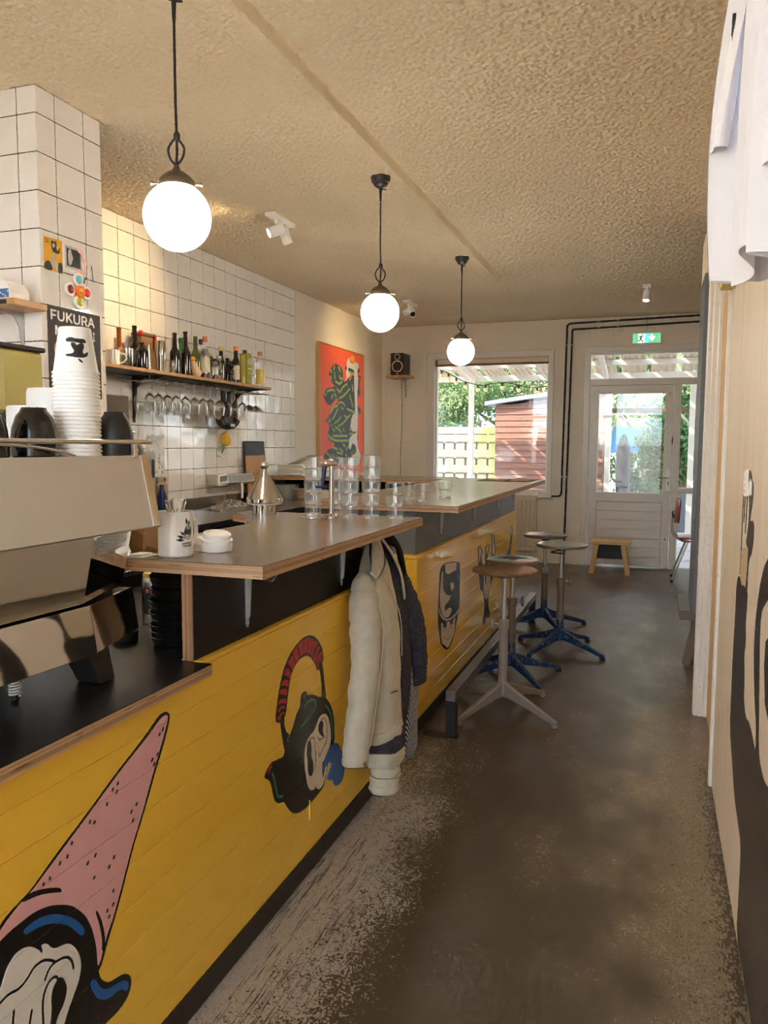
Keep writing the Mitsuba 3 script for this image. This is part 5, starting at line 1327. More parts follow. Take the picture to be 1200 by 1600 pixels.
solo('gasket_ring', lathe([(0.02, 0.8665), (0.034, 0.8665), (0.036, 0.885), (0.034, 0.893), (0.02, 0.893), (0.018, 0.88)], (-1.345, 1.72, 0), 28), 'black_rubber', 'round black rubber item left of the black bowls', 'tamper', smooth=40)

# water glasses
GP = [(0.0275, 0.0), (0.0305, 0.002), (0.0315, 0.010), (0.0335, 0.045), (0.0342, 0.046), (0.0368, 0.0885)]


GW = P(lathe(GP[1:] + [(0.0368, 0.0895)], n=40), 'glass_sheet', 40)
GR = P(lathe([(0.0356, 0.0885), (0.0372, 0.0885), (0.0374, 0.0900), (0.0364, 0.0910), (0.0354, 0.0900), (0.0356, 0.0885)], n=40), 'glass_solid', 40)
GB = P(lathe([(0.0, 0.0006), (0.0278, 0.0006), (0.0298, 0.003), (0.0308, 0.009), (0.0298, 0.0125), (0.020, 0.0115), (0.0, 0.0105)], n=40), 'glass_solid', 40)
GN = P(lathe([(0.0326, 0.0435), (0.0337, 0.0445), (0.0338, 0.0462), (0.0328, 0.0470), (0.0320, 0.0455), (0.0326, 0.0435)], n=40), 'glass_solid', 40)


def tumbler(x, y, z, label, group=None):
    k = thing('water_glass', label, 'glass', group)
    t = at(x, y, z, float(rng.uniform(0, 360)))
    for nm, d in (('wall', GW), ('rim', GR), ('base', GB), ('ridge', GN)):
        part(k, nm, d, t=t)


for x, y, n, nm in ((-1.265, 2.775, 4, 'left stack of water glasses behind the tap'), (-1.185, 2.850, 4, 'rear stack of water glasses right behind the tap'), (-1.112, 2.778, 4, 'middle stack of water glasses right of the tap'), (-1.026, 2.785, 4, 'tallest stack of water glasses left of the lone pair'), (-0.932, 2.792, 2, 'lone pair of stacked water glasses at the corner of the near bar')):
    z = ZT
    for i in range(n):
        lift = 0.0
        tumbler(x, y, z, ('top' if i == n - 1 else 'bottom' if i == 0 else 'second' if i == 1 else 'third') + ' glass of the ' + nm)
        z += 0.0475 if not (nm.startswith('tallest')) else 0.0505
tumbler(-1.195, 3.80, ZT, 'leftmost single water glass on the far bar')
tumbler(-1.085, 3.68, ZT, 'middle single water glass on the far bar')
tumbler(-1.045, 3.97, ZT, 'rightmost single water glass on the far bar')

k = thing('water_tap', 'chrome counter tap with dark blue lever among the stacked glasses', 'tap')
tx_, ty_ = -1.178, 2.755
part(k, 'base', lathe([(0.0, ZT), (0.026, ZT), (0.026, ZT + 0.004), (0.014, ZT + 0.012), (0.010, ZT + 0.02)], (tx_, ty_, 0), 28), 'chrome', 40)
part(k, 'column', cyl((tx_, ty_, ZT + 0.01), (tx_, ty_, ZT + 0.205), 0.0095), 'chrome', 40)
part(k, 'head', lathe([(0.0, ZT + 0.198), (0.030, ZT + 0.200), (0.033, ZT + 0.206), (0.031, ZT + 0.214), (0.022, ZT + 0.222), (0.008, ZT + 0.226), (0.0, ZT + 0.2265)], (tx_ - 0.008, ty_ - 0.012, 0), 32), 'chrome', 40)
part(k, 'lever', cat([tube([(tx_ - 0.020, ty_ - 0.022, ZT + 0.198), (tx_ - 0.021, ty_ - 0.026, ZT + 0.16), (tx_ - 0.026, ty_ - 0.030, ZT + 0.122)], [0.010, 0.0075, 0.0055], 12), tube([(tx_ - 0.048, ty_ - 0.040, ZT + 0.119), (tx_ - 0.010, ty_ - 0.022, ZT + 0.119)], 0.0045, 10)]), 'navy', 40)
solo('drip_dish', lathe([(0.0, ZT), (0.062, ZT), (0.068, ZT + 0.003), (0.066, ZT + 0.006), (0.058, ZT + 0.003), (0.0, ZT + 0.0025)], (-1.225, 2.715, 0), 40), 'glass_sheet', 'thin clear glass dish under the chrome tap', 'dish', smooth=40)

k = thing('cone_lid_jar', 'polished steel cone lid with a ball knob on a round steel jar at the bar', 'jar')
cx_, cy_ = -1.492, 2.800
part(k, 'jar', lathe([(0.0, ZT), (0.050, ZT), (0.050, ZT + 0.036), (0.066, ZT + 0.038), (0.066, ZT + 0.041), (0.0, ZT + 0.041)], (cx_, cy_, 0), 48), 'chrome', 40)
part(k, 'rim', lathe([(0.068, ZT + 0.040), (0.071, ZT + 0.042), (0.071, ZT + 0.045), (0.060, ZT + 0.046)], (cx_, cy_, 0), 48), 'white_plastic', 40)
part(k, 'lid', lathe([(0.073, ZT + 0.046), (0.075, ZT + 0.048), (0.075, ZT + 0.062), (0.072, ZT + 0.064), (0.006, ZT + 0.183), (0.0, ZT + 0.184)], (cx_, cy_, 0), 48), 'chrome', 40)
part(k, 'knob', sphere((cx_, cy_, ZT + 0.196), 0.0165, 3), 'chrome', True)

# ------------------------------------------------------------------ steel kitchen run along the tiled wall
ZS = 0.905
k = thing('kitchen_counter', 'steel kitchen worktop with a sink along the tiled wall', 'kitchen counter')
p = Polygon([(-3.266, 3.03), (-2.60, 3.03), (-2.60, 6.10), (-3.266, 6.10)])
sink = sbox(-3.08, 3.50, -2.72, 4.10)
part(k, 'worktop', prism(p.difference(sink.buffer(-0.002)), 'z', ZS - 0.004, ZS), 'steel')
part(k, 'front_edge', box(-2.612, 3.03, ZS - 0.036, -2.60, 6.10, ZS + 0.002, 0.002), 'steel')
part(k, 'backsplash', box(-3.268, 3.03, ZS, -3.250, 5.80, 0.985, 0.002), 'steel')
part(k, 'sink', cat([box(-3.08, 3.50, 0.72, -2.72, 4.10, 0.724, 0.0), box(-3.082, 3.50, 0.72, -3.078, 4.10, ZS - 0.002, 0), box(-2.722, 3.50, 0.72, -2.718, 4.10, ZS - 0.002, 0), box(-3.08, 3.498, 0.72, -2.72, 3.502, ZS - 0.002, 0), box(-3.08, 4.098, 0.72, -2.72, 4.102, ZS - 0.002, 0)]), 'steel')
for i in range(5):
    part(k, 'cupboard_door', box(-2.640, 3.035 + 0.613 * i, 0.10, -2.622, 3.64 + 0.613 * i, 0.862, 0.003), 'panel_black')
part(k, 'carcass', box(-3.266, 3.03, 0.0, -2.645, 6.10, 0.718, 0.003), 'panel_black')
k = thing('water_boiler', 'steel boiler with a slanted steel hood beside the pillar, behind the cups', 'boiler')
part(k, 'body', box(-3.262, 3.62, ZS, -2.95, 3.83, 1.45, 0.008), 'steel_mirror')
part(k, 'hood', box(-3.262, 3.60, 1.465, -2.93, 3.835, 1.672, 0.004), 'steel_mirror')
part(k, 'hood_lip', cyl((-2.92, 3.58, 1.462), (-2.92, 3.85, 1.462), 0.013), 'chrome', 40)
part(k, 'tag', box(-2.949, 3.79, 1.40, -2.946, 3.82, 1.44, 0.0005), 'label_cream')
solo('wall_note', P(box(X_L + 0.0005, 4.45, 1.165, X_L + 0.0012, 4.655, 1.455, 0.0002), {'type': 'twosided', 'bsdf': {'type': 'principled', 'roughness': 0.4, 'specular': 0.5, 'base_color': proc(lambda p, n, uv: mix(srgb(226, 224, 220), srgb(70, 68, 70), smoothstep(0.60, 0.68, noise(p.y * 210, p.z * 210)) * smoothstep(0.35, 0.5, noise(dr.floor(p.y * 38), p.z * 30.0)) * 0.9))}}), None, 'handwritten price sheet in a plastic sleeve on the tiles right of the machine', 'paper')
k = thing('grinder_hopper', 'upright grey steel box with a dark slot behind the end of the machine', 'dispenser')
part(k, 'case', box(-2.98, 3.86, ZS, -2.86, 3.985, 1.35, 0.008), 'grey_plastic')
part(k, 'slot', box(-2.862, 3.94, 1.19, -2.8585, 3.97, 1.30, 0.001), 'ink')
k = thing('flask', 'beige flat flask with a round hole in its top, standing behind the spoon mug', 'flask')
part(k, 'body', box(-2.94, 4.025, ZS, -2.87, 4.125, 1.155, 0.012), 'flask_beige')
part(k, 'top', prism(sbox(4.03, 1.155, 4.12, 1.19).buffer(-0.01).buffer(0.01).difference(Point(4.098, 1.172).buffer(0.011)), 'x', -2.93, -2.88), 'flask_beige')
solo('blue_bottle', lathe([(0.0, ZS), (0.028, ZS), (0.030, ZS + 0.01), (0.030, ZS + 0.17), (0.014, ZS + 0.21), (0.013, ZS + 0.24), (0.0, ZS + 0.242)], (-2.845, 4.02, 0), 24), 'navy', 'dark blue bottle left of the beige flask', 'bottle', smooth=40)

k = thing('chopping_board', 'wooden chopping board leaning on the tiled wall', 'chopping board')
part(k, 'board', xf(box(-0.010, -0.158, 0.0, 0.010, 0.158, 0.395, 0.005), (-3.185, 5.862, ZS), ry=-4), 'wood')
k = thing('chopping_board', 'larger black chopping board behind the wooden one', 'chopping board')
part(k, 'board', xf(box(-0.008, -0.18, 0.0, 0.008, 0.18, 0.515, 0.012), (-3.222, 5.925, ZS), ry=-4), 'black_matte')
k = thing('foil_dispenser', 'grey wall mounted roll dispenser above the steel worktop', 'dispenser')
part(k, 'case', prism(Polygon([(-3.266, 1.075), (-3.15, 1.075), (-3.13, 1.09), (-3.15, 1.155), (-3.266, 1.158)]), 'y', 5.19, 5.70), 'steel')
part(k, 'front', xf(box(-0.0015, 5.32, -0.026, 0.0015, 5.69, 0.026, 0.001), (-3.139, 0, 1.122), ry=-16), 'grey_plastic')
part(k, 'paper_strip', box(-3.142, 5.50, 0.96, -3.1405, 5.535, 1.09, 0.0003), 'white_paper')
k = thing('kitchen_timer', 'white kitchen timer with grey display on the left end of the dispenser', 'timer')
part(k, 'case', xf(box(-0.012, -0.066, -0.042, 0.012, 0.066, 0.042, 0.008), (-3.105, 5.155, 1.122), rx=4), 'white_plastic')
part(k, 'display', xf(box(0.011, -0.052, -0.012, 0.0128, 0.052, 0.032, 0.001), (-3.105, 5.155, 1.122), rx=4), 'lcd')
for i in range(3):
    part(k, 'button', box(-3.0945, 5.115 + 0.03 * i, 1.088, -3.0915, 5.135 + 0.03 * i, 1.100, 0.001), 'grey_plastic')
TG = lathe([(0.0, 0.0), (0.030, 0.0), (0.034, 0.004), (0.037, 0.09), (0.036, 0.0905), (0.0325, 0.006), (0.0, 0.005)], (-2.90, 4.795, ZS), 28)
solo('small_glass', TG, 'glass_sheet', 'small clear glass with a spoon on the steel worktop', 'glass', smooth=40)
solo('teaspoon', cat([tube([(-2.895, 4.78, ZS + 0.012), (-2.885, 4.86, ZS + 0.17)], 0.003, 8), sphere((-2.898, 4.765, ZS + 0.022), 0.014, 2, (0.6, 1, 0.7))]), 'wood', 'wooden spoon leaning in the small glass on the steel worktop', 'spoon', smooth=True)
tw = []
for w in np.linspace(0, 1, 15):
    y = 4.98 + 0.50 * w
    h = 0.055 * math.sin(math.pi * min(max(w, 0.02), 0.98)) ** 0.5
    tw.append([(-3.09 + 0.085 * math.cos(a) * (0.6 + 0.4 * math.sin(math.pi * w)) + 0.012 * math.sin(7 * w + 3 * a), y + 0.02 * math.sin(2 * a), ZS + 0.001 + max(0.0, math.sin(a)) * h * (1 + 0.25 * math.sin(11 * w + 2 * a))) for a in np.arange(18) / 18 * 2 * np.pi])
solo('tea_towel', loft(tw), 'tea_towel', 'crumpled black and white tea towel on the steel worktop', 'towel', smooth=True)

# far end: paper, plates, bowl
k = thing('paper_stack', 'tall stack of pale menus on the worktop in front of the white wall end', 'papers')
for i in range(11):
    part(k, 'sheet', xf(box(-0.125, -0.10, 0.0, 0.125, 0.10, 0.0085, 0.001), (-3.03 + float(rng.normal(0, 0.004)), 6.27 + float(rng.normal(0, 0.006)), ZT + 0.0092 * i), rz=float(rng.normal(-3, 2.5))), 'label_cream' if i % 3 == 0 else 'white_paper')
part(k, 'raised_cover', xf(box(-0.125, -0.10, 0.0, 0.125, 0.10, 0.004, 0.001), (-2.98, 6.30, ZT + 0.135), ry=-22), 'photo_grey')
k = thing('menu_stack', 'low stack of white cards right of the menus', 'papers')
for i in range(7):
    part(k, 'card', xf(box(-0.10, -0.07, 0.0, 0.10, 0.07, 0.010, 0.001), (-2.74 + float(rng.normal(0, 0.003)), 6.27 + float(rng.normal(0, 0.003)), ZT + 0.0108 * i), rz=float(rng.normal(0, 2))), 'white_paper')
PL = P(lathe([(0.0, 0.0), (0.06, 0.0), (0.064, 0.004), (0.098, 0.012), (0.100, 0.0145), (0.096, 0.0155), (0.060, 0.006), (0.0, 0.006)], n=36), 'cream_plate', 35)
for i in range(9):
    solo('plate', PL, None, ORD[8 - i] + ' cream plate from the top of the stack under the far worktop' if i < 8 else 'top cream plate of the stack under the far worktop', 'plate', 'stack of cream plates', t=at(-2.93, 6.25, 0.8685 + 0.0150 * i))
solo('mixing_bowl', lathe([(0.0, 0.869), (0.06, 0.869), (0.10, 0.93), (0.118, 1.035), (0.122, 1.038), (0.114, 1.036), (0.095, 0.93), (0.0, 0.88)], (-3.12, 6.27, 0), 36), 'grey_plastic', 'grey mixing bowl left of the cream plates', 'bowl', smooth=40)
solo('black_tray', box(-2.83, 6.16, 1.008, -2.55, 6.45, 1.06, 0.006), 'black_plastic', 'black tray right above the cream plates', 'tray')
part(thing('folded_cloth', 'cream folded cloths beside the plates under the far worktop', 'cloth'), 'cloth', box(-2.80, 6.17, 0.869, -2.60, 6.42, 1.005, 0.01), 'cream_plate')

# ------------------------------------------------------------------ bottle shelf
SZ = 1.857
k = thing('bottle_shelf', 'long wooden shelf full of bottles on the tiled wall', 'shelf')
part(k, 'board', box(X_L + 0.0005, 3.30, SZ - 0.022, -2.985, 5.735, SZ, 0.003), 'wood', label='wooden board')
part(k, 'underside', box(X_L + 0.001, 3.31, SZ - 0.0235, -2.99, 5.73, SZ - 0.0215, 0.0003), 'panel_black', label='dark underside')
for y in (4.325, 5.62):
    b = part(k, 'bracket', cat([box(X_L + 0.0005, y - 0.012, 1.535, X_L + 0.006, y + 0.012, SZ - 0.0235, 0.001), box(X_L + 0.0005, y - 0.012, SZ - 0.029, -3.02, y + 0.012, SZ - 0.0235, 0.001)]), 'iron_dark')
    part(b, 'rib', prism(Polygon([(X_L + 0.006, 1.56), (X_L + 0.014, 1.57), (X_L + 0.03, 1.76), (X_L + 0.09, 1.81), (-3.03, 1.825), (-3.03, 1.829), (X_L + 0.006, 1.829)]), 'y', y - 0.003, y + 0.003), 'iron_dark')
k = thing('glass_rack', 'wire rack under the bottle shelf holding stemmed glasses upside down', 'rack')
for x in (-3.045, -3.215):
    part(k, 'rail', tube([(x, 4.12, 1.803), (x, 5.74, 1.803)], 0.003, 8), 'chrome', 40)
ys = [4.267, 4.361, 4.46, 4.561, 4.67, 4.783, 4.89, 4.989, 5.122, 5.222, 5.34, 5.46, 5.566, 5.676]
for y in ys + [5.76]:
    part(k, 'wire', tube([(-3.24, y - 0.05, 1.798), (-3.0, y - 0.05, 1.798), (-2.985, y - 0.05, 1.806)], 0.0026, 8), 'chrome', 40)
for y in (4.2, 5.0, 5.7):
    part(k, 'hanger', tube(spline([(-3.05, y, 1.8345), (-3.05, y, 1.815), (-3.05, y + 0.02, 1.80), (-3.05, y + 0.03, 1.812)], 5), 0.0028, 8), 'chrome', 40)


def wine_profile(r, h):
    return [(0.034, 0.0), (0.033, -0.0015), (0.012, -0.005), (0.0042, -0.012), (0.0036, -0.05), (0.0038, -0.078), (0.008, -0.086), (r * 0.6, -0.096), (r * 0.92, -0.118), (r, -0.138), (r * 0.97, -0.138 - 0.3 * h), (r * 0.80, -0.138 - h)]


def shell(prof, th):
    """A blown glass of even thickness from its outer profile, upside down: back along the inside to the axis."""
    q = np.asarray(prof)
    k = int(np.argmin(np.where(q[:, 1] < -0.06, q[:, 0], 9)))
    inner = q[k + 1:][::-1].copy()
    inner[:, 0] = np.maximum(inner[:, 0] - th, 0.0005)
    inner[1:, 1] -= th * 0.5
    return [(0.0, 0.0)] + [tuple(a) for a in q] + [tuple(a) for a in inner] + [(0.0, inner[-1, 1] - 0.001)]


WG = P(lathe(shell(wine_profile(0.039, 0.062), 0.0009), n=32), 'glass_solid', 40)
WB = P(lathe(wine_profile(0.039, 0.062), n=32), 'glass_sheet', 40)
CG = P(lathe(shell([(0.034, 0.0), (0.033, -0.0015), (0.012, -0.005), (0.004, -0.012), (0.0036, -0.09), (0.006, -0.097), (0.03, -0.108), (0.056, -0.135), (0.060, -0.142)], 0.0011), n=32), 'glass_solid', 40)
back = 0
for i, y in enumerate(ys):
    last = i >= 12
    solo('stem_glass', CG if last else WG, None, ('left', 'right')[i - 12] + ' of two wide coupes hanging upside down at the right end of the rack' if last else ORD[i] + ' wine glass from the left in the front row hanging from the wire rack', 'glass', 'coupes at the end of the rack' if last else 'wine glasses under the bottle shelf', t=at(-3.10, y, 1.8035))
    if i % 3 != 1 and not last:
        back += 1
        solo('stem_glass', WB, None, ORD[back - 1] + ' wine glass from the left in the row nearer the tiles on the wire rack', 'glass', 'wine glasses under the bottle shelf', t=at(-3.185, y + 0.012, 1.8035))


def bottle(x, y, h, r, mat, label, neck=0.0135, shoulder=0.55, cap=None, lab=None, lab_z=(0.12, 0.42), fill=None, blunt=0.0, name='bottle'):
    """A bottle: glass (the thing's main part), cap, paper label round the front, and the drink in it where it shows."""
    k = thing(name, label, 'bottle', None)
    zs, zn = h * shoulder, h * (shoulder + 0.22 - blunt)
    prof = [(0.0, 0.0), (r * 0.92, 0.0), (r, 0.006), (r, zs), (r * 0.93, zs + (zn - zs) * 0.25), (r * 0.6, zs + (zn - zs) * 0.65), (neck * 1.1, zn), (neck, h * 0.96), (neck * 1.18, h * 0.962), (neck * 1.18, h * 0.985), (neck, h), (0.0, h)]
    part(k, 'glass', lathe(prof, (x, y, SZ), 24), 'glass_solid' if mat == 'glass_sheet' else mat, 40)
    if cap:
        part(k, 'cap', lathe([(neck * 1.25, h * 0.88), (neck * 1.28, h * 0.885), (neck * 1.28, h * 1.0), (neck * 1.1, h * 1.004), (0.0, h * 1.005)], (x, y, SZ), 20), cap, 40)
    if lab:
        part(k, 'label', wrapped(sbox(-r * 1.1, 0, r * 1.1, (lab_z[1] - lab_z[0]) * h), (x, y), lambda z: r + 0 * z, math.atan2(-y, -x) + 0.0, SZ + lab_z[0] * h, 0.0004, 0.02), lab)
    if fill:
        part(k, 'drink', lathe([(0.0, 0.003), (r * 0.9, 0.003), (r * 0.94, 0.008), (r * 0.94, h * fill[1]), (0.0, h * fill[1])], (x, y, SZ), 20), fill[0], 40)
    return k


k = thing('coffee_mug', 'white mug at the left end of the bottle shelf', 'mug')
part(k, 'body', lathe([(0.0, SZ), (0.038, SZ), (0.041, SZ + 0.006), (0.0415, SZ + 0.092), (0.039, SZ + 0.093), (0.038, SZ + 0.01), (0.0, SZ + 0.008)], (-3.07, 3.875, 0), 32), 'white_glaze', 40)
part(k, 'handle', tube(spline([(-3.045, 3.906, SZ + 0.075), (-3.03, 3.935, SZ + 0.072), (-3.025, 3.943, SZ + 0.048), (-3.035, 3.925, SZ + 0.022), (-3.045, 3.904, SZ + 0.02)], 6), 0.005, 8), 'white_glaze', True)
k = thing('glass_jug', 'clear glass jug with dark contents right of the white mug', 'jug')
part(k, 'glass', lathe([(0.0, SZ), (0.038, SZ), (0.044, SZ + 0.02), (0.046, SZ + 0.118), (0.045, SZ + 0.119), (0.042, SZ + 0.02)], (-3.08, 4.015, 0), 28), 'glass_sheet', 40)
part(k, 'contents', lathe([(0.0, SZ + 0.005), (0.037, SZ + 0.005), (0.041, SZ + 0.02), (0.042, SZ + 0.075), (0.0, SZ + 0.078)], (-3.08, 4.015, 0), 24), 'glass_black', 40)
part(k, 'handle', tube(spline([(-3.06, 4.058, SZ + 0.10), (-3.05, 4.09, SZ + 0.095), (-3.05, 4.09, SZ + 0.05), (-3.06, 4.056, SZ + 0.035)], 5), 0.005, 8), 'glass_sheet', True)
bottle(-3.17, 4.065, 0.255, 0.034, 'glass_amber', 'amber brown bottle behind the glass jug', shoulder=0.42)
bottle(-3.16, 4.205, 0.285, 0.033, 'glass_black', 'tall dark bottle behind the squat dark jar', shoulder=0.5)
bottle(-3.06, 4.140, 0.168, 0.041, 'glass_black', 'squat black bottle with short neck at the shelf front', neck=0.017, shoulder=0.66)
k = thing('utensil_box', 'brown box with a red handled opener behind the steel shaker', 'box')
part(k, 'box', box(-3.24, 4.28, SZ, -3.16, 4.43, SZ + 0.235, 0.006), 'kraft')
part(k, 'lid', box(-3.245, 4.275, SZ + 0.235, -3.155, 4.435, SZ + 0.258, 0.006), 'wood_dark_edge')
part(k, 'red_handle', tube([(-3.15, 4.405, SZ + 0.16), (-3.148, 4.41, SZ + 0.25)], 0.009, 10), 'bubble_red', 40)
part(k, 'red_knob', sphere((-3.16, 4.27, SZ + 0.25), 0.018, 2), 'bubble_red', True)
k = thing('cocktail_shaker', 'pair of polished steel shaker tins on the bottle shelf', 'shaker')
part(k, 'lower_tin', lathe([(0.0, SZ), (0.027, SZ), (0.034, SZ + 0.115)], (-3.07, 4.350, 0), 32), 'chrome', 40)
part(k, 'upper_tin', lathe([(0.0325, SZ + 0.105), (0.0355, SZ + 0.115), (0.0335, SZ + 0.20), (0.032, SZ + 0.204), (0.0, SZ + 0.204)], (-3.07, 4.350, 0), 32), 'chrome', 40)
solo('bar_strainer', lathe([(0.0, SZ), (0.022, SZ), (0.022, SZ + 0.17), (0.018, SZ + 0.175), (0.0, SZ + 0.175)], (-3.12, 4.285, 0), 24), 'steel', 'narrow dull steel cylinder left of the shaker tins', 'canister', smooth=40)
solo('jigger', lathe([(0.0, SZ + 0.05), (0.006, SZ + 0.0), (0.022, SZ), (0.0225, SZ + 0.002), (0.0075, SZ + 0.052), (0.018, SZ + 0.09), (0.0165, SZ + 0.09), (0.0, SZ + 0.054)][1:], (-3.045, 4.445, 0), 28), 'chrome', 'steel hourglass jigger right of the shaker tins', 'jigger', smooth=40)
bottle(-3.15, 4.465, 0.20, 0.022, 'glass_sheet', 'small clear bottle with black cap behind the jigger', cap='black_plastic')
bottle(-3.07, 4.510, 0.277, 0.033, 'glass_black', 'dark brown bottle left of its twin in the middle of the shelf', shoulder=0.48)
bottle(-3.06, 4.622, 0.300, 0.0355, 'glass_black', 'tall dark bottle, right one of the two brown twins', shoulder=0.48)
bottle(-3.17, 4.735, 0.275, 0.030, 'glass_bright_green', 'green bottle with dark green cap behind the twins', cap='cap_green')
k = thing('toy_figure', 'small cream plush figure between the dark and the olive bottle', 'toy')
part(k, 'body', hull(np.vstack([sphere((-3.055, 4.752, SZ + 0.032), 0.033, 2, (0.9, 1, 1))[0], sphere((-3.07, 4.722, SZ + 0.105), 0.018, 2)[0]])), 'toy_cream', True)
part(k, 'head', sphere((-3.065, 4.718, SZ + 0.125), 0.019, 2), 'flower_yellow', True)
bottle(-3.09, 4.792, 0.292, 0.034, 'glass_green', 'olive green wine bottle right of the plush figure', shoulder=0.5)
bottle(-3.075, 4.890, 0.302, 0.037, 'glass_sheet', 'clear bottle with copper cap and cream label over red drink', shoulder=0.52, cap='cap_copper', lab='label_cream', lab_z=(0.16, 0.50), fill=('liquid_red', 0.13))
bottle(-3.16, 4.975, 0.297, 0.031, 'glass_sheet', 'clear bottle with black cap behind the one with copper cap', shoulder=0.55, cap='black_plastic')
bottle(-3.05, 4.985, 0.155, 0.0185, 'glass_sheet', 'little clear bottle with dark cap and red bottom', shoulder=0.6, cap='black_plastic', lab='white_paper', lab_z=(0.3, 0.6), fill=('liquid_red', 0.25))
bottle(-3.075, 5.080, 0.185, 0.029, 'glass_sheet', 'clear jar bottle with pale powder at its foot', neck=0.016, shoulder=0.62, cap='zinc', fill=('label_cream', 0.22))
bottle(-3.17, 5.12, 0.19, 0.026, 'glass_green', 'short green bottle behind the jar with pale powder')
bottle(-3.14, 5.215, 0.272, 0.028, 'glass_black', 'black bottle with gold top behind the pepper mill', shoulder=0.55, cap='label_yellow')
k = thing('pepper_mill', 'turned black pepper mill in front of the dark bottles', 'pepper mill')
part(k, 'body', lathe([(0.0, SZ), (0.027, SZ), (0.028, SZ + 0.012), (0.021, SZ + 0.03), (0.019, SZ + 0.055), (0.026, SZ + 0.07), (0.022, SZ + 0.09), (0.014, SZ + 0.10)], (-3.04, 5.185, 0), 28), 'black_glaze', 40)
part(k, 'head', lathe([(0.013, SZ + 0.10), (0.024, SZ + 0.112), (0.026, SZ + 0.132), (0.019, SZ + 0.152), (0.008, SZ + 0.158), (0.0, SZ + 0.16)], (-3.04, 5.185, 0), 28), 'black_glaze', 40)
part(k, 'knob', sphere((-3.04, 5.185, SZ + 0.165), 0.009, 2), 'chrome', True)
bottle(-3.06, 5.298, 0.280, 0.030, 'glass_black', 'dark bottle with orange and red fruit label', shoulder=0.55, cap='label_orange', lab='label_cream', lab_z=(0.10, 0.48))
bottle(-3.16, 5.34, 0.20, 0.028, 'glass_black', 'short dark bottle behind the one with the fruit label')
solo('spice_jar', lathe([(0.0, SZ), (0.017, SZ), (0.0175, SZ + 0.05), (0.015, SZ + 0.062), (0.0, SZ + 0.063)], (-3.04, 5.372, 0), 24), 'label_yellow', 'tiny jar with yellow label left of the olive oil tin', 'jar', smooth=40)
k = thing('oil_tin', 'tall olive green oil tin with a pale ring emblem', 'tin')
part(k, 'tin', box(-3.10, 5.422, SZ, -3.03, 5.498, SZ + 0.245, 0.008), 'label_olive')
part(k, 'emblem', prism(Point(5.460, SZ + 0.178).buffer(0.027).difference(Point(5.460, SZ + 0.178).buffer(0.021)).union(Point(5.460, SZ + 0.178).buffer(0.017).difference(Point(5.460, SZ + 0.178).buffer(0.012))), 'x', -3.030, -3.0294), 'white_paper', label='pale ring emblem')
part(k, 'spout', lathe([(0.013, SZ + 0.244), (0.013, SZ + 0.252), (0.009, SZ + 0.262), (0.0, SZ + 0.263)], (-3.065, 5.46, 0), 16), 'black_plastic', 40)
part(k, 'print', cat([box(-3.0302, 5.43, SZ + 0.118, -3.0295, 5.49, SZ + 0.134, 0.0002), box(-3.0302, 5.43, SZ + 0.03, -3.0295, 5.49, SZ + 0.034, 0.0002), box(-3.0302, 5.43, SZ + 0.09, -3.0295, 5.49, SZ + 0.094, 0.0002)]), 'label_yellow')
part(k, 'side_print', box(-3.085, 5.4215, SZ + 0.02, -3.045, 5.4222, SZ + 0.23, 0.0002), 'label_yellow')
bottle(-3.14, 5.575, 0.287, 0.032, 'glass_bright_green', 'bright green bottle with dark red cap right of the oil tin', shoulder=0.52, cap='cap_red', lab='label_cream')
bottle(-3.06, 5.684, 0.283, 0.040, 'glass_sheet', 'clear bottle with cork cap and yellow label at the right end of the shelf', neck=0.014, shoulder=0.66, cap='cork', lab='label_yellow', lab_z=(0.08, 0.5))

k = thing('puppet', 'puppet in black clothes hanging by its feet from the glass rack', 'puppet')
tor = [[(-3.13 + a * math.cos(t), 5.275 + b * math.sin(t) + o, z) for t in np.arange(20) / 20 * 2 * np.pi] for z, a, b, o in ((1.505, 0.015, 0.03, 0.0), (1.515, 0.03, 0.062, 0.0), (1.54, 0.038, 0.085, 0.0), (1.565, 0.036, 0.085, 0.0), (1.60, 0.03, 0.065, 0.0), (1.66, 0.022, 0.05, -0.01), (1.70, 0.015, 0.045, -0.01))]
part(k, 'torso', loft(tor), 'black_matte', True)
for s in (-1, 1):
    part(k, 'sleeve', tube(spline([(-3.13, 5.275 + s * 0.07, 1.535), (-3.125, 5.275 + s * 0.12, 1.56), (-3.12, 5.275 + s * 0.135, 1.585)], 5), [0.026] * 10 + [0.022], 12), 'black_matte', True)
    part(k, 'hand', tube(spline([(-3.12, 5.275 + s * 0.135, 1.58), (-3.12, 5.275 + s * 0.155, 1.615), (-3.125, 5.275 + s * 0.150, 1.64)], 4), [0.014] * 8 + [0.009], 10), 'skin_doll', True)
    part(k, 'leg', tube([(-3.13, 5.265 + s * 0.03, 1.69), (-3.13, 5.265 + s * 0.05, 1.80)], [0.022, 0.016], 12), 'black_matte', True)
part(k, 'name_tag', box(-3.094, 5.27, 1.528, -3.091, 5.325, 1.548, 0.001), 'white_paper')
k = thing('felt_flower', 'yellow felt tulip with green leaf hanging on the tiles below the puppet', 'flower')
part(k, 'bloom', sphere((-3.235, 5.425, 1.435), 0.05, 3, (0.55, 0.85, 1.15)), 'flower_yellow', True)
for s in (-1, 1):
    part(k, 'petal', sphere((-3.225, 5.425 + s * 0.022, 1.425), 0.034, 2, (0.6, 0.8, 1.3)), 'flower_yellow', True)
part(k, 'leaf', hull(np.vstack([sphere((-3.24, 5.40, 1.372), 0.020, 2, (0.5, 1, 1))[0], sphere((-3.25, 5.395, 1.325), 0.005, 1)[0]])), 'stem_green', True)
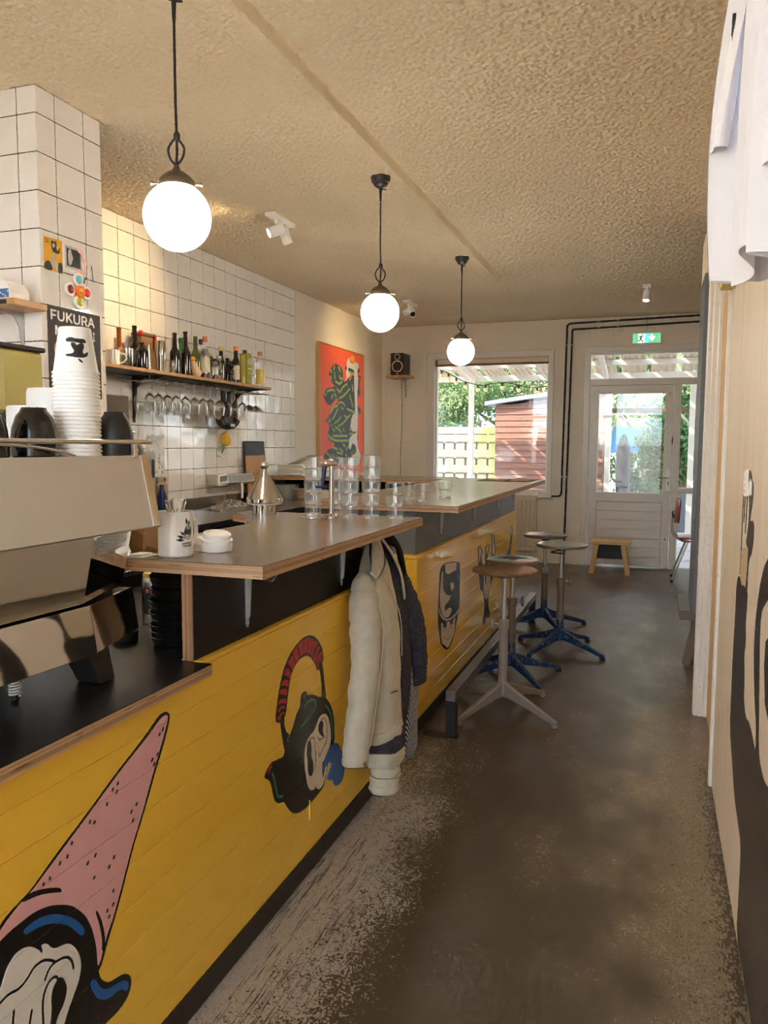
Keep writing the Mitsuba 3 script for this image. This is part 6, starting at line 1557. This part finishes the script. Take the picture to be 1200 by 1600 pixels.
part(k, 'ribbon', hull(np.vstack([sphere((-3.25, 5.385, 1.30), 0.012, 1, (0.4, 1.6, 0.6))[0], sphere((-3.25, 5.36, 1.305), 0.008, 1)[0]])), 'white_cotton', True)

# ------------------------------------------------------------------ jackets and apron on the hooks of the near bar
def garment(rows, n=40, fold=0.0, seed=0, freq=9.0):
    """rows: (z, x, y, half depth along x, half width along y, turn in degrees); an oval loft with folds running down it."""
    rows = np.asarray(rows, float)
    zz = np.linspace(0, 1, len(rows))
    zi = np.linspace(0, 1, (len(rows) - 1) * 6 + 1)
    R = spline(np.c_[rows], 6)
    a = np.arange(n) / n * 2 * np.pi
    out = []
    for q, (z, x, y, hx_, hy_, tn) in zip(zi, R):
        t = math.radians(tn)
        c, s = np.cos(a), np.sin(a)
        p3 = np.stack([c * freq / 6.28, s * freq / 6.28, np.full(n, z * 3.0 + seed)], -1)
        p4 = np.stack([c * 1.2 + q * 2, s * 1.2, np.full(n, z * 16.0 + seed)], -1)
        f = 1 + fold * (meshkit.noise(p3 + seed, seed) - 0.5) * 2 + fold * 0.7 * (meshkit.noise(p4 + 5, seed + 1) - 0.5)
        u, w = c * hx_ * f, np.sign(s) * np.abs(s) ** 0.9 * hy_ * f
        out.append(np.stack([x + u * math.cos(t) - w * math.sin(t), y + u * math.sin(t) + w * math.cos(t), np.full(n, z) + 0.006 * np.sin(3 * a + seed)], -1))
    return loft(out)


k = thing('canvas_jacket', 'cream canvas work jacket hanging from a hook under the near bar top', 'jacket')
part(k, 'body', garment([(1.035, -1.015, 2.765, 0.018, 0.028, 0), (1.00, -1.005, 2.755, 0.03, 0.065, 0), (0.93, -0.985, 2.700, 0.045, 0.115, 0), (0.84, -0.965, 2.680, 0.060, 0.135, 4), (0.70, -0.950, 2.690, 0.066, 0.120, 4), (0.55, -0.945, 2.690, 0.066, 0.118, 4), (0.40, -0.945, 2.690, 0.066, 0.118, 4), (0.335, -0.945, 2.692, 0.068, 0.122, 4)], fold=0.16, seed=3), 'canvas', True)
sl = spline([(-0.985, 2.600, 0.925), (-0.965, 2.545, 0.86), (-0.945, 2.510, 0.76), (-0.935, 2.485, 0.62), (-0.940, 2.455, 0.47), (-0.945, 2.420, 0.335), (-0.945, 2.414, 0.300)], 8)
rr = np.interp(np.linspace(0, 1, len(sl)), [0, 0.12, 0.3, 0.6, 0.9, 1], [0.030, 0.060, 0.072, 0.066, 0.058, 0.055])


def sleeve_mesh(path, radii, seed, flat=0.72, n=28):
    v, f = tube(path, radii, n)
    m = len(path)
    r = v[:m * n].reshape(m, n, 3)
    c = path[:, None, :]
    d = r - c
    w = meshkit.noise(np.concatenate([d * 24, ], -1) + np.arange(m)[:, None, None] * 0.32 + seed, seed) - 0.5
    w2 = meshkit.noise(np.stack([d[..., 0] * 8, d[..., 1] * 8, np.broadcast_to(np.arange(m)[:, None] * 0.85, d.shape[:2])], -1) + seed, seed + 3) - 0.5
    d = d * (1 + 0.16 * w[..., None] + 0.22 * w2[..., None])
    d[..., 0] *= flat
    v[:m * n] = (c + d).reshape(-1, 3)
    return v, f


s1 = part(k, 'sleeve', sleeve_mesh(sl, rr, 4), 'canvas', True)
part(s1, 'cuff', sleeve_mesh(spline([(-0.945, 2.424, 0.345), (-0.945, 2.418, 0.315), (-0.945, 2.413, 0.292)], 4), np.full(9, 0.0585), 4), 'canvas', True)
part(s1, 'button', sphere((-0.900, 2.392, 0.312), 0.0075, 2, (0.6, 1, 1)), 'cap_copper', True)
sl2 = spline([(-0.935, 2.70, 0.47), (-0.925, 2.685, 0.36), (-0.92, 2.672, 0.24), (-0.92, 2.660, 0.15), (-0.92, 2.655, 0.112)], 8)
s2 = part(k, 'sleeve', sleeve_mesh(sl2, np.interp(np.linspace(0, 1, len(sl2)), [0, 0.3, 1], [0.05, 0.082, 0.078]), 9, 0.66), 'canvas', True)
part(s2, 'cuff', sleeve_mesh(spline([(-0.92, 2.662, 0.165), (-0.92, 2.657, 0.135), (-0.92, 2.654, 0.106)], 4), np.full(9, 0.0795), 9, 0.68), 'canvas', True)
for i in range(5):
    a = 1.3 * i
    part(s2, 'loose_thread', tube(spline([(-0.91 + 0.02 * math.cos(a), 2.67 + 0.03 * math.sin(a), 0.108), (-0.905 + 0.02 * math.cos(a), 2.675 + 0.03 * math.sin(a), 0.085), (-0.90 + 0.02 * math.cos(a), 2.69 + 0.03 * math.sin(a), 0.062)], 3), 0.0007, 5), 'canvas', True)


def ribbon(pts, nrm, w, th, bend=0.0):
    """A flat strip following pts, width w across, used for collars, hems and seams."""
    p = np.asarray(pts, float)
    t = np.gradient(p, axis=0)
    t /= np.linalg.norm(t, axis=1, keepdims=True)
    n_ = np.broadcast_to(np.asarray(nrm, float), p.shape)
    s = np.cross(t, n_)
    s /= np.linalg.norm(s, axis=1, keepdims=True)
    w = np.broadcast_to(np.asarray(w, float), (len(p),))[:, None]
    out = []
    for i in range(len(p)):
        out.append([p[i] - s[i] * w[i], p[i] - s[i] * w[i] * 0.5 + n_[i] * (th + bend), p[i] + n_[i] * (th + bend * 1.3), p[i] + s[i] * w[i] * 0.5 + n_[i] * (th + bend), p[i] + s[i] * w[i], p[i] - n_[i] * th * 0.2])
    return loft(out)


part(k, 'collar', ribbon(spline([(-0.995, 2.745, 1.045), (-0.965, 2.690, 1.005), (-0.945, 2.625, 0.960), (-0.935, 2.560, 0.930)], 6), (0.8, -0.5, 0.3), np.interp(np.linspace(0, 1, 19), [0, 0.5, 1], [0.030, 0.042, 0.020]), 0.004, 0.006), 'canvas', True)
part(k, 'collar', ribbon(spline([(-0.990, 2.775, 1.045), (-0.950, 2.800, 0.98), (-0.925, 2.830, 0.90), (-0.915, 2.850, 0.80)], 6), (0.9, 0.35, 0.25), np.interp(np.linspace(0, 1, 19), [0, 0.5, 1], [0.028, 0.038, 0.026]), 0.004, 0.006), 'canvas', True)
part(k, 'pocket_flap', ribbon(spline([(-0.884, 2.60, 0.51), (-0.880, 2.65, 0.505), (-0.884, 2.70, 0.490)], 4), (0.98, -0.1, 0.1), 0.016, 0.003), 'canvas', True)
part(k, 'hem_band', garment([(0.352, -0.945, 2.692, 0.073, 0.125, 4), (0.335, -0.945, 2.692, 0.076, 0.128, 4), (0.312, -0.945, 2.692, 0.075, 0.127, 4)], fold=0.05, seed=3), 'canvas', True)
part(k, 'lining', garment([(0.335, -0.940, 2.705, 0.070, 0.122, 4), (0.29, -0.938, 2.707, 0.073, 0.130, 4), (0.255, -0.937, 2.708, 0.072, 0.128, 4)], fold=0.04, seed=3), 'denim', True, label='strip of dark denim lining showing below the hem')
part(k, 'lower_hem', garment([(0.268, -0.936, 2.700, 0.070, 0.132, 4), (0.24, -0.935, 2.702, 0.072, 0.134, 4), (0.212, -0.934, 2.704, 0.070, 0.130, 4)], fold=0.12, seed=6), 'canvas', True)
seam = [spline([(-0.905, 2.53, 0.86), (-0.880, 2.52, 0.74), (-0.884, 2.50, 0.60), (-0.892, 2.47, 0.46), (-0.900, 2.44, 0.35)], 6), spline([(-0.940, 2.64, 0.955), (-0.905, 2.69, 0.85), (-0.886, 2.735, 0.74), (-0.884, 2.745, 0.60)], 6), spline([(-0.935, 2.585, 0.90), (-0.905, 2.625, 0.80), (-0.895, 2.64, 0.72)], 6)]
for s in seam:
    part(k, 'seam', tube(s, 0.0018, 6), 'canvas_seam', True)

k = thing('denim_jacket', 'dark speckled denim jacket hanging behind the cream canvas jacket', 'jacket')
part(k, 'body', garment([(1.03, -1.015, 2.84, 0.018, 0.03, 0), (0.98, -1.0, 2.85, 0.035, 0.075, 0), (0.86, -0.975, 2.855, 0.055, 0.115, 0), (0.70, -0.958, 2.88, 0.058, 0.125, 6), (0.54, -0.955, 2.90, 0.060, 0.130, 6), (0.40, -0.955, 2.875, 0.056, 0.105, 6), (0.26, -0.955, 2.84, 0.050, 0.075, 6), (0.17, -0.955, 2.82, 0.042, 0.055, 6)], fold=0.22, seed=12), 'denim', True)
sl3 = spline([(-0.955, 2.925, 0.86), (-0.925, 2.965, 0.74), (-0.905, 3.000, 0.60), (-0.905, 3.025, 0.50), (-0.910, 3.035, 0.43)], 8)
s3 = part(k, 'sleeve', sleeve_mesh(sl3, np.interp(np.linspace(0, 1, len(sl3)), [0, 0.3, 1], [0.045, 0.062, 0.048]), 21), 'denim', True)
part(s3, 'cuff', sleeve_mesh(spline([(-0.908, 3.032, 0.465), (-0.910, 3.036, 0.44), (-0.911, 3.040, 0.415)], 4), np.full(9, 0.051), 21), 'denim', True)
part(k, 'collar', ribbon(spline([(-1.0, 2.80, 1.045), (-0.975, 2.86, 1.03), (-0.955, 2.90, 0.97), (-0.945, 2.925, 0.88)], 6), (0.85, 0.4, 0.35), np.interp(np.linspace(0, 1, 19), [0, 0.5, 1], [0.03, 0.055, 0.035]), 0.005, 0.012), 'knit_dark', True, label='black ribbed collar')
k = thing('striped_apron', 'black and white striped apron hanging lowest behind the denim jacket', 'apron')
part(k, 'cloth', garment([(0.93, -0.965, 2.90, 0.012, 0.06, 4), (0.72, -0.945, 2.985, 0.014, 0.085, 4), (0.55, -0.935, 3.030, 0.016, 0.085, 4), (0.38, -0.930, 3.030, 0.020, 0.090, 4), (0.25, -0.928, 3.005, 0.022, 0.090, 4), (0.125, -0.926, 2.985, 0.022, 0.092, 4)], fold=0.20, seed=31), 'apron_stripe', True)
part(k, 'strap', box(-0.985, 3.10, 0.30, -0.979, 3.125, 0.56, 0.001), 'black_matte')
part(k, 'neck_strap', tube(spline([(-1.02, 2.86, 1.03), (-0.985, 2.91, 0.98), (-0.965, 2.95, 0.86), (-0.965, 2.97, 0.72)], 6), 0.004, 8), 'black_matte', True)

# ------------------------------------------------------------------ T-shirts for sale on the right wall
def shirt_sheet(y0, y1, x, z0, z1, amp, seed, flare=0.0, out=0.0):
    """A hanging shirt body seen edge on: front and back cloth with folds that deepen towards the hem."""
    n = 46
    rows = []
    for q in np.linspace(0, 1, 34):
        z = z1 + (z0 - z1) * q
        s = np.linspace(0, 1, n)
        y = y1 + (y0 - y1) * s + 0.05 * q * flare * (1 - s)
        ph = meshkit.noise(np.stack([s * 3.2, np.full(n, q * 0.9), np.full(n, seed)], -1), seed) - 0.5
        f = amp * (0.25 + 0.9 * q) * np.sin(s * 19 + seed + 2.5 * ph) + 0.03 * ph * q
        gap = 0.012 + 0.020 * np.sin(np.pi * s) * (0.6 + 0.4 * q)
        hem = -0.020 * np.sin(s * 9 + seed) * q ** 6
        f = f - out * np.exp(-(s / 0.16) ** 2) * (0.55 + 0.45 * math.sin(math.pi * min(q / 1.1, 1.0)))
        a = np.stack([x + f - gap, y, z + hem], -1)
        b = np.stack([x + f * 0.75 + gap, y, z + hem * 0.6], -1)
        rows.append(np.vstack([a, b[::-1]]))
    return loft(rows, cap=False)


def shirt(label, y0, y1, x, z0, z1, amp, seed, sleeve, print_=None):
    k = thing('t_shirt', label, 'shirt', 'white shirts on hangers at the right wall')
    part(k, 'body', shirt_sheet(y0, y1, x, z0, z1, amp, seed, out=0.06 if y1 > 1.6 else 0.03), 'white_cotton', True)
    p = spline(sleeve, 6)
    a = np.arange(30) / 30 * 2 * np.pi
    rings = []
    for q, (sx, sy, sz) in zip(np.linspace(0, 1, len(p)), p):
        w = 0.010 + 0.006 * q
        rings.append(np.stack([sx + w * np.cos(a) + 0.004 * np.sin(3 * a + 4 * q), sy + 0.095 * np.sin(a), np.full(30, sz) + 0.02 * q * np.sin(a)], -1))
    inner = [rings[-1] * 1.0, rings[-1] * 1.0]
    for r, s_, up in ((inner[0], 0.88, 0.001), (inner[1], 0.85, 0.05)):
        c = r.mean(0)
        r[:] = c + (r - c) * s_ + [0.004 if up > 0.01 else 0, 0, up]
    part(k, 'sleeve', loft(rings + inner), 'white_cotton', 60)
    hy = (y0 + y1) / 2
    h = part(k, 'hanger', tube(spline([(x + 0.01, y1 - 0.06, z1 - 0.02), (x + 0.01, hy, z1 + 0.10), (x + 0.01, y0 + 0.06, z1 - 0.02)], 6), 0.006, 8), 'wood_dark_edge', True)
    part(h, 'hook', tube(spline([(x + 0.01, hy, z1 + 0.10), (x + 0.01, hy, z1 + 0.15), (x + 0.03, hy, z1 + 0.185), (x + 0.055, hy, z1 + 0.17)], 6), 0.002, 6), 'chrome', True)
    return k


k = shirt('white T-shirt with a black print, hanging farther along at the top right', 1.42, 1.90, 0.172, 1.745, 2.42, 0.016, 5, [(0.158, 1.84, 2.42), (0.136, 1.86, 2.26), (0.117, 1.87, 2.12), (0.104, 1.87, 2.03)])
pr = [[(1.815, 2.285), (1.845, 2.30), (1.850, 2.25), (1.835, 2.20), (1.825, 2.24)], [(1.85, 2.27), (1.865, 2.25), (1.872, 2.21), (1.860, 2.215)], [(1.862, 2.19), (1.874, 2.185), (1.876, 2.155), (1.866, 2.155)]]
for q in pr:
    part(k, 'print', prism(Polygon(smooth_outline(q, 1)), 'x', 0.120, 0.135), 'ink', label='black print')
shirt('white T-shirt with its hem nearest to the camera at the top right corner', 0.92, 1.46, 0.190, 1.70, 2.36, 0.014, 11, [(0.180, 1.40, 2.34), (0.170, 1.42, 2.20), (0.160, 1.43, 2.02), (0.155, 1.43, 1.85)])
solo('clothes_rail', cat([cyl((0.235, 0.7, 2.565), (0.235, 2.3, 2.565), 0.009), cyl((0.235, 0.8, 2.565), (X_R, 0.8, 2.565), 0.007), cyl((0.235, 2.2, 2.565), (X_R, 2.2, 2.565), 0.007)]), 'iron_dark', 'dark clothes rail on the right wall above the shirts', 'rail', smooth=40)
k = thing('printed_bag', 'yellow bag with black, blue and red print hanging behind the shirts on the wall', 'bag')
bg = Polygon([(3.10, 2.27), (3.34, 2.27), (3.33, 2.02), (3.30, 1.995), (3.12, 1.995), (3.10, 2.02)])
part(k, 'bag', prism(bg, 'x', 0.212, 0.252), 'label_yellow')
for q, mt in (([(3.12, 2.27), (3.20, 2.27), (3.22, 2.23), (3.16, 2.21), (3.11, 2.23)], 'ink'), ([(3.22, 2.25), (3.30, 2.24), (3.28, 2.20), (3.20, 2.19)], 'bubble_red'), ([(3.11, 2.20), (3.20, 2.18), (3.30, 2.17), (3.28, 2.10), (3.20, 2.11), (3.12, 2.06)], 'ink'), ([(3.18, 2.09), (3.28, 2.07), (3.27, 2.03), (3.16, 2.02)], 'print_blue'), ([(3.23, 2.27), (3.32, 2.27), (3.32, 2.25), (3.26, 2.25)], 'print_blue')):
    part(k, 'print', prism(Polygon(smooth_outline(q, 1)), 'x', 0.2112, 0.2122), mt)
for q, mt in (([(0.213, 2.20), (0.232, 2.265), (0.250, 2.26), (0.248, 2.18), (0.23, 2.19)], 'ink'), ([(0.214, 2.09), (0.224, 2.17), (0.236, 2.15), (0.230, 2.08)], 'photo_grey'), ([(0.236, 2.17), (0.250, 2.19), (0.251, 2.11), (0.240, 2.10)], 'bubble_red'), ([(0.226, 2.06), (0.250, 2.08), (0.250, 2.01), (0.22, 2.00)], 'ink')):
    part(k, 'front_print', prism(Polygon(smooth_outline(q, 1)), 'y', 3.0985, 3.1002), mt)
part(k, 'strap', tube(spline([(0.23, 3.14, 2.27), (0.245, 3.18, 2.42), (0.25, 3.24, 2.47), (0.245, 3.28, 2.42), (0.23, 3.30, 2.27)], 6), 0.005, 8), 'ink', True)

# ------------------------------------------------------------------ the yard behind the window and the door
struct('ground')
scene['ground'] = P(box(-14, Y_B + 0.16, -0.30, 14, 40, -0.04, 0), 'pavers')
k = thing('pergola', 'white painted pergola with corrugated roof behind the window and the door', 'pergola')
PYF = 11.6
for x in (-2.66, -0.655, 0.46, 2.2):
    part(k, 'post', box(x - 0.037, PYF - 0.037, -0.04, x + 0.037, PYF + 0.037, 2.345, 0.004), 'outdoor_white')
part(k, 'front_beam', box(-4.4, PYF - 0.03, 2.345, 3.2, PYF + 0.03, 2.425, 0.004), 'outdoor_white')


def roof_z(y):
    return 2.455 + (PYF + 0.25 - y) * 0.135


for y in (11.05, 10.45, 9.85):
    part(k, 'purlin', box(-4.4, y - 0.025, roof_z(y) - 0.085, 3.2, y + 0.025, roof_z(y) - 0.012, 0.003), 'outdoor_white')
for x in (-2.62, -0.70, 1.0):
    part(k, 'rafter', hull([(x + a, y, roof_z(y) - 0.012 - d) for a in (-0.03, 0.03) for y in (9.52, PYF - 0.02) for d in (0.085, 0.15)]), 'outdoor_white')
for j in range(19):
    xa = -4.5 + 0.40 * j
    xb = xa + 0.345
    q = np.arange(xa, xb, 0.0095)
    zz = 0.009 * np.sin(q / 0.076 * 2 * np.pi)
    rows = []
    for y in (9.50, PYF + 0.25):
        rows.append(np.vstack([np.stack([q, np.full_like(q, y), roof_z(y) + zz], -1), np.stack([q, np.full_like(q, y), roof_z(y) + zz + 0.002], -1)[::-1]]))
    part(k, 'roof_sheet', loft(rows), 'roof_sheet', 50)
part(k, 'cross_beam', box(-0.62, PYF + 0.04, 1.862, 1.3, PYF + 0.10, 1.930, 0.004), 'outdoor_brown', label='brown cross beam')
part(k, 'brace', hull([(-0.62 + a, PYF + b, z + c) for b in (0.0, 0.03) for a, z in ((0.0, 1.60), (0.18, 1.86)) for c in (0.0, 0.05)]), 'outdoor_white')
part(k, 'brace', hull([(0.43 + a, PYF + b, z + c) for b in (0.0, 0.03) for a, z in ((0.0, 1.68), (-0.16, 1.86)) for c in (0.0, 0.05)]), 'outdoor_white')
for i, pts in enumerate(([(-2.86, 10.5, 2.43), (-2.74, 10.6, 2.375), (-2.62, 10.9, 2.30), (-2.45, 11.3, 2.26)], [(-2.45, 11.3, 2.26), (-2.1, 11.35, 2.30), (-1.7, 11.35, 2.22), (-1.2, 11.35, 2.30)])):
    g = thing('string_lights', ('black string of small yellow bulbs hanging from the pergola left of its post', 'black string of yellow bulbs hanging in front of the wooden shed')[i], 'string lights', 'string lights under the pergola')
    c = spline(pts, 8)
    part(g, 'wire', tube(c, 0.006, 6), 'black_rubber', True)
    for j in range(2, len(c), 5):
        s = part(g, 'socket', cyl(c[j], c[j] - [0, 0, 0.045], 0.016, n=12), 'black_rubber')
        part(s, 'bulb', sphere(c[j] - [0, 0, 0.070], 0.030, 2), 'bulb_glass', True)

k = thing('garden_shed', 'reddish brown board shed with grey flat roof behind the window', 'shed')
SY = 12.6
sx0, sx1 = -2.485, -0.775


def eave(x):
    return 2.045 + (x + 2.485) * 0.135


part(k, 'wall', hull([(x, y, z) for x in (sx0 + 0.02, sx1 - 0.02) for y in (SY + 0.02, SY + 1.8) for z in (-0.04, eave(x) - 0.03)]), 'shed_board')
bz = [-0.04 + 0.0965 * i for i in range(25)]
for i in range(len(bz) - 1):
    if bz[i] > eave(sx1):
        break
    tops = [min(bz[i] + 0.103, eave(x)) for x in (sx0, sx1)]
    x0 = sx0 if tops[0] > bz[i] + 0.01 else sx0 + (bz[i] + 0.03 - 2.045) / 0.135
    part(k, 'board', hull([(x, SY + d, z) for x, t in ((x0, max(tops[0], bz[i] + 0.012)), (sx1, tops[1])) for d, z in ((-0.016, bz[i]), (0.02, bz[i]), (0.002, t), (0.02, t))]), 'shed_board')
    part(k, 'side_board', hull([(sx1 + d, y, z) for y in (SY + 0.02, SY + 1.8) for d, z in ((0.016, bz[i]), (-0.02, bz[i]), (-0.002, tops[1]), (-0.02, tops[1]))]), 'shed_board')
part(k, 'roof', hull([(x, y, eave(x) + d) for x in (sx0 - 0.16, sx1 + 0.1) for y in (SY - 0.12, SY + 1.9) for d in (0.01, 0.075)]), 'shed_roof', label='grey flat roof edge')
part(k, 'corner_post', box(sx1 - 0.01, SY - 0.028, -0.04, sx1 + 0.028, SY + 0.02, eave(sx1), 0.003), 'outdoor_brown')

k = thing('woven_fence', 'mossy woven board fence between the shed and the left edge of the window', 'fence')
FY = 13.5
for i in range(6):
    z = 0.085 + 0.272 * i
    part(k, 'front_board', box(-5.2, FY - 0.02, z, -2.545, FY, z + 0.126, 0.004), 'fence_wood', t=None)
for i in range(5):
    z = 0.222 + 0.272 * i
    part(k, 'back_board', box(-5.2, FY + 0.03, z, -2.545, FY + 0.05, z + 0.124, 0.004), 'fence_wood')
for i in range(14):
    x = -5.15 + 0.198 * i
    part(k, 'slat', box(x, FY + 0.004, -0.04, x + 0.165, FY + 0.024, 1.70, 0.004), 'fence_wood')
part(k, 'top_board', box(-5.2, FY - 0.018, 1.585, -2.56, FY + 0.0, 1.71, 0.004), 'fence_wood')
for x in (-5.2, -3.95, -2.66):
    part(k, 'post', box(x, FY - 0.05, -0.04, x + 0.09, FY + 0.04, 1.72, 0.006), 'fence_wood')


def leaf_cloud(c, r, n, size, seed, shell=0.35):
    """n leaves as bent pairs of triangles, gathered in clumps inside an ellipsoid."""
    g = np.random.default_rng(seed)
    m = max(8, n // 60)
    d = g.normal(size=(m, 3))
    d /= np.linalg.norm(d, axis=1, keepdims=True)
    cl = np.asarray(c) + d * np.asarray(r) * (g.uniform(shell, 1, (m, 1)) ** 0.5)
    p = cl[g.integers(0, m, n)] + g.normal(size=(n, 3)) * np.asarray(r) * 0.13
    u = g.normal(size=(n, 3)) + [0, 0, -0.4]
    u /= np.linalg.norm(u, axis=1, keepdims=True)
    w = np.cross(u, g.normal(size=(n, 3)))
    w /= np.linalg.norm(w, axis=1, keepdims=True)
    L = size * g.uniform(0.6, 1.3, (n, 1))
    nn = np.cross(u, w)
    v = np.stack([p, p + u * L * 0.5 + w * L * 0.2 + nn * L * 0.05, p + u * L, p + u * L * 0.5 - w * L * 0.2 + nn * L * 0.05], 1).reshape(-1, 3)
    i = np.arange(n)[:, None] * 4
    return v, np.vstack([i + [0, 1, 2], i + [0, 2, 3]])


def tree(label, base, h, crown, mats, seed, size=0.10, tr=0.09, lean=(0, 0)):
    k = thing('tree', label, 'tree')
    b = np.asarray(base, float)
    g = np.random.default_rng(seed)
    top = b + [lean[0], lean[1], h]
    part(k, 'trunk', tube(spline([b, b * 0.6 + top * 0.4 + [0.05, 0, 0], top], 8), np.linspace(tr, tr * 0.35, 17), 10), 'bark', True)
    for i in range(9):
        s = g.uniform(0.45, 0.95)
        o = b + (top - b) * s
        e = o + g.normal(size=3) * [0.75, 0.5, 0.3] + [0, 0, 0.5]
        part(k, 'branch', tube(spline([o, (o + e) / 2 + g.normal(size=3) * 0.12, e], 5), np.linspace(tr * 0.3, tr * 0.07, 11), 6), 'bark', True)
    for j, (c, r, n, mt) in enumerate(crown):
        part(k, 'foliage', leaf_cloud(c, r, n, size, seed + j, 0.2), mt, kind='stuff')


tree('leaning grey tree behind the fence and the shed', (-3.45, 15.8, -0.04), 3.0, [((-4.1, 15.6, 2.75), (1.7, 0.9, 0.95), 5200, 'leaf_green'), ((-3.0, 15.9, 3.0), (1.7, 0.9, 0.8), 5200, 'leaf_light'), ((-4.8, 15.4, 2.0), (0.9, 0.6, 0.6), 1500, 'leaf_light')], None, 5, 0.12, 0.11, (0.55, 0.3))
tree('tall leafy tree above the shed roof', (-1.2, 16.6, -0.04), 3.2, [((-1.5, 16.2, 3.1), (1.7, 0.9, 0.9), 5200, 'leaf_green'), ((-0.3, 16.4, 3.3), (1.5, 0.9, 0.8), 3600, 'leaf_light')], None, 15, 0.12, 0.09)
tree('pale bushy tree close behind the woven fence', (-4.6, 14.6, -0.04), 2.2, [((-4.3, 14.5, 2.1), (1.1, 0.4, 0.55), 3800, 'leaf_light'), ((-3.5, 14.7, 2.35), (0.8, 0.4, 0.5), 2400, 'leaf_green')], None, 41, 0.09, 0.07)
tree('pale bushy tree at the back of the yard behind the parasol', (-0.55, 18.2, -0.04), 2.0, [((-0.5, 18.2, 1.9), (1.3, 0.5, 0.9), 3800, 'leaf_light'), ((-0.2, 18.0, 0.9), (1.1, 0.4, 0.7), 2600, 'leaf_green')], None, 51, 0.10, 0.07)
tree('dense dark green tree behind the door glass', (0.35, 14.8, -0.04), 2.6, [((0.38, 14.6, 1.65), (0.52, 0.5, 0.75), 5200, 'leaf_dark'), ((0.1, 14.5, 1.1), (0.50, 0.4, 0.55), 3000, 'leaf_green'), ((0.5, 14.7, 2.5), (0.8, 0.5, 0.5), 2600, 'leaf_light'), ((1.0, 14.8, 1.4), (0.6, 0.5, 0.9), 3000, 'leaf_dark')], None, 25, 0.10, 0.08)
k = thing('garden_parasol', 'closed parasol in a dark cover behind the door glass', 'parasol')
px_, py_ = -0.46, 12.3
part(k, 'cover', lathe([(0.0, 0.10), (0.07, 0.10), (0.095, 0.5), (0.105, 1.0), (0.095, 1.35), (0.06, 1.50), (0.02, 1.56), (0.0, 1.56)], (px_, py_, 0), 24), 'parasol_cover', 50)
part(k, 'base', lathe([(0.0, -0.04), (0.24, -0.04), (0.24, 0.02), (0.04, 0.06), (0.03, 0.12), (0.0, 0.12)], (px_, py_, 0), 24), 'outdoor_brown', 40)
k = thing('low_shrub', 'low dark shrub right of the covered parasol', 'shrub')
part(k, 'foliage', leaf_cloud((-0.25, 13.2, 0.55), (0.32, 0.3, 0.42), 1500, 0.09, 77, 0.1), 'leaf_dark', kind='stuff')
part(k, 'stem', tube([(-0.25, 13.2, -0.04), (-0.24, 13.2, 0.5)], 0.02, 8), 'bark', True)
k = thing('planter_box', 'long grey timber planter at the foot of the dark tree', 'planter')
part(k, 'front', box(-0.35, 13.75, -0.04, 1.4, 13.79, 0.62, 0.004), 'grey_board')
part(k, 'side', box(-0.35, 13.79, -0.04, -0.31, 14.3, 0.62, 0.004), 'grey_board')
part(k, 'soil', box(-0.31, 13.79, 0.0, 1.4, 14.3, 0.58, 0.0), 'bark')
k = thing('blue_shelter', 'bright blue tarpaulin behind the trees', 'tarpaulin')
part(k, 'sheet', hull([(x, y, z) for x, z in ((-5.3, 1.5), (-4.3, 1.5), (-4.5, 2.35), (-5.1, 2.3)) for y in (18.2, 18.4)]), 'tarp_blue')
part(k, 'post', box(-5.4, 18.25, -0.04, -5.3, 18.35, 2.5, 0.004), 'outdoor_brown')
part(k, 'post', box(-4.4, 18.25, -0.04, -4.3, 18.35, 2.3, 0.004), 'outdoor_brown')
k = thing('blue_shelter', 'bright blue tarpaulin seen through the door glass beside the dark tree', 'tarpaulin')
part(k, 'sheet', hull([(x, y, z) for x, z in ((-0.95, 1.25), (-0.25, 1.25), (-0.3, 1.75), (-0.85, 1.8)) for y in (17.2, 17.4)]), 'tarp_blue')
part(k, 'post', box(-0.98, 17.25, -0.04, -0.92, 17.35, 1.95, 0.004), 'outdoor_brown')
part(k, 'post', box(-0.28, 17.25, -0.04, -0.22, 17.35, 1.8, 0.004), 'outdoor_brown')
k = thing('house', 'white house with dark windows far behind the trees', 'house')
part(k, 'wall', box(-7.0, 24.0, -0.04, 3.5, 28.0, 2.6, 0.0), 'house_white')
for x in (-6.0, -4.2, -1.9, -0.1, 1.7):
    w = part(k, 'window_frame', box(x, 23.97, 1.2, x + 0.9, 24.0, 2.2, 0.004), 'outdoor_white')
    part(w, 'pane', box(x + 0.07, 23.96, 1.27, x + 0.83, 23.975, 2.13, 0.001), 'photo_dark')
part(k, 'roof', hull([(x, y, z) for x in (-7.2, 3.7) for y, z in ((23.8, 2.6), (28.2, 2.6), (26.0, 3.4))]), 'brick')
k = thing('brick_chimney', 'dark brick chimney stub on the cross beam line behind the door glass', 'chimney')
for r in range(5):
    for c in range(5):
        part(k, 'brick', box(-0.02 + 0.13 * c - 0.06 * (r % 2), 15.6, 1.92 + 0.06 * r, 0.10 + 0.13 * c - 0.06 * (r % 2), 15.7, 1.973 + 0.06 * r, 0.003), 'brick')
part(k, 'core', box(-0.06, 15.61, -0.04, 0.58, 15.8, 2.2, 0.0), 'outdoor_brown')
